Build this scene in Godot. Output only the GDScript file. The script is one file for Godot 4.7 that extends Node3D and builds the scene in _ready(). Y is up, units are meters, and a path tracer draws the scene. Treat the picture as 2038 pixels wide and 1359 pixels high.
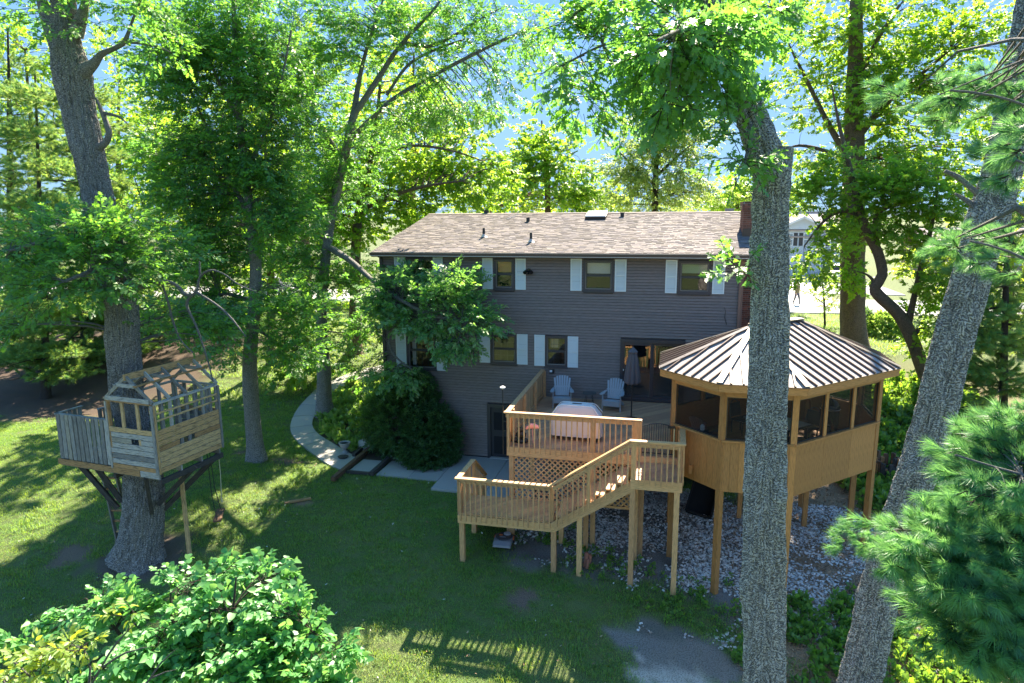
extends Node3D

# ---------------------------------------------------------------- mesh builder
class MB:
	var v := PackedVector3Array()
	var n := PackedVector3Array()
	var t := PackedVector2Array()
	var c := PackedColorArray()
	var ix := PackedInt32Array()
	var col := Color(1, 1, 1)
	func vert(p: Vector3, nn: Vector3, uv := Vector2.ZERO) -> int:
		v.push_back(p); n.push_back(nn); t.push_back(uv); c.push_back(col)
		return v.size() - 1
	func tri(a: int, b: int, d: int) -> void:   # counter-clockwise seen from outside
		ix.push_back(a); ix.push_back(d); ix.push_back(b)
	func quad(a: Vector3, b: Vector3, d: Vector3, e: Vector3, u0 := Vector2.ZERO, du := Vector2.ZERO) -> void:
		var nn := (b - a).cross(e - a).normalized()
		var w := du.x if du.x > 0 else (b - a).length()
		var h := du.y if du.y > 0 else (e - a).length()
		var i := vert(a, nn, u0)
		vert(b, nn, u0 + Vector2(w, 0)); vert(d, nn, u0 + Vector2(w, h)); vert(e, nn, u0 + Vector2(0, h))
		tri(i, i + 1, i + 2); tri(i, i + 2, i + 3)
	func box(ctr: Vector3, size: Vector3, bs := Basis()) -> void:
		var h := size * 0.5
		var off := Vector2(fmod(absf(ctr.x * 7.31 + ctr.y * 3.7 + ctr.z * 5.13), 5.0), fmod(absf(ctr.x * 2.31 + ctr.y * 9.7 + ctr.z * 1.13), 3.0))
		for ax in 3:
			for s in [-1.0, 1.0]:
				var a1 := (ax + 1) % 3
				var a2 := (ax + 2) % 3
				var e := [Vector3.ZERO, Vector3.ZERO, Vector3.ZERO]
				e[ax][ax] = h[ax] * s
				var u := Vector3.ZERO
				var w := Vector3.ZERO
				u[a1] = h[a1]; w[a2] = h[a2] * s
				var o: Vector3 = e[ax]
				var nn := Vector3.ZERO
				nn[ax] = s
				nn = bs * nn
				var swap := size[a2] > size[a1]
				var i := v.size()
				for q in [[-1, -1], [1, -1], [1, 1], [-1, 1]]:
					var p: Vector3 = o + u * q[0] + w * q[1]
					var uv := Vector2(p[a2], p[a1]) if swap else Vector2(p[a1], p[a2])
					vert(ctr + bs * p, nn, uv + off)
				tri(i, i + 1, i + 2); tri(i, i + 2, i + 3)
	func bar(a: Vector3, b: Vector3, w: float, h: float, up := Vector3.UP) -> void:   # square bar from a to b, h along up
		var d := (b - a).normalized()
		var s := d.cross(up).normalized()
		var uu := s.cross(d).normalized()
		box((a + b) * 0.5, Vector3((b - a).length(), h, w), Basis(d, uu, s))
	func tube(p: Array, r: Array, sides := 6, cap := true) -> void:
		var k := p.size()
		var ref := Vector3(0.31, 0.2, 0.93)
		var base := v.size()
		var len := 0.0
		for i in k:
			var d: Vector3 = (p[mini(i + 1, k - 1)] - p[maxi(i - 1, 0)]).normalized()
			var s := ref.cross(d).normalized()
			if s.length() < 0.1: s = Vector3.RIGHT.cross(d).normalized()
			ref = d.cross(s)
			if i > 0: len += (p[i] - p[i - 1]).length()
			for j in sides + 1:
				var a := TAU * j / sides
				var nn := s * cos(a) + ref * sin(a)
				vert(p[i] + nn * r[i], nn, Vector2(float(j) / sides, len))
		for i in k - 1:
			for j in sides:
				var a := base + i * (sides + 1) + j
				var b := a + sides + 1
				tri(a, a + 1, b + 1); tri(a, b + 1, b)
		if cap:
			for e in [0, k - 1]:
				var d: Vector3 = (p[k - 1] - p[k - 2]).normalized() if e else (p[0] - p[1]).normalized()
				var m := vert(p[e], d)
				var ring := base + int(e) * (sides + 1)
				var f := v.size()
				for j in sides + 1: vert(v[ring + j], d)
				for j in sides:
					if e: tri(m, f + j, f + j + 1)
					else: tri(m, f + j + 1, f + j)
	func lathe(prof: Array, at: Vector3, sides := 16, sq := Vector2(1, 1)) -> void:   # prof: [radius, height]
		for i in prof.size() - 1:
			var a: Array = prof[i]
			var b: Array = prof[i + 1]
			var dn := Vector2(b[1] - a[1], -(b[0] - a[0])).normalized()
			var base := v.size()
			for j in sides + 1:
				var ph := TAU * j / sides
				var cs := Vector3(cos(ph) * sq.x, 0, sin(ph) * sq.y)
				var nn := Vector3(cos(ph) * dn.x, dn.y, sin(ph) * dn.x).normalized()
				vert(at + cs * a[0] + Vector3(0, a[1], 0), nn, Vector2(float(j) / sides, a[1]))
				vert(at + cs * b[0] + Vector3(0, b[1], 0), nn, Vector2(float(j) / sides, b[1]))
			for j in sides:
				var q := base + j * 2
				tri(q, q + 1, q + 3); tri(q, q + 3, q + 2)
	func prism(poly: PackedVector2Array, y0: float, y1: float, ang := 0.0) -> void:   # poly in x,z
		var p := poly.duplicate()
		if Geometry2D.is_polygon_clockwise(p): p.reverse()
		var tr := Geometry2D.triangulate_polygon(p)
		for s in 2:
			var y := y1 if s else y0
			var nn := Vector3.UP if s else Vector3.DOWN
			var b := v.size()
			for q in p: vert(Vector3(q.x, y, q.y), nn, q.rotated(ang))
			for i in range(0, tr.size(), 3):
				var A := v[b + tr[i]]; var B := v[b + tr[i + 1]]; var D := v[b + tr[i + 2]]
				if ((B - A).cross(D - A).y > 0) == (s == 1): tri(b + tr[i], b + tr[i + 1], b + tr[i + 2])
				else: tri(b + tr[i], b + tr[i + 2], b + tr[i + 1])
		for i in p.size():
			var a := p[i]
			var e := p[(i + 1) % p.size()]
			quad(Vector3(e.x, y0, e.y), Vector3(a.x, y0, a.y), Vector3(a.x, y1, a.y), Vector3(e.x, y1, e.y))
	func leaf(p: Vector3, d: Vector3, up: Vector3, L: float, W: float, shape: Array, fold := 0.25, droop := 0.15) -> void:
		var s := d.cross(up).normalized()
		var nn := s.cross(d).normalized()
		var b := v.size()
		for q in shape:
			var tt: float = q[0]
			var w: float = q[1] * W
			var m := p + d * (tt * L) - nn * (droop * tt * tt * L)
			vert(m, nn)
			vert(m - s * w + nn * (w * fold), (nn + s * fold * 0.8).normalized())
			vert(m + s * w + nn * (w * fold), (nn - s * fold * 0.8).normalized())
		for i in shape.size() - 1:
			var a := b + i * 3
			var e := a + 3
			tri(a, e, a + 1); tri(a + 1, e, e + 1)
			tri(a, a + 2, e); tri(a + 2, e + 2, e)
	func add_to(m: ArrayMesh, mat: Material, colors := false) -> void:
		if ix.is_empty(): return
		var a := []
		a.resize(Mesh.ARRAY_MAX)
		a[Mesh.ARRAY_VERTEX] = v; a[Mesh.ARRAY_NORMAL] = n; a[Mesh.ARRAY_TEX_UV] = t; a[Mesh.ARRAY_INDEX] = ix
		if colors: a[Mesh.ARRAY_COLOR] = c
		m.add_surface_from_arrays(Mesh.PRIMITIVE_TRIANGLES, a)
		m.surface_set_material(m.get_surface_count() - 1, mat)
	func mesh(mat: Material, colors := false) -> ArrayMesh:
		var m := ArrayMesh.new()
		add_to(m, mat, colors)
		return m

var rng := RandomNumberGenerator.new()
var M := {}
var used := {}

func rnd(a: float, b: float) -> float: return rng.randf_range(a, b)
func lin(r: float, g: float, b: float) -> Color: return Color(r, g, b).linear_to_srgb()

func fresh(called: String) -> String:
	used[called] = used.get(called, -1) + 1
	return called if used[called] == 0 else "%s_%03d" % [called, used[called]]

func tag(o: Node, label: String, category: String, group := "") -> Node:
	o.set_meta("label", label); o.set_meta("category", category)
	if group: o.set_meta("group", group)
	return o

func thing(called: String, label: String, category: String, at := Vector3.ZERO, turn := 0.0, group := "") -> Node3D:
	var o := Node3D.new()
	o.name = fresh(called)
	add_child(o)
	o.position = at; o.rotation.y = turn
	tag(o, label, category, group)
	return o

func obj(called: String, mb, mat: Material, parent: Node = null, colors := false) -> MeshInstance3D:
	var o := MeshInstance3D.new()
	o.mesh = mb.mesh(mat, colors) if mb is MB else mb
	if parent == null:
		o.name = fresh(called)
		add_child(o)
	else:
		var k := 0
		var nm := called
		while parent.has_node(NodePath(nm)):
			k += 1
			nm = "%s_%03d" % [called, k]
		o.name = nm
		parent.add_child(o, true)
	return o

var counts := {}
func part(called: String, mb, mat: Material, parent: Node, colors := false) -> MeshInstance3D:   # quick numbering for many pieces
	var key := str(parent.get_instance_id()) + called
	counts[key] = counts.get(key, -1) + 1
	var o := MeshInstance3D.new()
	o.mesh = mb.mesh(mat, colors) if mb is MB else mb
	o.name = called if counts[key] == 0 else "%s_%03d" % [called, counts[key]]
	parent.add_child(o, true)
	return o

func struct(called: String, mb, mat: Material, colors := false) -> MeshInstance3D:
	var o := obj(called, mb, mat, null, colors)
	o.set_meta("kind", "structure")
	return o

func stuff(o: Node) -> Node:
	o.set_meta("kind", "stuff")
	return o

func bx(ctr: Vector3, size: Vector3, bs := Basis()) -> MB:
	var m := MB.new()
	m.box(ctr, size, bs)
	return m

# ---------------------------------------------------------------- materials
func ntex(sd: int, freq: float, oct: int, ramp: Array, ridged := false, size := 512, kind := 1) -> NoiseTexture2D:
	var fn := FastNoiseLite.new()
	fn.seed = sd; fn.frequency = freq
	fn.noise_type = FastNoiseLite.TYPE_CELLULAR if kind == 2 else FastNoiseLite.TYPE_SIMPLEX_SMOOTH
	fn.fractal_type = FastNoiseLite.FRACTAL_RIDGED if ridged else FastNoiseLite.FRACTAL_FBM
	fn.fractal_octaves = oct
	var tx := NoiseTexture2D.new()
	tx.width = size; tx.height = size; tx.seamless = true; tx.noise = fn
	if ramp.size():
		var g := Gradient.new()
		var off := PackedFloat32Array()
		var cols := PackedColorArray()
		for i in ramp.size():
			off.push_back(ramp[i][0])
			cols.push_back(lin(ramp[i][1], ramp[i][2], ramp[i][3]))
		g.offsets = off; g.colors = cols
		tx.color_ramp = g
	return tx

func mat(nm: String, r: float, g: float, b: float, rough := 0.8, metal := 0.0) -> StandardMaterial3D:
	var m := StandardMaterial3D.new()
	m.resource_name = nm
	m.albedo_color = lin(r, g, b)
	m.roughness = rough; m.metallic = metal
	M[nm] = m
	return m

func leafmat(nm: String, r: float, g: float, b: float, br: float, bg: float, bb: float, rough := 0.5) -> void:
	var m := mat(nm, r, g, b, rough)
	m.backlight_enabled = true
	m.backlight = lin(br, bg, bb)
	m.cull_mode = BaseMaterial3D.CULL_DISABLED

func bark_images() -> Array:   # wavy upright ridges, broken into plates
	var w := 384
	var h := 768
	var fn := FastNoiseLite.new()
	fn.seed = 77; fn.frequency = 1.0; fn.fractal_octaves = 3
	var col := Image.create(w, h, false, Image.FORMAT_RGB8)
	var hgt := Image.create(w, h, false, Image.FORMAT_RGB8)
	for y in h:
		var v := float(y) / h
		var cv := Vector2(cos(TAU * v), sin(TAU * v)) * 1.3
		for x in w:
			var u := float(x) / w
			var cu := Vector2(cos(TAU * u), sin(TAU * u))
			var warp := fn.get_noise_3d(cu.x * 0.55 + cv.x * 2.2, cu.y * 0.55 + cv.y * 2.2, 3.0)
			var warp2 := fn.get_noise_3d(cu.x * 1.6 + cv.x * 6.0, cu.y * 1.6 + cv.y * 6.0, 9.0)
			var f := fposmod(u * 11.0 + warp * 2.6 + warp2 * 0.9, 1.0)
			var ridge := 1.0 - absf(2.0 * f - 1.0)
			var plate := fn.get_noise_3d(cu.x * 2.6 + cv.x * 14.0, cu.y * 2.6 + cv.y * 14.0, 21.0)
			var grain := fn.get_noise_3d(cu.x * 9.0 + cv.x * 30.0, cu.y * 9.0 + cv.y * 30.0, 31.0)
			var k := smoothstep(0.12, 0.62, ridge + plate * 0.45)
			var c := clampf(lerpf(0.26, 0.95, k) * (0.9 + 0.45 * grain), 0, 1)
			col.set_pixel(x, y, Color(c, c * 0.985, c * 0.965).linear_to_srgb())
			var hh := clampf(k * 0.85 + 0.25 * grain, 0, 1)
			hgt.set_pixel(x, y, Color(hh, hh, hh))
	return [ImageTexture.create_from_image(col), ImageTexture.create_from_image(hgt)]

func materials() -> void:
	var grain := ntex(11, 0.02, 4, [[0.2, 0.62, 0.6, 0.58], [0.5, 0.92, 0.92, 0.92], [0.8, 1, 1, 1]])
	var weather := ntex(14, 0.015, 5, [[0.15, 0.35, 0.34, 0.33], [0.45, 0.8, 0.8, 0.82], [0.62, 1, 0.98, 0.94], [0.85, 0.7, 0.62, 0.5]])
	var speck := ntex(17, 0.08, 4, [[0.2, 0.7, 0.7, 0.7], [0.5, 0.95, 0.95, 0.95], [0.8, 1, 1, 1]])
	for k in 4:
		var j: float = [1.0, 0.84, 1.1, 0.94][k]
		var wood := mat("deck_wood%d" % k, 0.66 * j, 0.375 * j * [1, 0.97, 1.02, 1][k], 0.17 * j, 0.6)
		wood.albedo_texture = grain; wood.uv1_scale = Vector3(0.35, 5, 1)
		var fl := mat("deck_floor%d" % k, 0.54 * j, 0.31 * j * [1, 0.96, 1.03, 1][k], 0.175 * j, 0.42)
		fl.albedo_texture = grain; fl.uv1_scale = Vector3(0.35, 5, 1)
		var gz := mat("gazebo_wood%d" % k, 0.54 * j, 0.25 * j, 0.075 * j, 0.6)
		gz.albedo_texture = grain; gz.uv1_scale = Vector3(0.35, 5, 1)
		var gy := mat("grey_wood%d" % k, [0.34, 0.5, 0.26, 0.4][k], [0.325, 0.47, 0.245, 0.36][k], [0.3, 0.42, 0.225, 0.29][k], 0.9)
		gy.albedo_texture = weather; gy.uv1_scale = Vector3(0.4, 4, 1)
		var tn := mat("tan_wood%d" % k, [0.62, 0.46, 0.7, 0.55][k], [0.38, 0.26, 0.46, 0.31][k], [0.17, 0.11, 0.22, 0.13][k], 0.9)
		tn.albedo_texture = weather; tn.uv1_scale = Vector3(0.4, 4, 1)
		var sd := mat("siding%d" % k, [0.225, 0.21, 0.238, 0.218][k], [0.176, 0.165, 0.186, 0.17][k], [0.152, 0.142, 0.162, 0.148][k], 0.55)
		sd.albedo_texture = grain; sd.uv1_scale = Vector3(0.3, 8, 1)
		var cn := mat("concrete%d" % k, [0.4, 0.43, 0.38, 0.41][k], [0.385, 0.41, 0.365, 0.395][k], [0.36, 0.38, 0.34, 0.37][k], 0.85)
		cn.albedo_texture = speck; cn.uv1_scale = Vector3(0.9, 0.9, 1)
	var old := mat("old_timber", 0.17, 0.095, 0.05, 0.9)
	old.albedo_texture = weather; old.uv1_scale = Vector3(0.4, 3, 1)
	var dk := mat("dark_timber", 0.07, 0.062, 0.055, 0.9)
	dk.albedo_texture = weather; dk.uv1_scale = Vector3(0.4, 3, 1)
	mat("trim", 0.06, 0.05, 0.052, 0.5)
	mat("frame_dark", 0.045, 0.042, 0.046, 0.4)
	mat("frame_edge", 0.32, 0.29, 0.25, 0.5)
	mat("gutter", 0.075, 0.045, 0.035, 0.35)
	mat("gutter_lip", 0.5, 0.42, 0.36, 0.35)  # sun on the dark gutter's top lip put into a pale colour
	mat("soffit", 0.62, 0.55, 0.5, 0.6)
	mat("shutter", 0.68, 0.73, 0.72, 0.6)
	mat("brown_paint", 0.2, 0.115, 0.08, 0.6)
	mat("door_dark", 0.03, 0.03, 0.034, 0.5)
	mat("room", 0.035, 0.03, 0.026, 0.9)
	mat("reflection_warm", 0.4, 0.17, 0.06, 0.8)  # orange window reflection put into a panel colour
	mat("curtain_reflection", 0.6, 0.6, 0.58, 0.9)  # white for the left curtain and for a painted reflection panel
	mat("black_metal", 0.02, 0.02, 0.022, 0.4)
	mat("black_gloss", 0.012, 0.012, 0.014, 0.2)
	mat("steel", 0.6, 0.6, 0.6, 0.3, 0.8)
	mat("white", 0.78, 0.78, 0.76, 0.5)
	mat("flat_black", 0.015, 0.015, 0.016, 0.9)  # near black, shared by tub, urn soil and door panels
	var gl := mat("glass", 0.9, 0.95, 0.95, 0.02)
	gl.transparency = BaseMaterial3D.TRANSPARENCY_ALPHA
	gl.albedo_color = Color(0.2, 0.22, 0.24, 0.04)
	gl.metallic_specular = 0.9
	var mesh_dark := mat("screen", 0.02, 0.02, 0.02, 0.6)
	mesh_dark.transparency = BaseMaterial3D.TRANSPARENCY_ALPHA
	mesh_dark.albedo_color = Color(0.05, 0.05, 0.055, 0.3)
	# metal roof
	var rf := mat("roof_metal", 0.33, 0.295, 0.275, 0.72, 0.1)
	rf.albedo_texture = ntex(23, 0.006, 3, [[0.2, 0.85, 0.82, 0.8], [0.7, 1, 1, 1]])
	rf.uv1_scale = Vector3(0.2, 0.2, 1)
	mat("seam", 0.13, 0.09, 0.07, 0.4, 0.3)
	mat("hip_cap", 0.3, 0.26, 0.23, 0.35, 0.6)
	# shingles, brick, ground
	var sh := mat("shingle", 1, 1, 1, 0.95)
	sh.vertex_color_use_as_albedo = true
	sh.albedo_texture = ntex(29, 0.12, 3, [[0.2, 0.72, 0.7, 0.7], [0.6, 1, 1, 1]])
	sh.uv1_scale = Vector3(1.5, 1.5, 1)
	var br := mat("brick", 1, 1, 1, 0.9)
	br.vertex_color_use_as_albedo = true
	br.albedo_texture = speck
	mat("mortar", 0.3, 0.27, 0.24, 0.95)
	var gd := mat("ground", 1, 1, 1, 0.95)
	gd.vertex_color_use_as_albedo = true
	gd.albedo_texture = ntex(31, 0.05, 5, [[0.15, 0.45, 0.45, 0.45], [0.5, 0.9, 0.9, 0.9], [0.85, 1, 1, 1]])
	gd.uv1_scale = Vector3(0.8, 0.8, 1)
	gd.normal_enabled = true
	var nm := ntex(31, 0.05, 5, [])
	nm.as_normal_map = true; nm.bump_strength = 6.0
	gd.normal_texture = nm
	var asph := mat("asphalt", 0.3, 0.3, 0.31, 0.9)
	asph.albedo_texture = speck
	var croad := mat("concrete_road", 0.6, 0.58, 0.55, 0.9)
	croad.albedo_texture = speck
	# bark
	var bark := bark_images()
	var btex: Texture2D = bark[0]
	var bh: Texture2D = bark[1]
	for b in [["bark_oak", 0.47, 0.445, 0.42], ["bark_grey", 0.62, 0.595, 0.57], ["bark_brown", 0.36, 0.25, 0.17], ["bark_dark", 0.12, 0.09, 0.07], ["bark_dead", 0.42, 0.4, 0.385], ["bark_twig", 0.16, 0.13, 0.1]]:
		var m := mat(b[0], b[1], b[2], b[3], 0.95)
		m.albedo_texture = btex
		m.uv1_scale = Vector3(3, 0.36, 1)
		m.heightmap_enabled = true; m.heightmap_texture = bh; m.heightmap_scale = 3.0
	# leaves: reflecting colour, then the light they let through
	leafmat("oak_a", 0.065, 0.15, 0.045, 0.28, 0.62, 0.06)
	leafmat("oak_b", 0.085, 0.19, 0.05, 0.36, 0.74, 0.06)
	leafmat("oak_c", 0.065, 0.155, 0.075, 0.24, 0.55, 0.1)
	leafmat("oak_sunlit_a", 0.14, 0.22, 0.1, 0.3, 0.6, 0.1)  # paler oak copies, sun on the house branch put into the leaf colour
	leafmat("oak_sunlit_b", 0.22, 0.3, 0.13, 0.34, 0.62, 0.12)
	leafmat("maple_a", 0.07, 0.165, 0.03, 0.5, 0.8, 0.05)
	leafmat("maple_b", 0.1, 0.2, 0.03, 0.62, 0.85, 0.06)
	leafmat("maple_c", 0.05, 0.13, 0.03, 0.4, 0.7, 0.05)
	leafmat("bright_a", 0.14, 0.22, 0.03, 0.75, 0.85, 0.05)
	leafmat("bright_b", 0.1, 0.2, 0.03, 0.6, 0.85, 0.06)
	leafmat("willow_a", 0.09, 0.16, 0.05, 0.45, 0.62, 0.1)
	leafmat("willow_b", 0.12, 0.19, 0.06, 0.5, 0.66, 0.12)
	leafmat("pine_a", 0.085, 0.23, 0.09, 0.2, 0.42, 0.1)
	leafmat("pine_b", 0.11, 0.29, 0.1, 0.25, 0.5, 0.12)
	leafmat("pine_c", 0.065, 0.18, 0.08, 0.12, 0.3, 0.08)
	leafmat("pinef_a", 0.09, 0.17, 0.045, 0.45, 0.62, 0.1)
	leafmat("pinef_b", 0.13, 0.22, 0.055, 0.5, 0.68, 0.12)
	leafmat("bud_a", 0.07, 0.21, 0.065, 0.22, 0.54, 0.1, 0.45)
	leafmat("bud_b", 0.1, 0.27, 0.075, 0.27, 0.6, 0.11, 0.45)
	leafmat("bud_c", 0.13, 0.29, 0.08, 0.32, 0.62, 0.12, 0.45)
	leafmat("shrub_a", 0.03, 0.075, 0.03, 0.15, 0.3, 0.05, 0.4)
	leafmat("shrub_b", 0.04, 0.1, 0.035, 0.2, 0.36, 0.06, 0.4)
	leafmat("hosta_a", 0.11, 0.2, 0.05, 0.4, 0.6, 0.08, 0.45)
	leafmat("hosta_b", 0.16, 0.25, 0.07, 0.45, 0.62, 0.1, 0.45)
	leafmat("ivy_a", 0.05, 0.13, 0.03, 0.3, 0.5, 0.06, 0.45)
	leafmat("ivy_b", 0.08, 0.17, 0.04, 0.36, 0.56, 0.06, 0.45)
	leafmat("grass_a", 0.085, 0.19, 0.035, 0.32, 0.5, 0.04, 0.6)
	leafmat("grass_b", 0.12, 0.23, 0.035, 0.4, 0.56, 0.04, 0.6)
	leafmat("grass_c", 0.19, 0.25, 0.05, 0.45, 0.5, 0.06, 0.6)
	leafmat("yellow_leaf", 0.17, 0.27, 0.08, 0.4, 0.52, 0.1)

# ---------------------------------------------------------------- terrain
func sst(a: float, b: float, x: float) -> float:
	var q := clampf((x - a) / (b - a), 0, 1)
	return q * q * (3 - 2 * q)

func gy(x: float, z: float) -> float:
	var y := 0.0
	if z > 3:
		var d := minf(z - 3, 14)
		y = -0.09 * d - 0.009 * d * d
		if z > 17: y -= minf(z - 17, 14) * 0.2
	elif z < -1:
		y = 2.2 * sst(-1, -17, z)
	y -= 0.45 * sst(4, 10, x) * sst(-6, 0, z) * (1 - 0.5 * sst(10, 16, z))
	return y

# ---------------------------------------------------------------- foliage clusters
const OAK := [[0.0, 0.02], [0.08, 0.06], [0.2, 0.2], [0.26, 0.3], [0.33, 0.12], [0.45, 0.2], [0.54, 0.46], [0.6, 0.16], [0.7, 0.16], [0.8, 0.34], [0.86, 0.1], [1.0, 0.01]]
const OAK_LOW := [[0.0, 0.03], [0.26, 0.3], [0.38, 0.13], [0.55, 0.44], [0.66, 0.16], [0.8, 0.3], [1.0, 0.02]]
const MAPLE := [[0.0, 0.05], [0.12, 0.3], [0.28, 0.24], [0.42, 0.5], [0.56, 0.28], [0.7, 0.3], [1.0, 0.01]]
const OVAL := [[0.0, 0.02], [0.25, 0.24], [0.55, 0.27], [0.82, 0.14], [1.0, 0.01]]
const HEART := [[0.0, 0.05], [0.02, 0.3], [0.16, 0.46], [0.36, 0.5], [0.58, 0.42], [0.78, 0.25], [0.92, 0.1], [1.0, 0.01]]
const BLADE := [[0.0, 0.1], [0.5, 0.12], [1.0, 0.01]]
var clusters := {}

func cluster_set(kind: String, shape: Array, nl: int, L: float, W: float, twig: float, mats: Array, flat := 0.6, variants := 3, droop := 0.2) -> void:
	var out := []
	for k in variants:
		var parts := []
		for i in mats.size(): parts.push_back(MB.new())
		var bend := rnd(-0.2, 0.2)
		for i in nl:
			var f := float(i) / nl
			var tt := lerpf(0.1, 1.0, f)
			var base := Vector3(bend * tt * tt * twig, twig * tt, -0.12 * tt * tt * twig)
			var ph := i * 2.4 + rnd(-0.5, 0.5)
			var side := Vector3(cos(ph), 0, sin(ph) * (1.0 - flat))
			var d := (Vector3.UP * lerpf(0.25, 1.0, f) + side * lerpf(1.0, 0.7, f) + Vector3(rnd(-.25, .25), rnd(-.25, .25), rnd(-.3, .1))).normalized()
			var up := (Vector3(0, 0, 1) + Vector3(rnd(-.7, .7), rnd(-.5, .5), rnd(-.2, .2))).normalized()
			var s := L * rnd(0.7, 1.15)
			parts[rng.randi() % mats.size()].leaf(base + d * 0.02, d, up, s, s * W, shape, rnd(0.1, 0.4), rnd(0.0, droop * 2))
		var m := ArrayMesh.new()
		for i in mats.size(): parts[i].add_to(m, M[mats[i]])
		var tw := MB.new()
		tw.tube([Vector3(0, -twig * 0.5, 0), Vector3(bend * 0.25 * twig, twig * 0.5, -0.03 * twig), Vector3(bend * twig, twig, -0.12 * twig)], [0.006, 0.005, 0.002], 3, false)
		tw.add_to(m, M.bark_twig)
		out.push_back(m)
	clusters[kind] = out

func needle_set(kind: String, shoots: int, per: int, L: float, W: float, twig: float, mats: Array) -> void:
	var out := []
	for k in 3:
		var parts := []
		for i in mats.size(): parts.push_back(MB.new())
		var tw := MB.new()
		for s in shoots:
			var o := Vector3.ZERO
			var d := Vector3(rnd(-.75, .75), 1, rnd(0.05, .45)).normalized()
			if s == 0: d = Vector3(0, 1, 0.15).normalized()
			else: o = Vector3(0, rnd(0, 0.5) * twig, 0)
			var len := twig * rnd(0.6, 1.0)
			tw.tube([o, o + d * len], [0.006, 0.003], 3, false)
			var x := d.cross(Vector3(0.3, 0.2, 1)).normalized()
			var y := x.cross(d)
			for i in per:
				var f := sqrt(float(i) / per)
				var ph := i * 2.399
				var side := x * cos(ph) + y * sin(ph)
				var nd := (d * lerpf(0.7, 1.5, f) + side * rnd(0.7, 1.1) + Vector3(0, 0, rnd(-0.15, 0.1))).normalized()
				var up := nd.cross(side.cross(d) + Vector3(rnd(-.5, .5), rnd(-.5, .5), 0)).normalized()
				var l := L * rnd(0.75, 1.1)
				var m: MB = parts[(s + (0 if i % 5 else 1)) % mats.size()]
				var b := o + d * (len * lerpf(0.25, 1.0, f))
				var ss := nd.cross(up).normalized() * W
				var e := b + nd * l - Vector3(0, 0, 0.12 * l)
				var nn := ss.cross(nd).normalized()
				var a := m.vert(b - ss, nn); m.vert(b + ss, nn); m.vert(e, nn)
				m.tri(a, a + 1, a + 2)
		var am := ArrayMesh.new()
		for i in mats.size(): parts[i].add_to(am, M[mats[i]])
		tw.add_to(am, M.bark_twig)
		out.push_back(am)
	clusters[kind] = out

# kind: [cluster set, clusters per spray, spray radius, flatness, scale, bark]
var KIND := {
	"oak": ["oak", 15, 0.85, 0.5, 1.0, "bark_oak"], "oaknear": ["oaknear", 14, 0.55, 0.6, 1.0, "bark_grey"], "maple": ["maple", 14, 1.15, 0.55, 1.35, "bark_brown"],
	"maplenear": ["maple", 16, 1.0, 0.5, 1.1, "bark_brown"], "bright": ["bright", 12, 1.4, 0.55, 1.7, "bark_brown"], "willow": ["willow", 15, 1.3, 0.6, 1.5, "bark_dark"],
	"pinefar": ["pinefar", 15, 1.0, 0.22, 1.35, "bark_dark"], "pinenear": ["pinenear", 8, 0.36, 0.5, 1.0, "bark_grey"], "redbud": ["redbud", 9, 0.22, 0.5, 0.85, "bark_twig"],
	"sapling": ["bright", 4, 0.4, 0.4, 0.8, "bark_dark"], "sapling2": ["yellow", 5, 0.16, 0.5, 0.6, "bark_dead"], "none": ["oak", 1, 0.4, 0.5, 1.0, "bark_grey"],
}

func resample(p: Array, step: float) -> Array:   # Catmull-Rom through [x,y,z,r]
	var out := []
	for i in p.size() - 1:
		var a: Array = p[maxi(i - 1, 0)]; var b: Array = p[i]; var c: Array = p[i + 1]; var d: Array = p[mini(i + 2, p.size() - 1)]
		var k := maxi(1, int(ceil(Vector3(c[0] - b[0], c[1] - b[1], c[2] - b[2]).length() / step)))
		for j in k:
			var q := float(j) / k
			var o := []
			for e in 4: o.push_back(cubic_interpolate(b[e], c[e], a[e], d[e], q))
			out.push_back(o)
	out.push_back(p[-1].duplicate())
	return out

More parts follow.
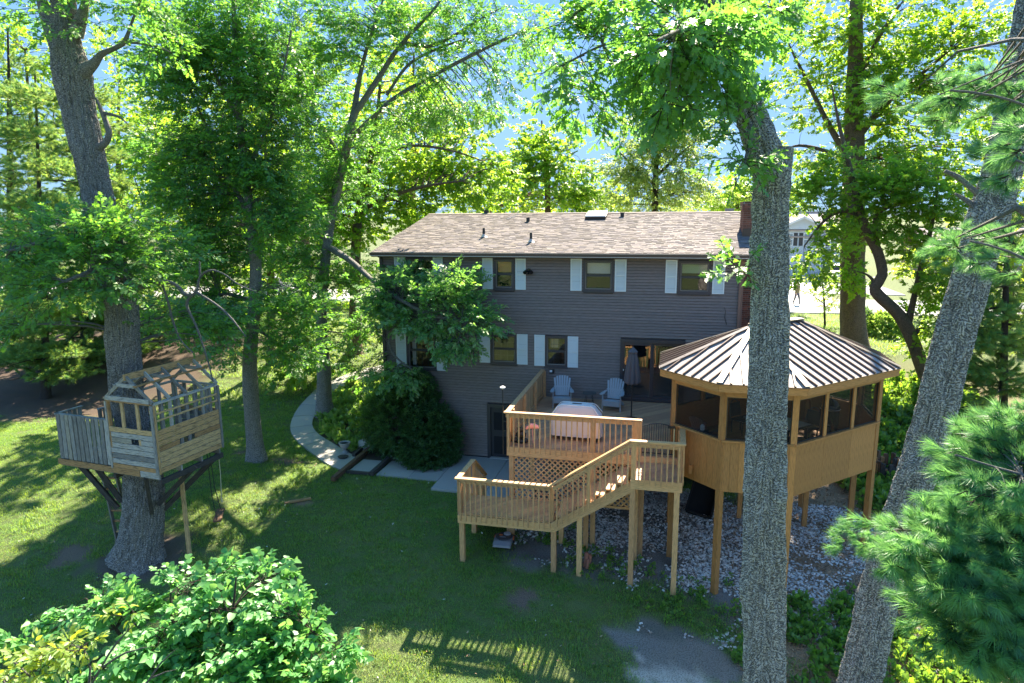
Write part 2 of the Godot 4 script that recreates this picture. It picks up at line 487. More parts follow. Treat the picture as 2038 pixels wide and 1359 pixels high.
func bark_mesh(p: Array, sides: int, step: float, relief: float, sd: int, flare := 0.0, ground := -99.0) -> MB:
	var q := resample(p, step)
	var fn := FastNoiseLite.new()
	fn.seed = sd; fn.frequency = 1.0; fn.fractal_type = FastNoiseLite.FRACTAL_RIDGED; fn.fractal_octaves = 2
	var f2 := FastNoiseLite.new()
	f2.seed = sd + 5; f2.frequency = 1.0; f2.fractal_octaves = 2
	var mb := MB.new()
	var ref := Vector3(0.05, 0.1, -1)
	var k := q.size()
	var reps := maxf(1, roundf(float(p[int(p.size() / 2)][3]) * 4))
	var rows := []
	var len := 0.0
	var knots := []
	if relief > 0:
		var kr := RandomNumberGenerator.new()
		kr.seed = sd * 7 + 3
		for i in 16: knots.push_back([kr.randf_range(0, 16), kr.randf_range(0, TAU), kr.randf_range(0.07, 0.2)])
	for i in k:
		var P := Vector3(q[i][0], q[i][1], q[i][2])
		var A := Vector3(q[maxi(i - 1, 0)][0], q[maxi(i - 1, 0)][1], q[maxi(i - 1, 0)][2])
		var B := Vector3(q[mini(i + 1, k - 1)][0], q[mini(i + 1, k - 1)][1], q[mini(i + 1, k - 1)][2])
		var d := (B - A).normalized()
		var s := ref.cross(d).normalized()
		ref = d.cross(s)
		if i: len += (P - A).length()
		var R: float = q[i][3]
		for j in sides + 1:
			var a := TAU * (j % sides) / sides
			var nn := s * cos(a) + ref * sin(a)
			var r := R
			if flare > 0:
				var h := P.y - ground
				var root := pow(maxf(0, sin(a * 3.5 + 0.8) * 0.5 + 0.5), 1.5) + 0.25 * sin(a * 2 + 2)
				r += flare * R * exp(-maxf(h, 0) / 0.5) * root
			r *= 1.0 + 0.09 * f2.get_noise_3d(nn.x * 0.9, len * 0.55, nn.z * 0.9 + 7.0)
			for kn in knots:
				var kd: float = Vector2(angle_difference(a, kn[1]) * R, len - kn[0]).length() / kn[2]
				if kd < 2.5: r += kn[2] * 0.34 * (exp(-kd * kd * 1.2) - 0.95 * exp(-kd * kd * 7.0))
			if relief > 0:
				var w := fn.get_noise_3d(nn.x * R * 13.0, len * 1.0, nn.z * R * 13.0)
				r += relief * (w - 0.75)
			mb.vert(P + nn * r, nn, Vector2(float(j) / sides * reps, len))
	for i in k:
		for j in sides + 1:
			var c0 := i * (sides + 1)
			var jl := (j - 1 + sides) % sides
			var jr := (j + 1) % sides
			var du := mb.v[c0 + jr] - mb.v[c0 + jl]
			var dv := mb.v[mini(i + 1, k - 1) * (sides + 1) + j] - mb.v[maxi(i - 1, 0) * (sides + 1) + j]
			var nn := du.cross(dv).normalized()
			if nn.dot(mb.n[c0 + j]) < 0: nn = -nn
			rows.push_back(nn)
	for i in rows.size(): mb.n[i] = rows[i]
	for i in k - 1:
		for j in sides:
			var a := i * (sides + 1) + j
			mb.tri(a, a + 1, a + sides + 2); mb.tri(a, a + sides + 2, a + sides + 1)
	# end cap
	var m := mb.vert(Vector3(q[-1][0], q[-1][1], q[-1][2]), (Vector3(q[-1][0], q[-1][1], q[-1][2]) - Vector3(q[-2][0], q[-2][1], q[-2][2])).normalized())
	var c1 := (k - 1) * (sides + 1)
	for j in sides: mb.tri(m, c1 + j, c1 + j + 1)
	return mb

func scatter(called: String, meshes: Array, xf: Array, parent: Node) -> void:   # one MultiMesh per variant
	for k in meshes.size():
		var mine := []
		for i in range(k, xf.size(), meshes.size()): mine.push_back(xf[i])
		if mine.is_empty(): continue
		var mm := MultiMesh.new()
		mm.transform_format = MultiMesh.TRANSFORM_3D
		mm.mesh = meshes[k]
		mm.instance_count = mine.size()
		for i in mine.size(): mm.set_instance_transform(i, mine[i])
		var o := MultiMeshInstance3D.new()
		o.multimesh = mm
		o.set_meta("kind", "stuff")
		if parent == self:
			o.name = fresh(called)
			add_child(o)
		else:
			var key := str(parent.get_instance_id()) + called
			counts[key] = counts.get(key, -1) + 1
			o.name = called if counts[key] == 0 else "%s_%03d" % [called, counts[key]]
			parent.add_child(o, true)

func aim(d: Vector3, up := Vector3.UP) -> Basis:   # y along d, z as far up as it can be
	var x := d.cross(up)
	if x.length() < 0.05: x = Vector3.RIGHT
	x = x.normalized()
	return Basis(x, d, x.cross(d).normalized())

var tree_no := 0
var density := 1.0

func tree(called: String, label: String, cat: String, grp: String, kind: String, trunk: Array, limbs: Array, lobes: Array, o: Dictionary) -> void:
	tree_no += 1
	rng.seed = 1000 + tree_no * 17
	var K: Array = KIND[kind]
	var base := Vector3(trunk[0][0], gy(trunk[0][0], trunk[0][2]), trunk[0][2])
	var t := thing(called, label, cat, base, 0.0, grp)
	var rel := func(p: Array) -> Array:
		var r := []
		for q in p: r.push_back([q[0] - base.x, q[1] - base.y, q[2] - base.z, q[3]])
		return r
	var tr: Array = rel.call(trunk)
	var bm: Material = M[K[5]]
	var sides: int = o.get("sides", 18)
	obj("trunk", bark_mesh(tr, sides, 0.07 if sides > 40 else 0.3, o.get("relief", 0.0), tree_no, o.get("flare", 0.35), 0.0 if not o.has("base_hidden") else -9.0), bm, t)
	var skel := []
	for q in resample(tr, 0.5): skel.push_back(q)
	for i in limbs.size():
		var l: Array = rel.call(limbs[i])
		var dead: bool = called == "oak_tree" and tree_no == 1 and i >= 6 and i <= 11
		part("limb", bark_mesh(l, 14 if sides > 40 else 9, 0.08 if sides > 40 else 0.2, 0.0, tree_no * 31 + i), M.bark_dead if dead else bm, t)
		if not dead:
			for q in resample(l, 0.35): skel.push_back(q)
	if o.has("stubs"):
		for i in o.stubs:
			var q: Array = tr[0].duplicate()
			var f := rnd(0.12, 0.75)
			var idx := f * (tr.size() - 1)
			q = tr[int(idx)]
			var q2: Array = tr[int(idx) + 1]
			var p := Vector3(q[0], q[1], q[2]).lerp(Vector3(q2[0], q2[1], q2[2]), idx - int(idx))
			var a := rnd(0, TAU)
			var d := Vector3(cos(a), rnd(-0.25, 0.15), sin(a))
			var ln := rnd(1.2, 2.6)
			var mb := MB.new()
			mb.tube([p, p + d * ln * 0.5 + Vector3(0, 0.08, 0), p + d * ln], [0.05, 0.032, 0.01], 5)
			part("limb", mb, bm, t)
			skel.push_back([p.x + d.x * ln * 0.6, p.y + d.y * ln * 0.6, p.z + d.z * ln * 0.6, 0.03])
	var xf := []
	var lit := []
	var br := MB.new()
	var R: float = o.get("R", K[2])
	var per: int = o.get("per", K[1])
	for L in lobes:
		var c := Vector3(L[0], L[1], L[2]) - base
		var lper: int = L[6] if L.size() > 6 else per
		for s in maxi(1, int(round(L[5] * density * o.get("dens", 1.0)))):
			var u := Vector3(rnd(-1, 1), rnd(-1, 1), rnd(-1, 1))
			while u.length() > 1: u = Vector3(rnd(-1, 1), rnd(-1, 1), rnd(-1, 1))
			u = u.normalized() * pow(u.length(), 0.6)
			var p := c + u * Vector3(L[3], L[4], L[3] * 0.9)
			# branch from the nearest wood
			var best := 1e9
			var at := Vector3.ZERO
			var ar := 0.02
			for q in skel:
				var w := Vector3(q[0], q[1], q[2])
				var dd := (w - p).length() + (0.6 * maxf(0, w.y - p.y))
				if dd < best:
					best = dd; at = w; ar = q[3]
			var away := p - at
			var ln := away.length()
			var mid := at + away * 0.5 + Vector3(rnd(-.1, .1), rnd(0.02, .16), rnd(-.1, .1)) * ln
			var r0 := minf(ar * 0.6, 0.008 + 0.009 * ln)
			if kind != "pinefar" or s % 2 == 0:
				br.tube([at, at.lerp(mid, 0.55) + Vector3(0, 0.02 * ln, 0), mid, mid.lerp(p, 0.6), p], [r0, r0 * 0.8, r0 * 0.62, r0 * 0.45, r0 * 0.25], 4, false)
			var dir := (away.normalized() + Vector3(0, -0.05, 0)).normalized() if ln > 0.1 else u
			for j in lper:
				var e := Vector3(rnd(-1, 1), rnd(-1, 1), rnd(-1, 1))
				while e.length() > 1: e = Vector3(rnd(-1, 1), rnd(-1, 1), rnd(-1, 1))
				var off := e * Vector3(R, R * K[3], R)
				var d := (dir * 0.6 + off / R * 1.1 + Vector3(rnd(-.4, .4), rnd(-.35, .3), rnd(-.4, .4))).normalized()
				var bs := aim(d).rotated(d, rnd(-0.5, 0.5)).scaled(Vector3.ONE * K[4] * rnd(0.75, 1.25))
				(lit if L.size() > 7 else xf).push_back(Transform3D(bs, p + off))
	if br.ix.size():
		stuff(obj("branches", br, bm, t))
	scatter("crown", clusters[K[0]], xf, t)
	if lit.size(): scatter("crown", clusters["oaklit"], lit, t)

func foliage_sets() -> void:
	rng.seed = 4242
	cluster_set("oak", OAK, 12, 0.145, 0.9, 0.4, ["oak_a", "oak_b", "oak_c"])
	cluster_set("oaklit", OAK, 13, 0.15, 0.85, 0.36, ["oak_sunlit_a", "oak_c", "oak_sunlit_b", "oak_b"])  # sunlit copy of the oak cluster, lighter leaves mixed in
	cluster_set("oaknear", OAK, 10, 0.15, 0.85, 0.32, ["oak_a", "oak_b", "oak_c"])
	cluster_set("maple", MAPLE, 12, 0.15, 0.95, 0.4, ["maple_a", "maple_b", "maple_c"])
	cluster_set("bright", OVAL, 12, 0.15, 1.1, 0.4, ["bright_a", "bright_b"])
	cluster_set("willow", OVAL, 14, 0.16, 0.8, 0.5, ["willow_a", "willow_b"])
	cluster_set("redbud", HEART, 10, 0.082, 1.0, 0.26, ["bud_a", "bud_b", "bud_a", "bud_c"], 0.6, 4, 0.35)
	cluster_set("yellow", OVAL, 8, 0.13, 0.9, 0.25, ["yellow_leaf", "bright_a"])
	cluster_set("shrub", OVAL, 16, 0.1, 0.9, 0.3, ["shrub_a", "shrub_b"], 0.3)
	cluster_set("hosta", OVAL, 12, 0.2, 1.0, 0.12, ["hosta_a", "hosta_b"], 0.0)
	cluster_set("ivy", OVAL, 9, 0.1, 1.2, 0.14, ["ivy_a", "ivy_b", "maple_a"], 0.0)
	needle_set("pinenear", 3, 48, 0.135, 0.0036, 0.2, ["pine_a", "pine_b", "pine_c"])
	needle_set("pinefar", 4, 26, 0.15, 0.007, 0.3, ["pinef_a", "pinef_b", "pine_a"])

# ---------------------------------------------------------------- ground
func path_side(t: float, inner: bool) -> Vector2:   # the curved walk's two edges
	var o := [[-5.0, 2.45], [-5.9, 1.95], [-7.35, 0.75], [-8.75, -0.55], [-9.75, -1.9], [-10.5, -3.7], [-10.8, -5.4], [-10.75, -6.7], [-9.9, -8.4], [-8.6, -9.5], [-6.6, -11.2]]
	var i := [[-4.95, 1.15], [-5.55, 0.75], [-6.9, -0.3], [-8.1, -1.3], [-8.95, -2.4], [-9.55, -3.9], [-9.8, -5.3], [-9.75, -6.3], [-9.2, -7.6], [-8.0, -8.6], [-5.9, -10.2]]
	var a: Array = i if inner else o
	var f := clampf(t, 0, 0.9999) * (a.size() - 1)
	var k := int(f)
	var q := f - k
	var g := func(j: int, e: int) -> float: return a[clampi(j, 0, a.size() - 1)][e]
	return Vector2(cubic_interpolate(g.call(k, 0), g.call(k + 1, 0), g.call(k - 1, 0), g.call(k + 2, 0), q), cubic_interpolate(g.call(k, 1), g.call(k + 1, 1), g.call(k - 1, 1), g.call(k + 2, 1), q))

var walk_poly := PackedVector2Array()
var soil := FastNoiseLite.new()

func zone(x: float, z: float) -> Array:   # [grass share, colour]
	var nz := soil.get_noise_2d(x * 3, z * 3) * 0.5 + 0.5
	var n2 := soil.get_noise_2d(x * 14 + 50, z * 14) * 0.5 + 0.5
	var grass := 1.0
	var c := Color(0.09, 0.14, 0.03).lerp(Color(0.14, 0.165, 0.05), nz)
	var dirt := Color(0.14, 0.105, 0.075)
	# under the deck: dark earth and white stones
	var u := sst(2.2, 3.4, x + nz * 1.2) * sst(1.5, 2.8, z + 1) * (1 - sst(6.5, 7.3, z + (n2 - 0.5) * 1.6 - maxf(0, x - 7.5) * 0.5)) * (1 - sst(13.2, 14.4, x))
	if u > 0.02:
		grass *= 1 - u
		c = c.lerp(Color(0.12, 0.1, 0.08).lerp(Color(0.28, 0.26, 0.24), n2), u)
	# bark mulch slope right of the house
	var m := sst(8.5, 10.5, x + nz) * sst(-14, -6, z) * (1 - sst(9, 12, z)) * (1 - sst(22, 25, x))
	if m > 0.02:
		grass *= 1 - m
		c = c.lerp(Color(0.3, 0.19, 0.11).lerp(Color(0.42, 0.29, 0.18), n2), m * 0.9)
	# sandy worn patch and bare spots on the lawn
	for s in [[7.0, 9.5, 1.05, 0.55, 0.66, 0.58, 0.47], [7.3, 9.0, 1.3, 0.6, 0.26, 0.23, 0.19], [5.9, 8.9, 0.8, 0.3, 0.24, 0.22, 0.19], [6.6, 8.35, 0.9, 0.28, 0.16, 0.15, 0.12], [2.95, 8.19, 0.5, 0.42, 0.2, 0.13, 0.09], [-10.9, 8.6, 0.7, 0.5, 0.2, 0.14, 0.09], [-8.4, 8.6, 1.5, 1.2, 0.13, 0.1, 0.07], [-5.4, 4.9, 0.5, 0.16, 0.34, 0.22, 0.13], [-9.9, 1.6, 0.7, 0.35, 0.17, 0.12, 0.08], [-7.6, 1.9, 0.6, 0.3, 0.15, 0.11, 0.08]]:
		var d := Vector2((x - s[0]) / s[2], (z - s[1]) / s[3]).length() + (nz - 0.5) * 1.3 + (n2 - 0.5) * 1.5
		var w := 1 - sst(0.7, 1.15, d)
		if w > 0.01:
			grass *= 1 - w
			c = c.lerp(Color(s[4], s[5], s[6]).lerp(dirt, n2 * 0.35), w)
	# needle bed under the pines
	var p := (1 - sst(-19, -16, x + (nz - 0.5) * 3)) * sst(-16, -12, z) * (1 - sst(-1.5, 1.5, z + (x + 24) * 0.12 + (nz - 0.5) * 2))
	if p > 0.02:
		grass *= 1 - p
		c = c.lerp(Color(0.13, 0.075, 0.045).lerp(Color(0.06, 0.045, 0.03), n2), p)
	# planting bed by the house corner
	if z < 1.1 and z > -9 and x < -1.0 and x > -10 and Geometry2D.is_point_in_polygon(Vector2(x, z), PackedVector2Array([Vector2(-1.3, 0), Vector2(-1.3, 1.0), Vector2(-5.2, 1.0), Vector2(-8.0, -1.3), Vector2(-9.4, -3.5), Vector2(-9.6, -6.2), Vector2(-8.6, -7.8), Vector2(-4.4, -7.8), Vector2(-4.4, 0)])):
		grass = 0
		c = Color(0.09, 0.065, 0.045).lerp(Color(0.15, 0.11, 0.08), n2)
	if Geometry2D.is_point_in_polygon(Vector2(x, z), walk_poly) or (x > -5.1 and x < 2.4 and z > -0.2 and z < 2.75): grass = 0
	if x > -4.4 and x < 9.2 and z < 0.3 and z > -11.2: grass = 0
	return [grass, c]

func lines(a: Array) -> Array:
	var out := []
	for s in a:
		var k := int(ceil((s[1] - s[0]) / s[2]))
		for i in k: out.push_back(lerpf(s[0], s[1], float(i) / k))
	out.push_back(a[-1][1])
	return out

func make_ground() -> void:
	soil.seed = 9; soil.frequency = 0.09; soil.fractal_octaves = 4
	for i in 41: walk_poly.push_back(path_side(i / 40.0, false))
	for i in range(40, -1, -1): walk_poly.push_back(path_side(i / 40.0, true))
	var xs := lines([[-600, -80, 90], [-80, -34, 4], [-34, -13, 0.5], [-13, 16, 0.2], [16, 30, 0.6], [30, 90, 5], [90, 600, 90]])
	var zs := lines([[-900, -120, 90], [-120, -40, 8], [-40, -17, 1.2], [-17, -4, 0.4], [-4, 15, 0.2], [15, 26, 0.8], [26, 60, 4], [60, 300, 60]])
	var mb := MB.new()
	var h := FastNoiseLite.new()
	h.seed = 3; h.frequency = 0.5; h.fractal_octaves = 3
	for z in zs:
		for x in xs:
			var e := 0.1
			var nn := Vector3(gy(x - e, z) - gy(x + e, z), 2 * e, gy(x, z - e) - gy(x, z + e)).normalized()
			var zn := zone(x, z)
			mb.col = zn[1]
			var bump: float = h.get_noise_2d(x, z) * 0.035 * clampf(zn[0] + 0.4, 0, 1)
			if absf(x) > 60 or absf(z) > 60: bump = 0
			mb.vert(Vector3(x, gy(x, z) + bump - 0.03, z), nn, Vector2(x, z))
	var w := xs.size()
	for j in zs.size() - 1:
		for i in w - 1:
			var a := j * w + i
			mb.tri(a, a + w, a + w + 1); mb.tri(a, a + w + 1, a + 1)
	struct("ground", mb, M.ground, true)

func make_grass() -> void:
	rng.seed = 77
	var patches := []
	var xf2 := []
	for k in 6:
		var parts := [MB.new(), MB.new(), MB.new()]
		for i in 150:
			var p := Vector3(rnd(-.26, .26), -0.02, rnd(-.26, .26))
			var a := rnd(0, TAU)
			var lean := rnd(0.1, 0.75)
			var d := Vector3(cos(a) * lean, 1, sin(a) * lean).normalized()
			var s := Vector3(-sin(a), 0, cos(a)) * rnd(0.003, 0.0055)
			var l := rnd(0.045, 0.095)
			var w := rng.randf()
			var m: MB = parts[(0 if w < 0.3 else (1 if w < 0.75 else 2)) if k < 3 else (0 if w < 0.75 else 1)]
			var q := p + d * l * 0.6
			var e := p + d * l + Vector3(cos(a), -0.35, sin(a)) * l * 0.25
			var nn := Vector3(-cos(a) * 0.5, 0.85, -sin(a) * 0.5).normalized()
			var b := m.vert(p - s, nn); m.vert(p + s, nn); m.vert(q - s, nn); m.vert(q + s, nn); m.vert(e, nn)
			m.tri(b, b + 1, b + 3); m.tri(b, b + 3, b + 2); m.tri(b + 2, b + 3, b + 4)
		var am := ArrayMesh.new()
		for i in 3: parts[i].add_to(am, M[["grass_a", "grass_b", "grass_c"][i]])
		patches.push_back(am)
	var xf := []
	for r in [[-30.0, 14.0, -4.0, 15.5, 0.3, 1.0], [-34.0, -4.0, -18.0, -4.0, 0.5, 1.6], [9.0, 30.0, -26.0, -14.0, 0.8, 2.2], [-60.0, 8.0, -26.5, -18.0, 0.9, 2.4]]:
		var x: float = r[0]
		while x < r[1]:
			var z: float = r[2]
			while z < r[3]:
				var px: float = x + rnd(-.5, .5) * r[4]
				var pz: float = z + rnd(-.5, .5) * r[4]
				var g: float = zone(px, pz)[0]
				if g > rng.randf() * 0.9 + 0.05:
					var s: float = r[5] * rnd(0.8, 1.2)
					var cl := soil.get_noise_2d(px * 9 + 70, pz * 9)
					var cl2 := soil.get_noise_2d(px * 2.5, pz * 2.5 + 40)
					s *= 0.95 + 0.5 * cl
					var T := Transform3D(Basis(Vector3.UP, rnd(0, TAU)).scaled(Vector3(s, s * rnd(0.6, 1.15) * (1 + 0.6 * cl), s)), Vector3(px, gy(px, pz) - 0.01, pz))
					if cl2 + cl * 0.5 + rnd(-.15, .15) > 0.0: xf.push_back(T)
					else: xf2.push_back(T)
				z += r[4]
			x += r[4]
	scatter("grass", patches.slice(0, 3), xf, self)
	scatter("grass", patches.slice(3), xf2, self)

func make_stones() -> void:
	rng.seed = 5
	var meshes := []
	for k in 3:
		var mb := MB.new()
		var rr := []
		for i in 5: rr.push_back(rnd(0.75, 1.2))
		mb.lathe([[0.0, -0.4], [0.8 * rr[0], -0.2], [1.0 * rr[1], 0.1], [0.55 * rr[2], 0.45], [0.0, 0.55]], Vector3.ZERO, 5, Vector2(1, rr[3]))
		meshes.push_back(mb.mesh([mat("stone_white", 0.68, 0.65, 0.61, 0.8), mat("stone_grey", 0.44, 0.42, 0.4, 0.8), mat("stone_brown", 0.3, 0.24, 0.19, 0.9)][k]))
	var xf := []
	for i in 60000:
		var x := rnd(2.2, 13.5)
		var z := rnd(0.8, 8.6)
		var q := soil.get_noise_2d(x * 5 + 30, z * 5) + 0.3 - sst(6.4, 8.4, z + 0.7 - maxf(0, x - 7.5) * 0.5) * 0.9 - (1 - sst(2.6, 4.2, x)) * 0.5 - sst(11, 13, x) * 0.3
		if q < rnd(-0.25, 0.45): continue
		var s := rnd(0.014, 0.05)
		xf.push_back(Transform3D(Basis(Vector3(rnd(-1, 1), rnd(-1, 1), rnd(-1, 1)).normalized(), rnd(0, 3)).scaled(Vector3(s, s * 0.7, s)), Vector3(x, gy(x, z) - 0.008, z)))
	scatter("gravel", meshes, xf, self)
	# wood chips and dead leaves
	var ch := MB.new()
	ch.box(Vector3.ZERO, Vector3(0.07, 0.008, 0.025))
	var ch2 := MB.new()
	ch2.leaf(Vector3.ZERO, Vector3.RIGHT, Vector3.UP, 0.11, 0.08, OAK_LOW, 0.5, -0.3)
	xf = []
	for i in 14000:
		var x := rnd(8.5, 21)
		var z := rnd(-10, 9.5)
		if x < 9.4 and z < 0.3: continue
		xf.push_back(Transform3D(Basis(Vector3(rnd(-1, 1), rnd(-2, 2), rnd(-1, 1)).normalized(), rnd(0, 6)), Vector3(x, gy(x, z) + 0.0, z)))
	scatter("litter", [ch.mesh(mat("chip_pale", 0.48, 0.33, 0.2, 0.9)), ch2.mesh(mat("dead_leaf", 0.24, 0.14, 0.07, 0.8)), ch.mesh(mat("chip_dark", 0.2, 0.12, 0.07, 0.9))], xf, self)
	var fl := MB.new()
	fl.leaf(Vector3.ZERO, Vector3.RIGHT, Vector3.UP, 0.09, 0.07, OVAL, 0.5, -0.3)
	xf = []
	for i in 500:
		var x := rnd(-14, 9)
		var z := rnd(2, 13)
		if zone(x, z)[0] < 0.3 and rng.randf() < 0.6: continue
		xf.push_back(Transform3D(Basis(Vector3(rnd(-.4, .4), 1, rnd(-.4, .4)).normalized(), rnd(0, 6)).scaled(Vector3.ONE * rnd(0.5, 1.0)), Vector3(x, gy(x, z) + 0.05, z)))
	scatter("litter", [fl.mesh(mat("petal", 0.6, 0.58, 0.5, 0.7)), fl.mesh(M.dead_leaf), fl.mesh(M.dead_leaf), fl.mesh(mat("leaf_tan", 0.42, 0.32, 0.18, 0.8))], xf, self)

func ground_plants(called: String, label: String, cat: String, set_name: String, poly: Array, n: int, s0: float, s1: float, lift := 0.0) -> void:
	var pp := PackedVector2Array()
	for q in poly: pp.push_back(Vector2(q[0], q[1]))
	var lo := pp[0]
	var hi := pp[0]
	for q in pp:
		lo = lo.min(q); hi = hi.max(q)
	var c := (lo + hi) / 2
	var t := thing(called, label, cat, Vector3(c.x, gy(c.x, c.y), c.y))
	t.set_meta("kind", "stuff")
	var xf := []
	for i in n:
		var q := Vector2(rnd(lo.x, hi.x), rnd(lo.y, hi.y))
		if not Geometry2D.is_point_in_polygon(q, pp): continue
		if soil.get_noise_2d(q.x * 6, q.y * 6) < -0.22: continue
		var d := Vector3(rnd(-.5, .5), 1, rnd(-.3, .6)).normalized()
		var up := Vector3(rnd(-1, 1), 0.2, rnd(-1, 1))
		xf.push_back(Transform3D(aim(d, up).scaled(Vector3.ONE * rnd(s0, s1)), Vector3(q.x - c.x, gy(q.x, q.y) - gy(c.x, c.y) + rnd(0, lift), q.y - c.y)))
	scatter("foliage", clusters[set_name], xf, t)

func make_walk() -> void:
	rng.seed = 8
	# curved walk: one slab after the other
	var w := Node3D.new()
	w.name = "path"; w.set_meta("kind", "structure"); add_child(w)
	var nseg := 13
	for i in nseg:
		var t0 := (i + 0.012) / nseg
		var t1 := (i + 0.988) / nseg
		var mb := MB.new()
		var k := 5
		for s in k:
			var a := lerpf(t0, t1, float(s) / k)
			var b := lerpf(t0, t1, float(s + 1) / k)
			var q := [path_side(a, false), path_side(b, false), path_side(b, true), path_side(a, true)]
			var p := []
			for e in q: p.push_back(Vector3(e.x, gy(e.x, e.y) + 0.045, e.y))
			mb.quad(p[3], p[0], p[1], p[2])
			for e in [[0, 1], [2, 3]]: mb.quad(p[e[0]] + Vector3(0, -0.16, 0), p[e[1]] + Vector3(0, -0.16, 0), p[e[1]], p[e[0]])
			if s == 0: mb.quad(p[3] + Vector3(0, -.16, 0), p[0] + Vector3(0, -.16, 0), p[0], p[3])
			if s == k - 1: mb.quad(p[1] + Vector3(0, -.16, 0), p[2] + Vector3(0, -.16, 0), p[2], p[1])
		part("slab", mb, M["concrete%d" % (i % 4)], w)
	var pa := Node3D.new()
	pa.name = "patio"; pa.set_meta("kind", "structure"); add_child(pa)
	var slabs := [[-4.72, -3.85, 1.25, 2.55], [-3.58, -2.35, 1.15, 2.6], [-2.33, -1.22, 1.15, 2.65], [-1.2, 0.72, 0.03, 3.38], [0.74, 2.3, 0.03, 3.42], [0.74, 2.3, 3.44, 4.7], [2.32, 4.2, 0.03, 2.4]]
	for i in slabs.size():
		var s: Array = slabs[i]
		var y := 0.03 if i < 6 else 0.0
		part("slab", bx(Vector3((s[0] + s[1]) / 2, y - 0.1, (s[2] + s[3]) / 2), Vector3(s[1] - s[0], 0.2, s[3] - s[2])), M["concrete%d" % (i % 4)], pa)
	var tb := [[Vector3(-4.82, 0.1, 3.5), Vector3(-4.95, 0.09, -0.5), 0.15, 0.16, "old_timber", "long brown landscape timber lying across the walk"],
		[Vector3(-3.7, 0.1, 2.75), Vector3(-3.72, 0.1, 0.95), 0.15, 0.15, "dark_timber", "short dark timber beside the single patio slab"],
		[Vector3(-3.66, 0.11, 1.03), Vector3(-1.9, 0.11, 1.0), 0.14, 0.18, "dark_timber", "weathered bed edging timber in front of the dark shrub"],
		[Vector3(-1.88, 0.08, 0.98), Vector3(-1.22, 0.08, 0.98), 0.13, 0.14, "dark_timber", "low end piece of bed edging at the patio corner"],
		[Vector3(-4.72, 0.06, 2.64), Vector3(-3.82, 0.06, 2.64), 0.1, 0.1, "dark_timber", "thin dark edging strip in front of the single patio slab"],
		[Vector3(-5.2, 0.1, 1.1), Vector3(-5.3, 0.12, -0.3), 0.13, 0.13, "dark_timber", "dark timber beside the stone urn"]]
	for q in tb:
		var mb := MB.new()
		mb.bar(q[0], q[1], q[2], q[3])
		var o := obj("landscape_timber", mb, M[q[4]])
		tag(o, q[5], "timber")
	var mb2 := MB.new()
	mb2.bar(Vector3(-5.75, gy(-5.7, 4.9) + 0.03, 5.15), Vector3(-5.05, gy(-5, 4.7) + 0.03, 4.65), 0.12, 0.05)
	tag(obj("scrap_board", mb2, M.tan_wood1), "short bare board half sunk in the lawn", "board")

# ---------------------------------------------------------------- house
const RK := 0.214   # roof rise per metre
func roof_y(z: float) -> float: return 7.93 + (0.45 - z) * RK

func window(h: Node3D, x0: float, x1: float, y0: float, y1: float, grid: bool, cols := 3) -> void:
	var w := Node3D.new()
	var key := "win"
	counts[key] = counts.get(key, -1) + 1
	w.name = "window" if counts[key] == 0 else "window_%03d" % counts[key]
	h.add_child(w)
	var cx := (x0 + x1) / 2
	var cy := (y0 + y1) / 2
	w.position = Vector3(cx, cy, 0)
	var W := x1 - x0
	var H := y1 - y0
	var t := 0.075
	var fr := MB.new()
	for s in [-1, 1]:
		fr.box(Vector3(s * (W / 2 - t / 2), 0, 0.0), Vector3(t, H, 0.13))
		fr.box(Vector3(0, s * (H / 2 - t / 2), 0.0), Vector3(W - 2 * t, t, 0.129))
	obj("frame", fr, M.trim, w)
	obj("sill", bx(Vector3(0, -H / 2 - 0.02, 0.05), Vector3(W + 0.06, 0.05, 0.1)), M.trim, w)
	var iw := W - 2 * t
	var ih := H - 2 * t
	for k in 2:   # lower sash, then the upper one set behind it
		var zz := 0.02 - 0.045 * k
		var yc := ih * (0.25 if k else -0.25)
		var sh := MB.new()
		var b := 0.04
		for s in [-1, 1]:
			sh.box(Vector3(s * (iw / 2 - b / 2), yc, zz), Vector3(b, ih / 2, 0.035))
			sh.box(Vector3(0, yc + s * (ih / 4 - b / 2), zz), Vector3(iw - 2 * b, b, 0.034))
		var so := obj("sash", sh, M.frame_dark, w)
		obj("pane", bx(Vector3(0, yc, zz), Vector3(iw - 2 * b, ih / 2 - 2 * b, 0.006)), M.glass, so)
		var ed := MB.new()
		for s in [-1, 1]: ed.box(Vector3(s * (iw / 2 - 0.006), yc, zz + 0.022), Vector3(0.014, ih / 2, 0.01))
		if k == 0: ed.box(Vector3(0, -ih / 2 + 0.008, zz + 0.022), Vector3(iw - 0.04, 0.014, 0.01))
		else: ed.box(Vector3(0, ih / 2 - 0.008, zz + 0.022), Vector3(iw - 0.04, 0.014, 0.01))
		obj("screen_edge", ed, M.frame_edge, so)
		if grid:
			for c in range(1, cols):
				part("muntin", bx(Vector3(lerpf(-iw / 2 + b, iw / 2 - b, float(c) / cols), yc, zz - 0.012), Vector3(0.014, ih / 2 - 2 * b, 0.012)), M.frame_dark, so)
			part("muntin", bx(Vector3(0, yc, zz - 0.013), Vector3(iw - 2 * b, 0.014, 0.012)), M.frame_dark, so)

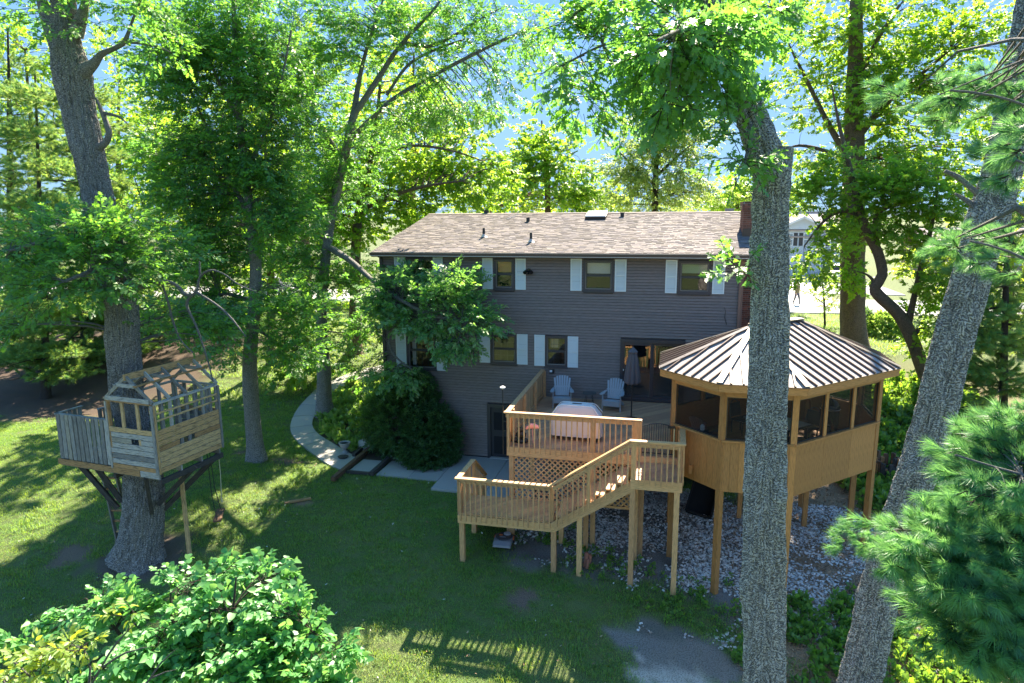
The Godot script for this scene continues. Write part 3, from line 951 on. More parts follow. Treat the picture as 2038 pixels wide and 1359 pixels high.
func shutter(h: Node3D, x0: float, x1: float, y0: float, y1: float) -> void:
	var mb := MB.new()
	var c := Vector3((x0 + x1) / 2, (y0 + y1) / 2, 0.045)
	var W := x1 - x0
	var H := y1 - y0
	var t := 0.045
	for s in [-1, 1]:
		mb.box(c + Vector3(s * (W / 2 - t / 2), 0, 0), Vector3(t, H, 0.045))
		mb.box(c + Vector3(0, s * (H / 2 - t / 2), 0), Vector3(W - 2 * t, t, 0.044))
	mb.box(c, Vector3(W - 2 * t, t, 0.043))
	var k := int(H / 0.045)
	for i in range(1, k):
		mb.box(c + Vector3(0, -H / 2 + H * i / k, -0.004), Vector3(W - 2 * t, 0.042, 0.008), Basis(Vector3.RIGHT, -0.6))
	mb.box(c + Vector3(0, 0, -0.018), Vector3(W - 2 * t, H - 2 * t, 0.004))
	part("shutter", mb, M.shutter, h)

func make_house() -> void:
	rng.seed = 21
	var h := thing("house", "dark brown two storey sided house with white shutters and a shingled roof", "house")
	var X0 := -4.26
	var X1 := 8.97
	var D := -11.1
	# openings: x0, x1, y0, y1
	var ups := [[-3.2, -2.1, 6.58, 7.69], [0.25, 1.01, 6.57, 7.69], [3.54, 4.6, 6.57, 7.68], [6.83, 7.9, 6.56, 7.66]]
	var mids := [[-3.25, -2.07, 3.42, 4.9], [0.1, 1.09, 3.78, 4.9], [2.16, 2.99, 3.75, 4.9]]
	var slider := [4.9, 7.15, 2.63, 4.88]
	var door := [-0.08, 1.0, 0.02, 2.19]
	var open := ups + mids + [slider, door]
	var ci := CSGCombiner3D.new()
	ci.name = "wall"
	h.add_child(ci)
	var cb := CSGBox3D.new()
	cb.name = "wall_body"
	cb.size = Vector3(X1 - X0, 7.95, 0.2); cb.position = Vector3((X0 + X1) / 2, 7.95 / 2, -0.12)
	cb.material = M.trim
	ci.add_child(cb)
	for o in open:
		var s := CSGBox3D.new()
		s.operation = CSGShape3D.OPERATION_SUBTRACTION
		s.name = "wall_opening"
		s.size = Vector3(o[1] - o[0] - 0.04, o[3] - o[2] - 0.04, 0.6); s.position = Vector3((o[0] + o[1]) / 2, (o[2] + o[3]) / 2, -0.12)
		ci.add_child(s, true)
	# shell and floors
	part("side_wall", bx(Vector3(X0 + 0.1, 3.9, D / 2 - 0.12), Vector3(0.2, 7.8, -D - 0.2)), M.siding0, h)
	part("side_wall", bx(Vector3(X1 - 0.1, 3.9, D / 2 - 0.12), Vector3(0.2, 7.8, -D - 0.2)), M.siding0, h)
	part("front_wall", bx(Vector3((X0 + X1) / 2, 3.9, D), Vector3(X1 - X0 - 0.4, 7.8, 0.2)), M.siding0, h)
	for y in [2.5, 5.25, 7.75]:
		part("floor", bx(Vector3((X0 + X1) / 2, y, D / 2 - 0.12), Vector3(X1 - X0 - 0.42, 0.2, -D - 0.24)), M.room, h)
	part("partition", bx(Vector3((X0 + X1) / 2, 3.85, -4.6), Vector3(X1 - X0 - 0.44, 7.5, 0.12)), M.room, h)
	part("warm_reflection_panel", bx(Vector3(-2.6, 4.1, -2.2), Vector3(2.2, 2.6, 0.06)), M.reflection_warm, h)  # added behind the glass to imitate an orange reflection
	part("curtain_reflection", bx(Vector3(-3.1, 4.15, -0.32), Vector3(0.16, 1.3, 0.03)), M.curtain_reflection, h)
	part("pale_reflection_panel", bx(Vector3(4.07, 7.38, -0.28), Vector3(0.86, 0.42, 0.02)), M.curtain_reflection, h)  # white panel standing in for the bright reflection in this window
	part("curtain_reflection", bx(Vector3(0.63, 7.38, -0.28), Vector3(0.6, 0.4, 0.02)), mat("reflection_orange", 0.6, 0.3, 0.1, 0.9), h)  # orange panel imitating the reflection in the upper pane
	part("curtain_reflection", bx(Vector3(7.37, 7.4, -0.3), Vector3(0.86, 0.36, 0.02)), mat("reflection_green", 0.3, 0.42, 0.26, 0.9), h)  # green panel, stands in for what this pane reflects
	part("curtain_reflection", bx(Vector3(2.45, 4.6, -0.3), Vector3(0.3, 0.4, 0.02)), mat("reflection_tan", 0.5, 0.4, 0.25, 0.9), h)  # tan panel, another painted stand-in for a glass reflection
	# gable ends above the walls
	for x in [X0 + 0.1, X1 - 0.1]:
		var gb := MB.new()
		var zt := -5.95
		var pts := [Vector3(0, 7.8, -0.02), Vector3(0, 7.8, D - 0.1), Vector3(0, roof_y(zt) - 0.06, zt)]
		for s in [-0.1, 0.1]:
			var i := gb.vert(pts[0] + Vector3(x + s, 0, 0), Vector3(signf(s), 0, 0))
			gb.vert(pts[1] + Vector3(x + s, 0, 0), Vector3(signf(s), 0, 0)); gb.vert(pts[2] + Vector3(x + s, 0, 0), Vector3(signf(s), 0, 0))
			if s > 0: gb.tri(i, i + 1, i + 2)
			else: gb.tri(i, i + 2, i + 1)
		part("gable", gb, M.siding1, h)
	# lapped siding, course by course
	var pitch := 0.1035
	var k := 0
	var y := 0.06
	while y < 7.8:
		var top := minf(y + pitch, 7.82)
		var segs := [[X0 + 0.12, X1 - 0.12]]
		for o in open:
			if o[2] - 0.02 < top - 0.02 and o[3] + 0.02 > y + 0.02:
				var nx := []
				for s in segs:
					if o[0] - 0.002 > s[0] and o[1] + 0.002 < s[1]:
						nx.push_back([s[0], o[0]]); nx.push_back([o[1], s[1]])
					else: nx.push_back(s)
				segs = nx
		for s in segs:
			var mb := MB.new()
			var a := Vector3(s[0], y + 0.017, 0.032)  # gap under the board bares dark wall, drawing the lap shadow line
			var b := Vector3(s[1], y + 0.017, 0.032)
			var c := Vector3(s[1], top, 0.006)
			var d := Vector3(s[0], top, 0.006)
			var off := Vector2(rnd(0, 9), rnd(0, 9))
			mb.quad(a, b, c, d, off)
			var back := Vector3(0, 0, -0.03)
			mb.quad(a + back, b + back, b, a)
			mb.quad(b, b + back, c + back, c); mb.quad(a + back, a, d, d + back)
			part("siding_board", mb, M["siding%d" % (rng.randi() % 4)], h)
		y += pitch
		k += 1
	for x in [X0 + 0.06, X1 - 0.06]: part("corner_board", bx(Vector3(x, 3.93, 0.012), Vector3(0.13, 7.8, 0.07)), M.trim if x < 0 else M.brown_paint, h)
	for o in ups: window(h, o[0], o[1], o[2], o[3], false)
	for o in mids: window(h, o[0], o[1], o[2], o[3], true, 4 if o[0] < -1 else 3)
	for s in [[-3.65, -3.25, 6.61, 7.76], [-2.1, -1.72, 6.6, 7.75], [-0.19, 0.2, 6.57, 7.71], [1.06, 1.44, 6.57, 7.7], [3.08, 3.48, 6.57, 7.71], [4.65, 5.05, 6.57, 7.7], [6.39, 6.78, 6.55, 7.7], [7.96, 8.36, 6.55, 7.7],
		[-3.71, -3.29, 3.4, 4.96], [-2.06, -1.66, 3.39, 4.95], [-0.34, 0.06, 3.79, 4.93], [1.1, 1.5, 3.78, 4.92], [1.76, 2.15, 3.76, 4.92], [3.0, 3.38, 3.75, 4.9]]:
		shutter(h, s[0], s[1], s[2], s[3])
	# sliding door
	var sd := Node3D.new()
	sd.name = "sliding_door"
	h.add_child(sd)
	sd.position = Vector3((slider[0] + slider[1]) / 2, slider[2], 0)
	var W: float = slider[1] - slider[0]
	var H: float = slider[3] - slider[2]
	var fr := MB.new()
	for s in [-1, 1]: fr.box(Vector3(s * (W / 2 - 0.05), H / 2, 0.01), Vector3(0.1, H, 0.14))
	fr.box(Vector3(0, H - 0.06, 0.01), Vector3(W - 0.2, 0.12, 0.139)); fr.box(Vector3(0, 0.045, 0.02), Vector3(W - 0.2, 0.09, 0.16))
	obj("frame", fr, M.frame_dark, sd)
	for s in 2:
		var pw := (W - 0.2) / 2
		var xc := (-pw / 2) if s == 0 else pw / 2
		var sm := MB.new()
		var zz := 0.03 - 0.05 * s
		for e in [-1, 1]:
			sm.box(Vector3(xc + e * (pw / 2 - 0.03), H / 2, zz), Vector3(0.07, H - 0.21, 0.04))
		sm.box(Vector3(xc, 0.14, zz), Vector3(pw - 0.13, 0.1, 0.039)); sm.box(Vector3(xc, H - 0.17, zz), Vector3(pw - 0.13, 0.1, 0.039))
		var so := part("door_leaf", sm, M.frame_dark, sd)
		obj("pane", bx(Vector3(xc, H / 2, zz), Vector3(pw - 0.13, H - 0.38, 0.006)), M.glass, so)
		if s == 0:
			obj("handle", bx(Vector3(xc - pw / 2 + 0.03, H * 0.45, zz + 0.04), Vector3(0.03, 0.2, 0.04)), M.black_metal, so)
			obj("latch", bx(Vector3(xc - pw / 2 + 0.03, H * 0.5, zz + 0.065), Vector3(0.02, 0.06, 0.015)), M.white, so)
	# basement door
	var bd := Node3D.new()
	bd.name = "door"
	h.add_child(bd)
	var df := MB.new()
	df.box(Vector3(-0.02, 1.1, 0.02), Vector3(0.13, 2.18, 0.1)); df.box(Vector3(0.94, 1.1, 0.02), Vector3(0.13, 2.18, 0.1)); df.box(Vector3(0.46, 2.12, 0.021), Vector3(0.83, 0.14, 0.1))
	obj("frame", df, M.frame_dark, bd)
	obj("door_leaf", bx(Vector3(0.46, 1.04, -0.03), Vector3(0.83, 2.0, 0.04)), M.door_dark, bd)
	var dp := MB.new()
	for s in [[-0.0, 1.5, 0.0], [0.0, 0.55, 0.0]]: dp.box(Vector3(0.46, s[1], -0.008), Vector3(0.6, 0.7, 0.008))
	obj("door_panel", dp, M.flat_black, bd)
	obj("threshold", bx(Vector3(0.46, 0.04, 0.06), Vector3(0.9, 0.05, 0.14)), M.concrete1, bd)
	# roof
	var ex0 := X0 - 0.14
	var ex1 := X1 + 0.3
	var zr := -5.95
	var yr := roof_y(zr)
	for s in 2:
		var sl := MB.new()
		var z0 := 0.45 if s == 0 else zr * 2 - 0.45
		var a := Vector3(ex0, roof_y(0.45), z0)
		var b := Vector3(ex1, roof_y(0.45), z0)
		var c := Vector3(ex1, yr, zr)
		var d := Vector3(ex0, yr, zr)
		if s == 0: sl.quad(a, b, c, d)
		else: sl.quad(b, a, d, c)
		var dn := Vector3(0, -0.12, 0)
		sl.quad(d + dn, c + dn, b + dn, a + dn); sl.quad(a + dn, b + dn, b, a); sl.quad(a + dn, a, d, d + dn); sl.quad(b, b + dn, c + dn, c)
		part("roof", sl, M.trim, h)
	var rf := h.get_node("roof")
	# shingles: tabs in courses on the slope that shows
	var st := MB.new()
	var slope := Vector3(0, RK, -1).normalized()
	var nn := Vector3(0, 1, RK).normalized()
	var total := Vector2(6.4, yr - roof_y(0.45)).length()
	var course := 0.135
	var rows := int(total / course)
	for r in rows:
		var o := Vector3(0, roof_y(0.45), 0.45) + slope * (r * course - 0.02)
		var x := ex0 - rnd(0, 0.3)
		while x < ex1:
			var w := rnd(0.14, 0.34)
			var x0 := maxf(x, ex0)
			var x1 := minf(x + w, ex1)
			if x1 - x0 > 0.02:
				var tone := rnd(0.62, 1.12)
				var warm := rnd(-0.03, 0.05)
				st.col = Color(0.225 * tone + warm * 0.6, 0.192 * tone + warm * 0.4, 0.184 * tone)
				if rng.randf() < 0.12: st.col = Color(0.12, 0.1, 0.09)
				var th := 0.012 + (0.009 if rng.randf() < 0.5 else 0.0)
				var a := o + Vector3(x0 + 0.004, 0, 0) + nn * th
				var b := o + Vector3(x1 - 0.004, 0, 0) + nn * th
				var c := b + slope * (course + 0.02) - nn * (th - 0.004)
				var d := a + slope * (course + 0.02) - nn * (th - 0.004)
				st.quad(a, b, c, d, Vector2(rnd(0, 5), rnd(0, 5)))
				st.quad(a - nn * th, b - nn * th, b, a, Vector2(rnd(0, 5), 0))
			x += w
	stuff(obj("shingle_courses", st, M.shingle, rf, true))
	var xx := ex0
	while xx < ex1 - 0.1:
		var rc := MB.new()
		rc.col = Color(0.3, 0.25, 0.22) * rnd(0.8, 1.1)
		var L := minf(0.32, ex1 - xx)
		for s in [1, -1]:
			var a := Vector3(xx, yr + 0.03, zr)
			var e := Vector3(0, -0.14 * RK, s * 0.14)
			if s > 0: rc.quad(a + e, a + e + Vector3(L, 0, 0), a + Vector3(L, 0.006, 0), a)
			else: rc.quad(a, a + Vector3(L, 0.006, 0), a + e + Vector3(L, 0, 0), a + e)
		part("ridge_shingle", rc, M.shingle, rf, true)
		xx += 0.3
	# eaves
	part("fascia", bx(Vector3((ex0 + ex1) / 2, 7.83, 0.43), Vector3(ex1 - ex0, 0.17, 0.03)), M.gutter, h)
	part("soffit", bx(Vector3((ex0 + ex1) / 2, 7.78, 0.22), Vector3(ex1 - ex0 - 0.04, 0.02, 0.4)), M.soffit, h)
	part("frieze_board", bx(Vector3((X0 + X1) / 2, 7.845, 0.02), Vector3(X1 - X0 - 0.26, 0.09, 0.05)), M.brown_paint, h)
	var gu := MB.new()
	gu.box(Vector3((ex0 + ex1) / 2, 7.855, 0.545), Vector3(ex1 - ex0 + 0.04, 0.1, 0.012)); gu.box(Vector3((ex0 + ex1) / 2, 7.81, 0.5), Vector3(ex1 - ex0 + 0.03, 0.012, 0.1))
	for s in [ex0 - 0.01, ex1 + 0.01]: gu.box(Vector3(s, 7.856, 0.495), Vector3(0.012, 0.1, 0.09))
	var go := part("gutter", gu, M.gutter, h)
	obj("gutter_lip", bx(Vector3((ex0 + ex1) / 2, 7.912, 0.548), Vector3(ex1 - ex0 + 0.05, 0.014, 0.026)), M.gutter_lip, go)  # lit edge of the gutter painted pale
	obj("gutter_bottom_lip", bx(Vector3((ex0 + ex1) / 2, 7.797, 0.535), Vector3(ex1 - ex0 + 0.03, 0.02, 0.03)), M.soffit, go)
	for s in [[X0 + 0.1, 0.06, 0.03], [X1 - 0.1, 0.06, 0.03]]:
		var dsp := MB.new()
		dsp.box(Vector3(s[0], 3.9, 0.085), Vector3(0.075, 7.6, 0.06))
		dsp.bar(Vector3(s[0], 7.68, 0.09), Vector3(s[0], 7.82, 0.48), 0.07, 0.06)
		part("downspout", dsp, M.trim if s[0] < 0 else M.brown_paint, h)
	# skylight and pipes belong to the roof
	var sk := MB.new()
	var rot := Basis(Vector3.RIGHT, atan(RK))
	sk.box(Vector3(3.4, roof_y(-5.1) + 0.07, -5.15), Vector3(0.86, 0.14, 1.05), rot)
	var sko := part("skylight", sk, M.black_metal, rf)
	obj("pane", bx(Vector3(3.4, roof_y(-5.1) + 0.16, -5.15), Vector3(0.84, 0.03, 1.03), rot), mat("skylight_dome", 0.75, 0.78, 0.8, 0.12), sko)
	for p in [[-0.62, -1.75], [1.42, -1.0]]:
		var pm := MB.new()
		pm.tube([Vector3(p[0], roof_y(p[1]) - 0.05, p[1]), Vector3(p[0], roof_y(p[1]) + 0.36, p[1])], [0.052, 0.05], 12)
		var po := part("vent_pipe", pm, M.black_metal, rf)
		var fm := MB.new()
		fm.lathe([[0.16, 0.0], [0.13, 0.02], [0.06, 0.1], [0.055, 0.12]], Vector3(p[0], roof_y(p[1]) + 0.005, p[1]), 12)
		obj("flashing", fm, M.gutter_lip, po)
	for p in [[0.6, -4.35, 0.13], [4.47, -5.2, 0.15], [-1.7, -6.1, 0.2]]:
		var vm := MB.new()
		vm.box(Vector3(p[0], roof_y(maxf(p[1], -5.9)) + 0.08, p[1]), Vector3(p[2], 0.14, p[2]))
		vm.box(Vector3(p[0], roof_y(maxf(p[1], -5.9)) + 0.165, p[1]), Vector3(p[2] * 1.3, 0.03, p[2] * 1.3))
		part("roof_vent", vm, M.black_metal, rf)
	var an := MB.new()
	an.tube([Vector3(-0.45, roof_y(-4.8) + 0.02, -4.7), Vector3(-0.2, roof_y(-4.8) + 0.1, -4.85), Vector3(0.02, roof_y(-4.8) + 0.2, -4.9), Vector3(0.05, roof_y(-4.8) + 0.45, -4.95), Vector3(0.2, roof_y(-4.8) + 0.62, -5.0)], [0.008, 0.008, 0.008, 0.007, 0.006], 5)
	part("antenna_wire", an, M.steel, rf)
	# floodlight and door lamp on the wall
	var fl := MB.new()
	fl.tube([Vector3(1.56, 7.28, 0.03), Vector3(1.56, 7.28, 0.08)], [0.07, 0.07], 12)
	for s in [-1, 1]: fl.tube([Vector3(1.56 + s * 0.03, 7.28, 0.08), Vector3(1.56 + s * 0.1, 7.24, 0.15), Vector3(1.56 + s * 0.13, 7.2, 0.22)], [0.025, 0.06, 0.065], 10)
	fl.tube([Vector3(1.56, 7.24, 0.08), Vector3(1.56, 7.17, 0.14)], [0.03, 0.045], 10)
	part("floodlight", fl, M.black_gloss, h)
	var db := part("outlet_box", bx(Vector3(2.42, 3.575, 0.05), Vector3(0.17, 0.15, 0.06)), M.black_metal, h)
	obj("cover", bx(Vector3(2.39, 3.585, 0.084), Vector3(0.09, 0.08, 0.01)), M.white, db)
	var vine := MB.new()
	vine.tube([Vector3(8.5, 5.5, 0.05), Vector3(8.42, 5.75, 0.06), Vector3(8.44, 5.95, 0.06), Vector3(8.4, 6.1, 0.05)], [0.012, 0.01, 0.008, 0.004], 4)
	part("dead_vine", vine, M.bark_dark, h)
	# lower front wing of the roof seen past the ridge
	var wing := MB.new()
	wing.box(Vector3(8.6, 9.0, -14.0), Vector3(5.4, 0.1, 3.0), Basis(Vector3.RIGHT, 0.12))
	var wo := part("front_roof", wing, mat("front_shingle", 0.3, 0.25, 0.22, 0.95), h)
	obj("ridge_trim", bx(Vector3(8.6, 9.24, -15.5), Vector3(5.4, 0.06, 0.1)), M.gutter, wo)
	part("front_wing_wall", bx(Vector3(8.6, 5.5, -14.0), Vector3(5.0, 6.8, 2.6)), M.siding2, h)
	var vb := MB.new()
	vb.box(Vector3(9.35, 9.28, -13.5), Vector3(0.42, 0.42, 0.42))
	var vbo := part("front_chimney", vb, mat("chimney_grey", 0.3, 0.29, 0.28, 0.9), h)
	obj("flashing", bx(Vector3(9.35, 9.08, -13.48), Vector3(0.46, 0.16, 0.44)), M.black_metal, vbo)
	# brick chimney on the right gable
	var chx0 := 9.05
	var chx1 := 10.25
	var cz0 := -1.9
	var cz1 := -3.3
	var ch := MB.new()
	ch.box(Vector3((chx0 + chx1) / 2, 4.6, (cz0 + cz1) / 2), Vector3(chx1 - chx0 - 0.03, 9.9, cz0 - cz1 - 0.03))
	var cho := part("chimney", ch, M.mortar, h)
	var bk := MB.new()
	var yb := 0.3
	var row := 0
	while yb < 9.6:
		var grow := 0.03 if yb > 9.3 else 0.0
		for side in 3:   # front, left, right
			var L: float = (chx1 - chx0) if side == 0 else (cz0 - cz1)
			var u := -0.1 if row % 2 else 0.0
			while u < L - 0.02:
				var a := maxf(u, 0.0)
				var b := minf(u + 0.195, L)
				if b - a > 0.03:
					var tone := rnd(0.6, 1.15)
					bk.col = Color(0.26 * tone, 0.105 * tone, 0.07 * tone) if rng.randf() < 0.8 else Color(0.12, 0.06, 0.045)
					var mid := (a + b) / 2
					if side == 0: bk.box(Vector3(chx0 + mid, yb + 0.032, cz0 - 0.02 + grow), Vector3(b - a, 0.062, 0.06))
					elif side == 1: bk.box(Vector3(chx0 + 0.02 - grow, yb + 0.032, cz1 + mid), Vector3(0.06, 0.062, b - a))
					else: bk.box(Vector3(chx1 - 0.02 + grow, yb + 0.032, cz1 + mid), Vector3(0.06, 0.062, b - a))
				u += 0.205
		yb += 0.075
		row += 1
	stuff(obj("brick_courses", bk, M.brick, cho, true))
	obj("crown_slab", bx(Vector3((chx0 + chx1) / 2, 9.62, (cz0 + cz1) / 2), Vector3(chx1 - chx0 + 0.06, 0.1, cz0 - cz1 + 0.06)), M.mortar, cho)
	var fm2 := MB.new()
	fm2.tube([Vector3(9.6, 9.6, -2.5), Vector3(9.6, 9.9, -2.5)], [0.14, 0.13], 12)
	obj("flue", fm2, mat("clay", 0.45, 0.22, 0.12, 0.8), cho)
	obj("flashing", bx(Vector3(9.2, roof_y(cz0) + 0.13, cz0 + 0.04), Vector3(0.36, 0.3, 0.02)), M.gutter, cho)

# ---------------------------------------------------------------- deck
func clip_boards(parent: Node, called: String, poly: Array, y: float, ang: float, w: float, gap: float, th: float, mats: String) -> void:
	var pp := PackedVector2Array()
	for q in poly: pp.push_back(Vector2(q[0], q[1]))
	var d := Vector2.from_angle(ang)
	var s := Vector2(-d.y, d.x)
	var lo := 1e9
	var hi := -1e9
	for q in pp:
		lo = minf(lo, q.dot(s)); hi = maxf(hi, q.dot(s))
	var u := lo
	while u < hi:
		var strip := PackedVector2Array([d * -40 + s * u, d * 40 + s * u, d * 40 + s * (u + w - gap), d * -40 + s * (u + w - gap)])
		for piece in Geometry2D.intersect_polygons(pp, strip):
			if piece.size() < 3: continue
			var mb := MB.new()
			mb.prism(piece, y - th, y, -ang)
			part(called, mb, M[mats + str(rng.randi() % 4)], parent)
		u += w

func wood(nm: String) -> Material: return M[nm + str(rng.randi() % 4)]

func baluster_row(p: Node, a: Vector3, b: Vector3, n: int, lo: float, hi: float, out: Vector3) -> void:   # a,b on the floor line; balusters between floor+lo and floor+hi
	for i in n:
		var q := a.lerp(b, (i + 0.5) / n) + out
		part("baluster", bx(q + Vector3(0, (lo + hi) / 2, 0), Vector3(0.036, hi - lo, 0.036)), wood("deck_wood"), p)

func cap(p: Node, a: Vector3, b: Vector3, called := "rail_cap", w := 0.15) -> void:
	var m := MB.new()
	m.bar(a, b, w, 0.04)
	part(called, m, wood("deck_wood"), p)

func post(p: Node, x: float, z: float, top: float, w := 0.14, mats := "deck_wood") -> void:
	var g := gy(x, z) - 0.15
	part("post", bx(Vector3(x, (g + top) / 2, z), Vector3(w, top - g, w)), wood(mats), p)

func make_deck() -> void:
	rng.seed = 31
	var d := thing("deck", "orange stained wooden deck with railings, lattice skirt and stairs behind the house", "deck")
	var Y := 2.6
	clip_boards(d, "deck_board", [[2.1, 0.06], [9.3, 0.06], [9.3, 1.0], [6.78, 3.5], [6.78, 5.45], [7.0, 5.7], [2.1, 5.7]], Y, -PI / 4, 0.142, 0.007, 0.03, "deck_floor")
	# rim and framing
	for s in [[Vector3(2.08, 2.44, 5.69), Vector3(7.05, 2.44, 5.69)], [Vector3(2.09, 2.44, 5.66), Vector3(2.09, 2.44, 0.1)]]:
		var m := MB.new()
		m.bar(s[0], s[1], 0.04, 0.26)
		part("rim_board", m, wood("deck_wood"), d)
	for i in 9:
		part("joist", bx(Vector3(2.5 + i * 0.55, 2.43, 2.9), Vector3(0.04, 0.22, 5.5)), M.deck_wood1, d)
	for q in [[2.2, 5.58], [4.62, 5.56], [6.0, 5.6], [4.85, 2.6], [6.86, 2.5], [2.2, 2.6]]: post(d, q[0], q[1], 2.44)
	# front railing
	var zf := 5.7
	part("rail_post", bx(Vector3(2.12, 3.03, 5.62), Vector3(0.1, 1.1, 0.1)), wood("deck_wood"), d)
	part("rail_post", bx(Vector3(4.6, 3.03, 5.64), Vector3(0.15, 1.1, 0.1)), wood("deck_wood"), d)
	part("rail_post", bx(Vector3(5.84, 3.03, 5.64), Vector3(0.24, 1.1, 0.1)), wood("deck_wood"), d)
	part("top_rail", bx(Vector3(4.0, 3.52, 5.66), Vector3(3.9, 0.12, 0.035)), wood("deck_wood"), d)
	baluster_row(d, Vector3(2.06, Y, zf), Vector3(5.94, Y, zf), 25, -0.17, 0.98, Vector3(0, 0, 0.03))
	cap(d, Vector3(2.0, 3.61, 5.66), Vector3(5.96, 3.61, 5.66))
	# left side: tight vertical boards
	for i in 37:
		part("rail_plank", bx(Vector3(2.07, 3.02, 0.2 + i * 0.146), Vector3(0.03, 1.12, 0.132)), wood("deck_wood"), d)
	part("top_rail", bx(Vector3(2.11, 3.52, 2.85), Vector3(0.035, 0.12, 5.5)), wood("deck_wood"), d)
	part("bottom_rail", bx(Vector3(2.11, 2.72, 2.85), Vector3(0.035, 0.12, 5.5)), wood("deck_wood"), d)
	cap(d, Vector3(2.09, 3.61, 5.58), Vector3(2.09, 3.61, 0.04))
	for i in 4: part("rail_post", bx(Vector3(2.15, 3.03, 0.1 + i * 1.7), Vector3(0.1, 1.1, 0.1)), wood("deck_wood"), d)
	# lattice skirt
	var lx0 := 2.2
	var lx1 := 5.9
	var ly0 := 0.98
	var ly1 := 2.3
	for s in 2:
		var frame := PackedVector2Array([Vector2(lx0, ly0), Vector2(lx1, ly0), Vector2(lx1, ly1), Vector2(lx0, ly1)])
		var dd := Vector2.from_angle(PI / 4 if s else -PI / 4)
		var nn := Vector2(-dd.y, dd.x)
		var u := -8.0
		while u < 8:
			var strip := PackedVector2Array([dd * -20 + nn * u, dd * 20 + nn * u, dd * 20 + nn * (u + 0.045), dd * -20 + nn * (u + 0.045)])
			for piece in Geometry2D.intersect_polygons(frame, strip):
				var mb := MB.new()
				mb.prism(piece, -0.005, 0.005)
				for i in mb.v.size(): mb.v[i] = Vector3(mb.v[i].x, mb.v[i].z, 5.6 + 0.011 * s - mb.v[i].y)
				for i in mb.n.size(): mb.n[i] = Vector3(mb.n[i].x, mb.n[i].z, -mb.n[i].y)
				part("lattice_strip", mb, wood("deck_wood"), d)
			u += 0.118
	for q in [[lx0 - 0.03, (ly0 + ly1) / 2, 0.08, ly1 - ly0], [4.62, (ly0 + ly1) / 2, 0.09, ly1 - ly0], [lx1, (ly0 + ly1) / 2, 0.08, ly1 - ly0], [4.05, ly0 - 0.03, 3.7, 0.07], [4.05, ly1, 3.7, 0.07]]:
		part("lattice_frame", bx(Vector3(q[0], q[1], 5.628), Vector3(q[2], q[3], 0.022)), wood("deck_wood"), d)
	# low landing
	var L := 0.97
	clip_boards(d, "landing_board", [[0.98, 5.68], [3.62, 5.68], [3.62, 7.02], [0.98, 7.02]], L, -PI / 4, 0.142, 0.007, 0.03, "deck_wood")
	for s in [[Vector3(0.96, L - 0.16, 7.03), Vector3(3.76, L - 0.16, 7.03)], [Vector3(0.97, L - 0.16, 7.0), Vector3(0.97, L - 0.16, 5.66)], [Vector3(0.98, L - 0.16, 5.655), Vector3(3.7, L - 0.16, 5.655)], [Vector3(3.66, L - 0.16, 5.7), Vector3(3.66, L - 0.16, 7.0)]]:
		var m := MB.new()
		m.bar(s[0], s[1], 0.04, 0.24)
		part("rim_board", m, wood("deck_wood"), d)
	for q in [[1.05, 6.92], [1.0, 5.56], [2.1, 5.54], [3.7, 6.92], [3.7, 5.6]]: post(d, q[0], q[1], L - 0.03)
	for q in [[1.03, 6.95], [1.03, 5.62], [3.66, 6.96]]: part("rail_post", bx(Vector3(q[0], L + 0.5, q[1]), Vector3(0.09, 1.02, 0.09)), wood("deck_wood"), d)
	part("top_rail", bx(Vector3(2.33, L + 0.95, 7.0), Vector3(2.6, 0.11, 0.035)), wood("deck_wood"), d)
	baluster_row(d, Vector3(0.98, L, 7.05), Vector3(3.68, L, 7.05), 18, -0.2, 0.97, Vector3(0, 0, 0.018))
	cap(d, Vector3(0.9, L + 1.04, 7.0), Vector3(3.66, L + 1.04, 7.0))
	cap(d, Vector3(0.99, L + 1.041, 6.93), Vector3(0.99, L + 1.041, 5.52))
	for i in 10: part("baluster", bx(Vector3(0.945, L + 0.4, 5.66 + i * 0.14), Vector3(0.036, 1.16, 0.036)), wood("deck_wood"), d)
	# steps down to the patio along the lattice
	for i in 5:
		var yy := L - 0.17 * (i + 1)
		part("stair_tread", bx(Vector3(1.53, yy - 0.02, 5.5 - 0.27 * i), Vector3(1.0, 0.04, 0.28)), wood("deck_wood"), d)
		part("stair_riser", bx(Vector3(1.53, yy + 0.075, 5.638 - 0.27 * i), Vector3(1.0, 0.148, 0.025)), wood("deck_wood"), d)
	for x in [1.0, 2.05]:
		var m := MB.new()
		m.bar(Vector3(x, L - 0.15, 5.62), Vector3(x, 0.0, 4.2), 0.04, 0.26)
		part("stringer", m, wood("deck_wood"), d)
	cap(d, Vector3(0.99, L + 1.035, 5.5), Vector3(0.99, 1.06, 4.25))
	part("rail_post", bx(Vector3(0.99, 0.5, 4.3), Vector3(0.09, 1.1, 0.09)), wood("deck_wood"), d)
	for i in 9:
		var f := (i + 0.5) / 9
		part("baluster", bx(Vector3(0.95, lerpf(L, 0.05, f) + 0.45, lerpf(5.5, 4.3, f)), Vector3(0.036, 1.0, 0.036)), wood("deck_wood"), d)
	# upper landing before the gate
	var U := 2.42
	clip_boards(d, "landing_board", [[5.78, 5.74], [7.05, 5.74], [7.05, 7.05], [5.78, 7.05]], U, -PI / 4, 0.142, 0.007, 0.03, "deck_floor")
	for s in [[Vector3(5.76, U - 0.13, 7.07), Vector3(7.08, U - 0.13, 7.07)], [Vector3(7.07, U - 0.13, 7.04), Vector3(7.07, U - 0.13, 5.72)]]:
		var m := MB.new()
		m.bar(s[0], s[1], 0.04, 0.27)
		part("rim_board", m, wood("deck_wood"), d)
	for q in [[5.82, 7.0], [6.96, 7.0], [5.86, 5.86], [6.98, 5.84]]: post(d, q[0], q[1], U - 0.04)
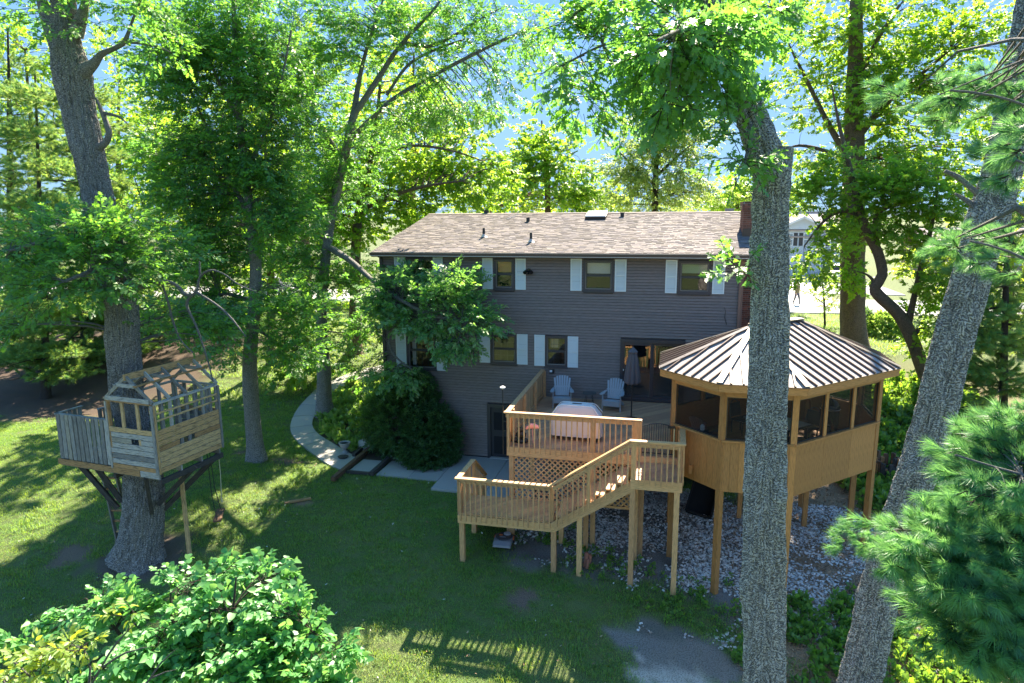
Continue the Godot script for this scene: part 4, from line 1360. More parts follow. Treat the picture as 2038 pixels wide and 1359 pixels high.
	part("rail_post", bx(Vector3(5.83, U + 0.5, 7.02), Vector3(0.13, 1.06, 0.1)), wood("deck_wood"), d)
	part("rail_post", bx(Vector3(7.0, U + 0.5, 7.0), Vector3(0.1, 1.06, 0.1)), wood("deck_wood"), d)
	part("rail_post", bx(Vector3(7.0, U + 0.5, 5.9), Vector3(0.1, 1.06, 0.1)), wood("deck_wood"), d)
	part("top_rail", bx(Vector3(6.42, U + 0.95, 7.05), Vector3(1.2, 0.12, 0.035)), wood("deck_wood"), d)
	part("top_rail", bx(Vector3(7.06, U + 0.95, 6.45), Vector3(0.035, 0.12, 1.2)), wood("deck_wood"), d)
	baluster_row(d, Vector3(5.9, U, 7.1), Vector3(7.05, U, 7.1), 8, -0.12, 0.98, Vector3(0, 0, 0.012))
	for i in 8: part("baluster", bx(Vector3(7.1, U + 0.43, 5.8 + i * 0.16), Vector3(0.036, 1.1, 0.036)), wood("deck_wood"), d)
	cap(d, Vector3(5.72, U + 1.045, 7.04), Vector3(7.14, U + 1.045, 7.04))
	cap(d, Vector3(7.06, U + 1.044, 6.96), Vector3(7.06, U + 1.044, 5.5))
	# stairs between the landings
	var n := 8
	for i in n - 1:
		var f := float(i + 1) / n
		var x := lerpf(3.66, 5.78, f)
		var yy := lerpf(L, U, f)
		part("stair_tread", bx(Vector3(x, yy - 0.02, 6.37), Vector3(0.29, 0.04, 1.26)), wood("deck_wood"), d)
		part("stair_riser", bx(Vector3(x - 0.14, yy - 0.12, 6.37), Vector3(0.022, 0.16, 1.24)), wood("deck_wood"), d)
	for z in [7.055, 5.72]:
		var m := MB.new()
		m.bar(Vector3(3.7, L - 0.13, z), Vector3(5.8, U - 0.2, z), 0.04, 0.27)
		part("stringer", m, wood("deck_wood"), d)
	for q in [[4.42, 6.96, 1.35], [4.45, 5.8, 1.3]]: post(d, q[0], q[1], q[2], 0.14)
	part("rail_post", bx(Vector3(4.66, 2.12, 7.03), Vector3(0.11, 1.25, 0.08)), wood("deck_wood"), d)
	cap(d, Vector3(3.6, L + 1.06, 7.04), Vector3(5.74, U + 1.055, 7.04))
	var tr := MB.new()
	tr.bar(Vector3(3.7, L + 0.98, 7.06), Vector3(5.78, U + 0.96, 7.06), 0.035, 0.11)
	part("top_rail", tr, wood("deck_wood"), d)
	for i in 14:
		var f := (i + 0.5) / 14
		part("baluster", bx(Vector3(lerpf(3.74, 5.76, f), lerpf(L, U, f) + 0.42, 7.1), Vector3(0.036, 1.12, 0.036)), wood("deck_wood"), d)

func make_gazebo() -> void:
	rng.seed = 41
	var g := thing("gazebo", "tan octagonal screened gazebo on stilts with striped metal roof", "gazebo")
	var C := Vector2(9.58, 3.85)
	var U := Vector2(0.70711, -0.70711)
	var oct := func(a: float) -> Array:
		var out := []
		for k in 8:
			var an := PI / 8 + k * PI / 4
			var p := Vector2(cos(an), sin(an)) * a / cos(PI / 8)
			out.push_back(C + p + U * (0.95 if p.dot(U) > 0 else -0.95))
		return out
	var wl: Array = oct.call(2.08)
	var ev: Array = oct.call(2.52)
	var Y := 2.6
	var fp := []
	for q in wl: fp.push_back([q.x, q.y])
	clip_boards(g, "floor_board", fp, Y, -PI / 4, 0.142, 0.006, 0.03, "gazebo_wood")
	for q in [[9.0, 2.5], [10.95, 2.6]]: post(g, q[0], q[1], 2.5, 0.14, "gazebo_wood")
	for e in [[7.3, 6.1, 8.4, 2.9], [9.1, 6.3, 10.9, 2.0], [7.2, 3.4, 11.9, 3.2]]:
		var m := MB.new()
		m.bar(Vector3(e[0], 2.44, e[1]), Vector3(e[2], 2.44, e[3]), 0.09, 0.24)
		part("beam", m, M.gazebo_wood1, g)
	for k in 8:
		var a: Vector2 = wl[k]
		var b: Vector2 = wl[(k + 1) % 8]
		var dir := (b - a).normalized()
		var out := Vector2(dir.y, -dir.x)
		if out.dot((a + b) / 2 - C) < 0: out = -out
		var A := Vector3(a.x, 0, a.y)
		var B := Vector3(b.x, 0, b.y)
		var D := Vector3(dir.x, 0, dir.y)
		var O := Vector3(out.x, 0, out.y)
		var L := (b - a).length()
		var bs := Basis(D, Vector3.UP, D.cross(Vector3.UP))
		# corner post from the ground to the header
		var gd := gy(a.x, a.y) - 0.2
		if k != 4: part("post", bx(Vector3(a.x, (gd + 4.86) / 2, a.y), Vector3(0.15, 4.86 - gd, 0.15), bs), wood("gazebo_wood"), g)
		else: part("post", bx(Vector3(a.x, (gd + 4.86) / 2, a.y), Vector3(0.14, 4.86 - gd, 0.14), bs), wood("gazebo_wood"), g)
		var doorway := k == 3    # the side that faces the deck
		var seg := 1 if L < 2.6 else 3
		if not doorway:
			# knee wall of boards
			var nb := 8 if L < 2.6 else 3
			for i in nb:
				var w := L / nb
				part("wall_board", bx(A + D * (w * (i + 0.5)) + O * 0.05 + Vector3(0, 2.8, 0), Vector3(w - 0.006, 1.36, 0.02), bs), M["gazebo_wood%d" % [0, 1, 3, 1][rng.randi() % 4]], g)
			part("wall_backing", bx((A + B) / 2 + O * 0.02 + Vector3(0, 2.8, 0), Vector3(L, 1.35, 0.03), bs), M.gazebo_wood1, g)
			part("sill", bx((A + B) / 2 + O * 0.03 + Vector3(0, 3.5, 0), Vector3(L + 0.06, 0.05, 0.16), bs), wood("gazebo_wood"), g)
			for i in seg:
				var p0 := A + D * (L * i / seg)
				var p1 := A + D * (L * (i + 1) / seg)
				if i > 0: part("mullion", bx(p0 + Vector3(0, 4.1, 0), Vector3(0.12, 1.2, 0.12), bs), wood("gazebo_wood"), g)
				part("screen", bx((p0 + p1) / 2 + O * 0.01 + Vector3(0, 4.1, 0), Vector3(L / seg - 0.13, 1.16, 0.004), bs), M.screen, g)
				var fr := MB.new()
				for s in [3.545, 4.66]: fr.box((p0 + p1) / 2 + O * 0.02 + Vector3(0, s, 0), Vector3(L / seg - 0.13, 0.03, 0.025), bs)
				for s in [0.08, L / seg - 0.08]: fr.box(p0 + D * s + O * 0.02 + Vector3(0, 4.1, 0), Vector3(0.03, 1.1, 0.024), bs)
				part("screen_frame", fr, M.black_metal, g)
		part("header", bx((A + B) / 2 + Vector3(0, 4.76, 0), Vector3(L + 0.04, 0.18, 0.12), bs), wood("gazebo_wood"), g)
		# roof
		var ea: Vector2 = ev[k]
		var eb: Vector2 = ev[(k + 1) % 8]
		var mid := (ea + eb) / 2 - C
		var apex := func(q: Vector2) -> Vector3:
			var s := 0.95 if (q - C).dot(U) > 0 else -0.95
			return Vector3(C.x + U.x * s, 6.2, C.y + U.y * s)
		var E0 := Vector3(ea.x, 5.1, ea.y)
		var E1 := Vector3(eb.x, 5.1, eb.y)
		var P0: Vector3 = apex.call(ea)
		var P1: Vector3 = apex.call(eb)
		var ed := (E1 - E0).normalized()
		var nn := ed.cross(P0 - E0).normalized()
		if nn.y < 0: nn = -nn
		var panel := MB.new()
		var i0 := panel.vert(E0, nn, Vector2(0, 0))
		panel.vert(E1, nn, Vector2((E1 - E0).length(), 0)); panel.vert(P1, nn, Vector2((P1 - E0).dot(ed), 2.6)); panel.vert(P0, nn, Vector2((P0 - E0).dot(ed), 2.6))
		var dn := -nn * 0.03
		panel.vert(E0 + dn, -nn); panel.vert(E1 + dn, -nn); panel.vert(P1 + dn, -nn); panel.vert(P0 + dn, -nn)
		var flip := (E1 - E0).cross(P0 - E0).dot(nn) < 0
		for t in [[0, 1, 2], [0, 2, 3]]:
			if flip: panel.tri(i0 + t[0], i0 + t[2], i0 + t[1])
			else: panel.tri(i0 + t[0], i0 + t[1], i0 + t[2])
			panel.tri(i0 + 4 + t[0], i0 + 4 + t[2], i0 + 4 + t[1])
		var ro := part("roof_panel", panel, M.roof_metal, g)
		# standing seams run straight up the slope
		var upd := nn.cross(ed).normalized()
		if upd.y < 0: upd = -upd
		var Ls := (E1 - E0).length()
		var cnt := int(round(Ls / 0.31))
		var hh := (P0 - E0).dot(upd)
		var x0 := (P0 - E0).dot(ed)
		var x1 := (P1 - E0).dot(ed)
		for i in range(1, cnt):
			var x := Ls * i / cnt
			var top := hh
			if x < x0: top = hh * x / x0
			elif x > x1: top = hh * (Ls - x) / (Ls - x1)
			if top < 0.15: continue
			var sm := MB.new()
			sm.bar(E0 + ed * x + nn * 0.022 - upd * 0.01, E0 + ed * x + upd * (top - 0.03) + nn * 0.022, 0.038, 0.05, nn)
			part("seam", sm, M.seam, ro)
		var hip := MB.new()
		hip.bar(E0 + Vector3(0, 0.035, 0), P0 + Vector3(0, 0.035, 0), 0.17, 0.02)
		part("hip_cap", hip, M.hip_cap, g)
		part("fascia", bx((E0 + E1) / 2 + Vector3(0, -0.12, 0) - O * 0.03, Vector3(Ls - 0.02, 0.19, 0.035), bs), wood("gazebo_wood"), g)
		part("drip_edge", bx((E0 + E1) / 2 + Vector3(0, -0.012, 0) - O * 0.0, Vector3(Ls, 0.02, 0.03), bs), M.seam, g)
		var rf := MB.new()
		rf.bar(Vector3(a.x, 4.83, a.y), P0 + Vector3(0, -0.16, 0), 0.04, 0.13)
		part("rafter", rf, M.gazebo_wood1, g)
		for i in range(1, cnt * 2):
			if i % 2: continue
			var q := E0.lerp(E1, float(i) / (cnt * 2))
			part("rafter_tail", bx(q - O * 0.25 + Vector3(0, -0.14, 0), Vector3(0.04, 0.1, 0.36), bs), M.gazebo_wood1, g)
	var rd := MB.new()
	rd.bar(Vector3(C.x - U.x * 1.05, 6.235, C.y - U.y * 1.05), Vector3(C.x + U.x * 1.05, 6.235, C.y + U.y * 1.05), 0.3, 0.03)
	part("ridge_cap", rd, M.hip_cap, g)
	part("brace_box", bx(Vector3(7.35, 2.12, 5.2), Vector3(0.34, 0.3, 0.3)), M.gazebo_wood0, g)

# ---------------------------------------------------------------- tree house
func make_treehouse() -> void:
	rng.seed = 51
	var t := thing("tree_house", "weathered wooden tree house with open rafters and a fenced side deck", "tree house")
	var F := 2.45
	var org := Vector3(-6.65, 0, 9.5)           # front right corner of the cabin
	var bs := Basis(Vector3.UP, -0.11)          # the cabin is turned a little
	var X := bs * Vector3.LEFT
	var Z := bs * Vector3.FORWARD
	var at := func(a: float, y: float, b: float) -> Vector3: return org + X * a + Z * b + Vector3(0, y, 0)
	var W := 1.62
	var D := 2.3
	# floor frame
	for b in [0.0, 0.75, 1.5, 2.2]:
		var m := MB.new()
		m.bar(at.call(-0.02, F - 0.08, b), at.call(W + 2.05 if b < 1.6 else W, F - 0.08, b), 0.045, 0.17)
		part("joist", m, wood("grey_wood"), t)
	for a in [0.0, W]:
		var m := MB.new()
		m.bar(at.call(a, F - 0.24, -0.02), at.call(a, F - 0.24, D), 0.09, 0.15)
		part("joist", m, M.dark_timber, t)
	for i in 16:
		var m := MB.new()
		var b0 := i * 0.142 + 0.03
		m.bar(at.call(0.0, F + 0.02, b0), at.call(W + (2.0 if b0 < 1.5 else 0.0), F + 0.02, b0), 0.135, 0.03)
		part("floor_board", m, wood("grey_wood"), t)
	var front := MB.new()
	front.bar(at.call(-0.03, F - 0.05, -0.04), at.call(0.62, F - 0.05, -0.04), 0.03, 0.16)
	part("rim_board", front, M.grey_wood1, t)
	front = MB.new()
	front.bar(at.call(0.64, F - 0.05, -0.04), at.call(W + 2.1, F - 0.05, -0.04), 0.04, 0.17)
	part("rim_board", front, M.tan_wood1, t)
	# boarded walls with a slot, then open studs up to the plate
	var plate := 4.36
	var wall_top := 3.66
	var face := func(p0: Vector3, p1: Vector3, rows: int, out: Vector3, slot0: float, slot1: float, slotrow: int, mats: String) -> void:
		var L := (p1 - p0).length()
		var d := (p1 - p0) / L
		for r in rows:
			var h := (wall_top - F) / rows
			var y := F + h * (r + 0.5)
			var spans := [[0.0, L]]
			if r == slotrow: spans = [[0.0, slot0], [slot1, L]]
			for s in spans:
				var m := MB.new()
				m.bar(p0 + d * s[0] + Vector3(0, y, 0) + out * rnd(0.026, 0.034), p0 + d * s[1] + Vector3(0, y, 0) + out * rnd(0.026, 0.034), 0.024, h - 0.018)
				part("wall_board", m, M[("grey_wood" if (mats == "mix" and r > 0 and r < rows - 1) else "tan_wood") + str(rng.randi() % 4)], t)
	var fr: Vector3 = at.call(0, 0, 0)
	var fl: Vector3 = at.call(W, 0, 0)
	var br: Vector3 = at.call(0, 0, D)
	var bl: Vector3 = at.call(W, 0, D)
	face.call(fl, fr, 8, -Z, 0.78, 1.14, 5, "mix")
	face.call(fr, br, 8, -X, 0.75, 1.3, 4, "tan")
	face.call(bl, br, 8, Z, 0.0, 0.0, 99, "mix")
	for q in [[fl, fr, 4, -Z], [fr, br, 9, -X], [br, bl, 5, Z], [bl, fl, 5, X]]:
		var p0: Vector3 = q[0]
		var p1: Vector3 = q[1]
		for i in int(q[2]):
			var p := p0.lerp(p1, float(i) / (q[2] - (1 if i == q[2] - 1 or true else 0)))
			var w := 0.14 if (i == 0 or i == q[2] - 1) else 0.09
			part("stud", bx(p + Vector3(0, (F + plate) / 2, 0), Vector3(w, plate - F, 0.05 if i else 0.08), bs if q[3] == -Z or q[3] == Z else bs * Basis(Vector3.UP, PI / 2)), M[("tan_wood" if q[3] == -Z else "grey_wood") + str(rng.randi() % 4)], t)
		var m := MB.new()
		m.bar(p0 + Vector3(0, plate + 0.025, 0), p1 + Vector3(0, plate + 0.025, 0), 0.1, 0.05)
		part("top_plate", m, M.tan_wood1 if q[3] == -Z else M.grey_wood1, t)
	for y in [3.92, 4.12]:
		var m := MB.new()
		m.bar(fr + Vector3(0, y, 0) - X * 0.03, br + Vector3(0, y, 0) - X * 0.03, 0.02, 0.05)
		part("batten", m, M.tan_wood2, t)
	# roof frame
	var RY := 5.08
	var rm := MB.new()
	rm.bar(at.call(W / 2, RY, -0.08), at.call(W / 2, RY, D + 0.5), 0.045, 0.17)
	part("ridge_beam", rm, M.tan_wood0, t)
	for i in 5:
		var b := lerpf(-0.02, D, i / 4.0)
		for s in [-1, 1]:
			var m := MB.new()
			m.bar(at.call(W / 2 + s * 0.02, RY, b), at.call(W / 2 + s * (W / 2 + 0.04), plate + 0.06, b), 0.045, 0.09)
			part("rafter", m, wood("grey_wood"), t)
		if i % 2 == 0 or i == 0:
			var m := MB.new()
			m.bar(at.call(W / 2 - 0.32, 4.86, b - 0.04), at.call(W / 2 + 0.32, 4.86, b - 0.04), 0.03, 0.1)
			part("collar_tie", m, M.grey_wood1, t)
	var tie := MB.new()
	tie.bar(at.call(0.05, plate + 0.11, -0.05), at.call(W - 0.05, plate + 0.11, -0.05), 0.03, 0.12)
	part("collar_tie", tie, M.grey_wood1, t)
	for s in [0.28, 0.72]:
		var m := MB.new()
		m.bar(at.call(W * s, lerpf(plate, RY, 0.56) + 0.1, -0.1), at.call(W * s, lerpf(plate, RY, 0.56) + 0.1, D + 0.2), 0.09, 0.035)
		part("purlin", m, M.tan_wood1 if s < 0.5 else M.grey_wood0, t)
	# side deck: pickets
	for i in 12:
		var a := W + 0.08 + i * 0.165
		part("picket", bx(at.call(a, F + 0.72, -0.05), Vector3(0.13 + rnd(-.015, .015), 1.3 + rnd(-.03, .03), 0.022), bs * Basis(Vector3(0, 0, 1), rnd(-.02, .02))), wood("grey_wood"), t)
	for i in 5:
		part("picket", bx(at.call(W + 2.0, F + 0.72, 0.08 + i * 0.155), Vector3(0.022, 1.3, 0.13), bs), wood("grey_wood"), t)
	for i in 7:
		part("picket", bx(at.call(W + 1.25 - i * 0.015, F + 0.72, 0.75 + i * 0.15), Vector3(0.022, 1.3, 0.12), bs), wood("grey_wood"), t)
	for q in [[W, 0.0, W + 2.03, 0.0], [W + 2.0, -0.03, W + 2.0, 0.8], [W + 1.25, 0.7, W + 1.15, 1.75]]:
		for y in [F + 1.36, F + 0.16]:
			var m := MB.new()
			m.bar(at.call(q[0], y, q[1]), at.call(q[2], y, q[3]), 0.1 if y > F + 1 else 0.05, 0.04)
			part("rail", m, wood("grey_wood"), t)
	# braces to the trunk
	for q in [[W + 1.5, 0.1, F - 0.1, W + 0.62, 0.45, 0.95], [W + 0.75, 0.05, F - 0.12, W + 0.4, 0.42, 1.2], [0.05, D - 0.1, F - 0.2, 1.1, 1.0, 0.85], [-0.05, 1.2, F - 0.2, 0.95, 0.7, 1.15], [0.5, 0.0, F - 0.15, 0.95, 0.45, 1.0]]:
		var m := MB.new()
		m.bar(at.call(q[0], q[2], q[1]), at.call(q[3], q[5], q[4]), 0.09, 0.14)
		part("brace", m, M.dark_timber, t)
	# ladders
	var ld := thing("ladder", "grey wooden ladder leaning against the back left of the tree house trunk", "ladder", Vector3(-9.9, gy(-9.9, 7.9), 7.9))
	for s in [0.0, 0.42]:
		var m := MB.new()
		m.bar(Vector3(s, 0, -s * 0.2), Vector3(s + 0.05, 2.9, 0.35 - s * 0.2), 0.05, 0.1, Vector3(0, 0, 1))
		part("rail", m, M.grey_wood2, ld)
	for i in 7:
		var m := MB.new()
		m.bar(Vector3(0.0, 0.35 + i * 0.37, 0.05 * i), Vector3(0.44, 0.35 + i * 0.37, -0.08 + 0.05 * i), 0.1, 0.04)
		part("rung", m, wood("tan_wood"), ld)
	var l2 := thing("support_post", "orange brown board standing upright right of the tree house trunk", "post", Vector3(-7.15, gy(-7.15, 8.1), 8.1))
	var pm := MB.new()
	pm.bar(Vector3(0, 0, 0), Vector3(-0.02, 3.05, 0.0), 0.06, 0.12, Vector3(1, 0, 0))
	part("board", pm, M.tan_wood2, l2)
	var sw := thing("swing", "plank swing hanging on dark ropes behind the tree house trunk", "swing", Vector3(-6.95, gy(-6.9, 6.9) + 0.55, 6.9), 0.5)
	part("seat", bx(Vector3.ZERO, Vector3(0.24, 0.04, 0.95)), M.old_timber, sw)
	for z in [-0.42, 0.42]:
		var m := MB.new()
		m.tube([Vector3(0, 0.02, z), Vector3(-0.1, 0.8, z * 0.7), Vector3(-0.15, 2.35, z * 0.5)], [0.012, 0.012, 0.012], 5)
		part("rope", m, M.dark_timber, sw)
	var rp := MB.new()
	rp.tube([Vector3(-6.5, 2.3, 7.25), Vector3(-6.49, 1.6, 7.25), Vector3(-6.53, 0.85, 7.25), Vector3(-6.52, 0.7, 7.26)], [0.014, 0.014, 0.014, 0.03], 6)
	tag(obj("rope", rp, mat("rope_tan", 0.5, 0.44, 0.28, 0.9)), "pale rope hanging from the right corner of the tree house", "rope")

# ---------------------------------------------------------------- things on the deck
func adirondack(at: Vector3, turn: float, label: String, m: Material) -> void:
	var t := thing("adirondack_chair", label, "chair", at, turn, "adirondack chairs on the deck")
	for i in 7:
		var a := (i - 3) / 3.0
		var h := 0.72 + 0.13 * sqrt(maxf(0, 1.05 - a * a))
		var x0 := a * 0.2
		var x1 := a * 0.27
		var b := MB.new()
		b.bar(Vector3(x0, 0.33, -0.16), Vector3(x1, 0.33 + h * 0.78, -0.16 - h * 0.36), 0.066, 0.022, Vector3(0, 0.4, 1))
		part("back_slat", b, m, t)
	var cr := MB.new()
	cr.bar(Vector3(-0.3, 0.62, -0.31), Vector3(0.3, 0.62, -0.31), 0.04, 0.05)
	part("back_brace", cr, m, t)
	for i in 6:
		var f := i / 5.0
		part("seat_slat", bx(Vector3(0, 0.37 - 0.1 * (1 - f) + (-0.02 if i == 5 else 0.0), lerpf(-0.2, 0.3, f)), Vector3(0.52, 0.022, 0.085)), m, t)
	for s in [-1, 1]:
		var ar := MB.new()
		ar.prism(PackedVector2Array([Vector2(s * 0.27, -0.28), Vector2(s * 0.33, -0.28), Vector2(s * 0.4, 0.1), Vector2(s * 0.42, 0.3), Vector2(s * 0.38, 0.38), Vector2(s * 0.3, 0.38), Vector2(s * 0.27, 0.28)]), 0.57, 0.592)
		part("armrest", ar, m, t)
		part("leg", bx(Vector3(s * 0.31, 0.285, 0.28), Vector3(0.03, 0.57, 0.11)), m, t)
		var lg := MB.new()
		lg.bar(Vector3(s * 0.27, 0.36, 0.3), Vector3(s * 0.27, 0.06, -0.5), 0.028, 0.1)
		part("leg", lg, m, t)
	part("apron", bx(Vector3(0, 0.26, 0.33), Vector3(0.56, 0.16, 0.02)), m, t)

func make_deck_things() -> void:
	rng.seed = 61
	var pl := mat("grey_blue_plastic", 0.3, 0.33, 0.35, 0.5)
	adirondack(Vector3(2.98, 2.6, 1.15), 0.15, "grey blue adirondack chair in the deck corner beside the side railing", pl)
	adirondack(Vector3(4.78, 2.6, 1.2), -0.12, "grey blue adirondack chair just left of the sliding door", pl)
	var st := thing("side_table", "small round dark mesh table between the two grey chairs", "table", Vector3(3.88, 2.6, 0.62))
	var tp := MB.new()
	tp.lathe([[0.0, 0.36], [0.24, 0.36], [0.255, 0.37], [0.25, 0.385], [0.0, 0.38]], Vector3.ZERO, 24)
	part("table_top", tp, mat("dark_mesh", 0.08, 0.08, 0.075, 0.5), st)
	for k in 4:
		var a := TAU * k / 4 + 0.5
		var m := MB.new()
		m.tube([Vector3(cos(a) * 0.13, 0.36, sin(a) * 0.13), Vector3(cos(a) * 0.2, 0, sin(a) * 0.2)], [0.009, 0.009], 6)
		part("leg", m, M.black_metal, st)
	# covered grill
	var gr := thing("covered_grill", "barbecue grill under a pale taupe fabric cover by the front railing", "grill", Vector3(3.98, 2.6, 4.55), -0.03)
	var cv := mat("grill_cover", 0.6, 0.53, 0.51, 0.75)
	cv.rim_enabled = true; cv.rim = 0.4
	var cm := MB.new()
	var ring := func(w: float, dp: float, y: float, wav: float) -> Array:
		var out := []
		for i in 48:
			var a := TAU * i / 48
			var cs := cos(a)
			var sn := sin(a)
			var e := 5.0
			var r := pow(pow(absf(cs), e) + pow(absf(sn), e), -1.0 / e)
			out.push_back(Vector3(cs * r * w * 0.5, y, sn * r * dp * 0.5) * Vector3(1 + wav * sin(a * 9 + y * 5) * 0.02, 1, 1 + wav * sin(a * 11) * 0.035))
		return out
	var rings := [ring.call(1.56, 0.68, 0.13, 1.0), ring.call(1.53, 0.66, 0.4, 0.7), ring.call(1.5, 0.64, 0.72, 0.3), ring.call(1.47, 0.62, 0.76, 0.0), ring.call(1.1, 0.46, 1.0, 0.0), ring.call(0.9, 0.38, 1.05, 0.0), ring.call(0.3, 0.1, 1.075, 0.0)]
	for r in rings.size() - 1:
		for i in 48:
			var j := (i + 1) % 48
			cm.quad(rings[r][j], rings[r][i], rings[r + 1][i], rings[r + 1][j])
	part("cover", cm, cv, gr)
	var pip := MB.new()
	for s in [-1, 1]:
		for q in [[[0.735, 0.77, 0.31], [0.55, 1.01, 0.23], [0.45, 1.06, 0.19], [-0.45, 1.06, 0.19], [-0.55, 1.01, 0.23], [-0.735, 0.77, 0.31]]]:
			var pts := []
			var rr := []
			for e in q:
				pts.push_back(Vector3(e[0], e[1], e[2] * s)); rr.push_back(0.011)
			pip.tube(pts, rr, 5)
	part("piping", pip, M.white, gr)
	for s in [[-0.62, 0.22], [0.62, 0.22], [-0.62, -0.22], [0.62, -0.22]]:
		var m := MB.new()
		m.tube([Vector3(s[0], 0, s[1]), Vector3(s[0], 0.5, s[1])], [0.03, 0.02], 8)
		part("leg", m, M.black_metal, gr)
	part("cabinet", bx(Vector3(0, 0.3, 0), Vector3(1.3, 0.36, 0.5)), M.black_metal, gr)
	# closed umbrella
	var um := thing("patio_umbrella", "closed grey patio umbrella on a black pole in front of the sliding door", "umbrella", Vector3(5.47, 2.6, 2.25))
	var po := MB.new()
	po.tube([Vector3(0, 0, 0), Vector3(0, 1.1, 0), Vector3(0, 2.45, 0)], [0.024, 0.024, 0.02], 10)
	part("pole", po, M.black_metal, um)
	var cp := MB.new()
	var fold := func(y: float, r: float) -> Array:
		var out := []
		for i in 49:
			var a := TAU * i / 48
			out.push_back(Vector3(cos(a), 0, sin(a)) * r * (0.78 + 0.28 * absf(cos(a * 4 + y * 0.4))) + Vector3(0, y, 0))
		return out
	var fr := [fold.call(1.2, 0.2), fold.call(1.26, 0.26), fold.call(1.5, 0.24), fold.call(1.9, 0.19), fold.call(2.2, 0.13), fold.call(2.27, 0.155), fold.call(2.36, 0.07), fold.call(2.42, 0.02)]
	for r in fr.size() - 1:
		for i in 48: cp.quad(fr[r][i + 1], fr[r][i], fr[r + 1][i], fr[r + 1][i + 1])
	part("canopy", cp, mat("canopy_grey", 0.1, 0.09, 0.097, 0.8), um)
	for i in 6:
		var a := TAU * i / 6
		var m := MB.new()
		m.tube([Vector3(cos(a) * 0.17, 1.17, sin(a) * 0.17), Vector3(cos(a) * 0.03, 1.8, sin(a) * 0.03)], [0.007, 0.006], 5)
		part("rib", m, M.black_metal, um)
	var ft := MB.new()
	ft.lathe([[0.0, 0.07], [0.05, 0.07], [0.2, 0.03], [0.22, 0.0]], Vector3.ZERO, 20)
	part("base", ft, M.black_metal, um)
	# gate
	var gt := thing("safety_gate", "black metal gate with a curved top closing the deck entrance", "gate", Vector3(5.98, 2.62, 5.66))
	var nb := 15
	var Wg := 0.88
	for i in nb:
		var x := Wg * i / (nb - 1)
		var h := 0.78 + 0.1 * sin(PI * x / Wg)
		var m := MB.new()
		m.tube([Vector3(x, 0.06, 0), Vector3(x, h + 0.05, 0)], [0.008, 0.008], 6)
		part("bar", m, M.black_metal, gt)
	var tp2 := MB.new()
	var pts := []
	var rr := []
	for i in 17:
		pts.push_back(Vector3(Wg * i / 16.0, 0.83 + 0.1 * sin(PI * i / 16.0), 0)); rr.push_back(0.014)
	tp2.tube(pts, rr, 8)
	part("top_rail", tp2, M.black_metal, gt)
	part("bottom_rail", bx(Vector3(Wg / 2, 0.06, 0), Vector3(Wg, 0.03, 0.03)), M.black_metal, gt)
	part("latch", bx(Vector3(Wg - 0.1, 0.85, 0.02), Vector3(0.2, 0.06, 0.05)), M.black_metal, gt)
	part("latch_post", bx(Vector3(Wg - 0.02, 0.6, 0.03), Vector3(0.03, 0.5, 0.03)), M.steel, gt)
	part("post", bx(Vector3(Wg, 0.42, 0), Vector3(0.035, 0.86, 0.035)), M.black_metal, gt)
	# ornaments in the deck corner
	var og := thing("garden_statue", "black stacked ornament standing in the front left deck corner", "statue", Vector3(2.42, 2.6, 5.3))
	var bd := MB.new()
	bd.lathe([[0.16, 0.0], [0.17, 0.06], [0.1, 0.12], [0.15, 0.2], [0.16, 0.27], [0.09, 0.34], [0.12, 0.4], [0.11, 0.46], [0.0, 0.49]], Vector3.ZERO, 14, Vector2(1, 0.85))
	part("body", bd, M.black_gloss, og)
	for s in [-1, 1]:
		var m := MB.new()
		m.lathe([[0.0, -0.08], [0.07, -0.05], [0.08, 0.0], [0.06, 0.06], [0.0, 0.08]], Vector3(s * 0.16, 0.09, 0.08), 10)
		part("paw", m, M.black_gloss, og)
		m = MB.new()
		m.tube([Vector3(s * 0.06, 0.44, 0), Vector3(s * 0.085, 0.53, 0), Vector3(s * 0.08, 0.58, 0)], [0.03, 0.035, 0.015], 8)
		part("ear", m, mat("statue_grey", 0.2, 0.19, 0.18, 0.6) if s < 0 else M.statue_grey, og)
	var fm := thing("garden_flamingo", "pink flamingo ornament on thin legs beside the black statue", "ornament", Vector3(2.72, 2.6, 5.3))
	var pk := mat("pink", 0.8, 0.34, 0.3, 0.45)
	var fb := MB.new()
	fb.tube([Vector3(0.26, 0.46, 0), Vector3(0.2, 0.5, 0), Vector3(0.1, 0.53, 0), Vector3(0.0, 0.52, 0), Vector3(-0.1, 0.47, 0), Vector3(-0.15, 0.42, 0)], [0.01, 0.06, 0.085, 0.08, 0.05, 0.015], 12)
	part("body", fb, pk, fm)
	var nk := MB.new()
	nk.tube([Vector3(0.2, 0.5, 0), Vector3(0.24, 0.42, 0.02), Vector3(0.2, 0.3, 0.03), Vector3(0.22, 0.15, 0.03), Vector3(0.3, 0.0, 0.03)], [0.012, 0.01, 0.009, 0.008, 0.007], 6)
	part("stake", nk, M.black_metal, fm)
	for s in [0.05, 0.09]:
		var m := MB.new()
		m.tube([Vector3(s, 0.46, 0), Vector3(s + 0.02, 0.0, 0)], [0.012, 0.01], 6)
		part("leg", m, M.black_metal if s > 0.06 else pk, fm)
	# pole lamp on the deck corner
	var pole := thing("pole_lamp", "thin black pole with a white cap clamped to the deck corner", "lamp post", Vector3(1.98, 2.35, 5.74))
	var pm := MB.new()
	pm.tube([Vector3(0, 0, 0), Vector3(0, 2.0, 0)], [0.016, 0.014], 8)
	part("pole", pm, M.black_metal, pole)
	var cpm := MB.new()
	cpm.lathe([[0.02, 1.97], [0.075, 2.0], [0.08, 2.03], [0.03, 2.06], [0.0, 2.065]], Vector3.ZERO, 14)
	part("cap", cpm, M.white, pole)
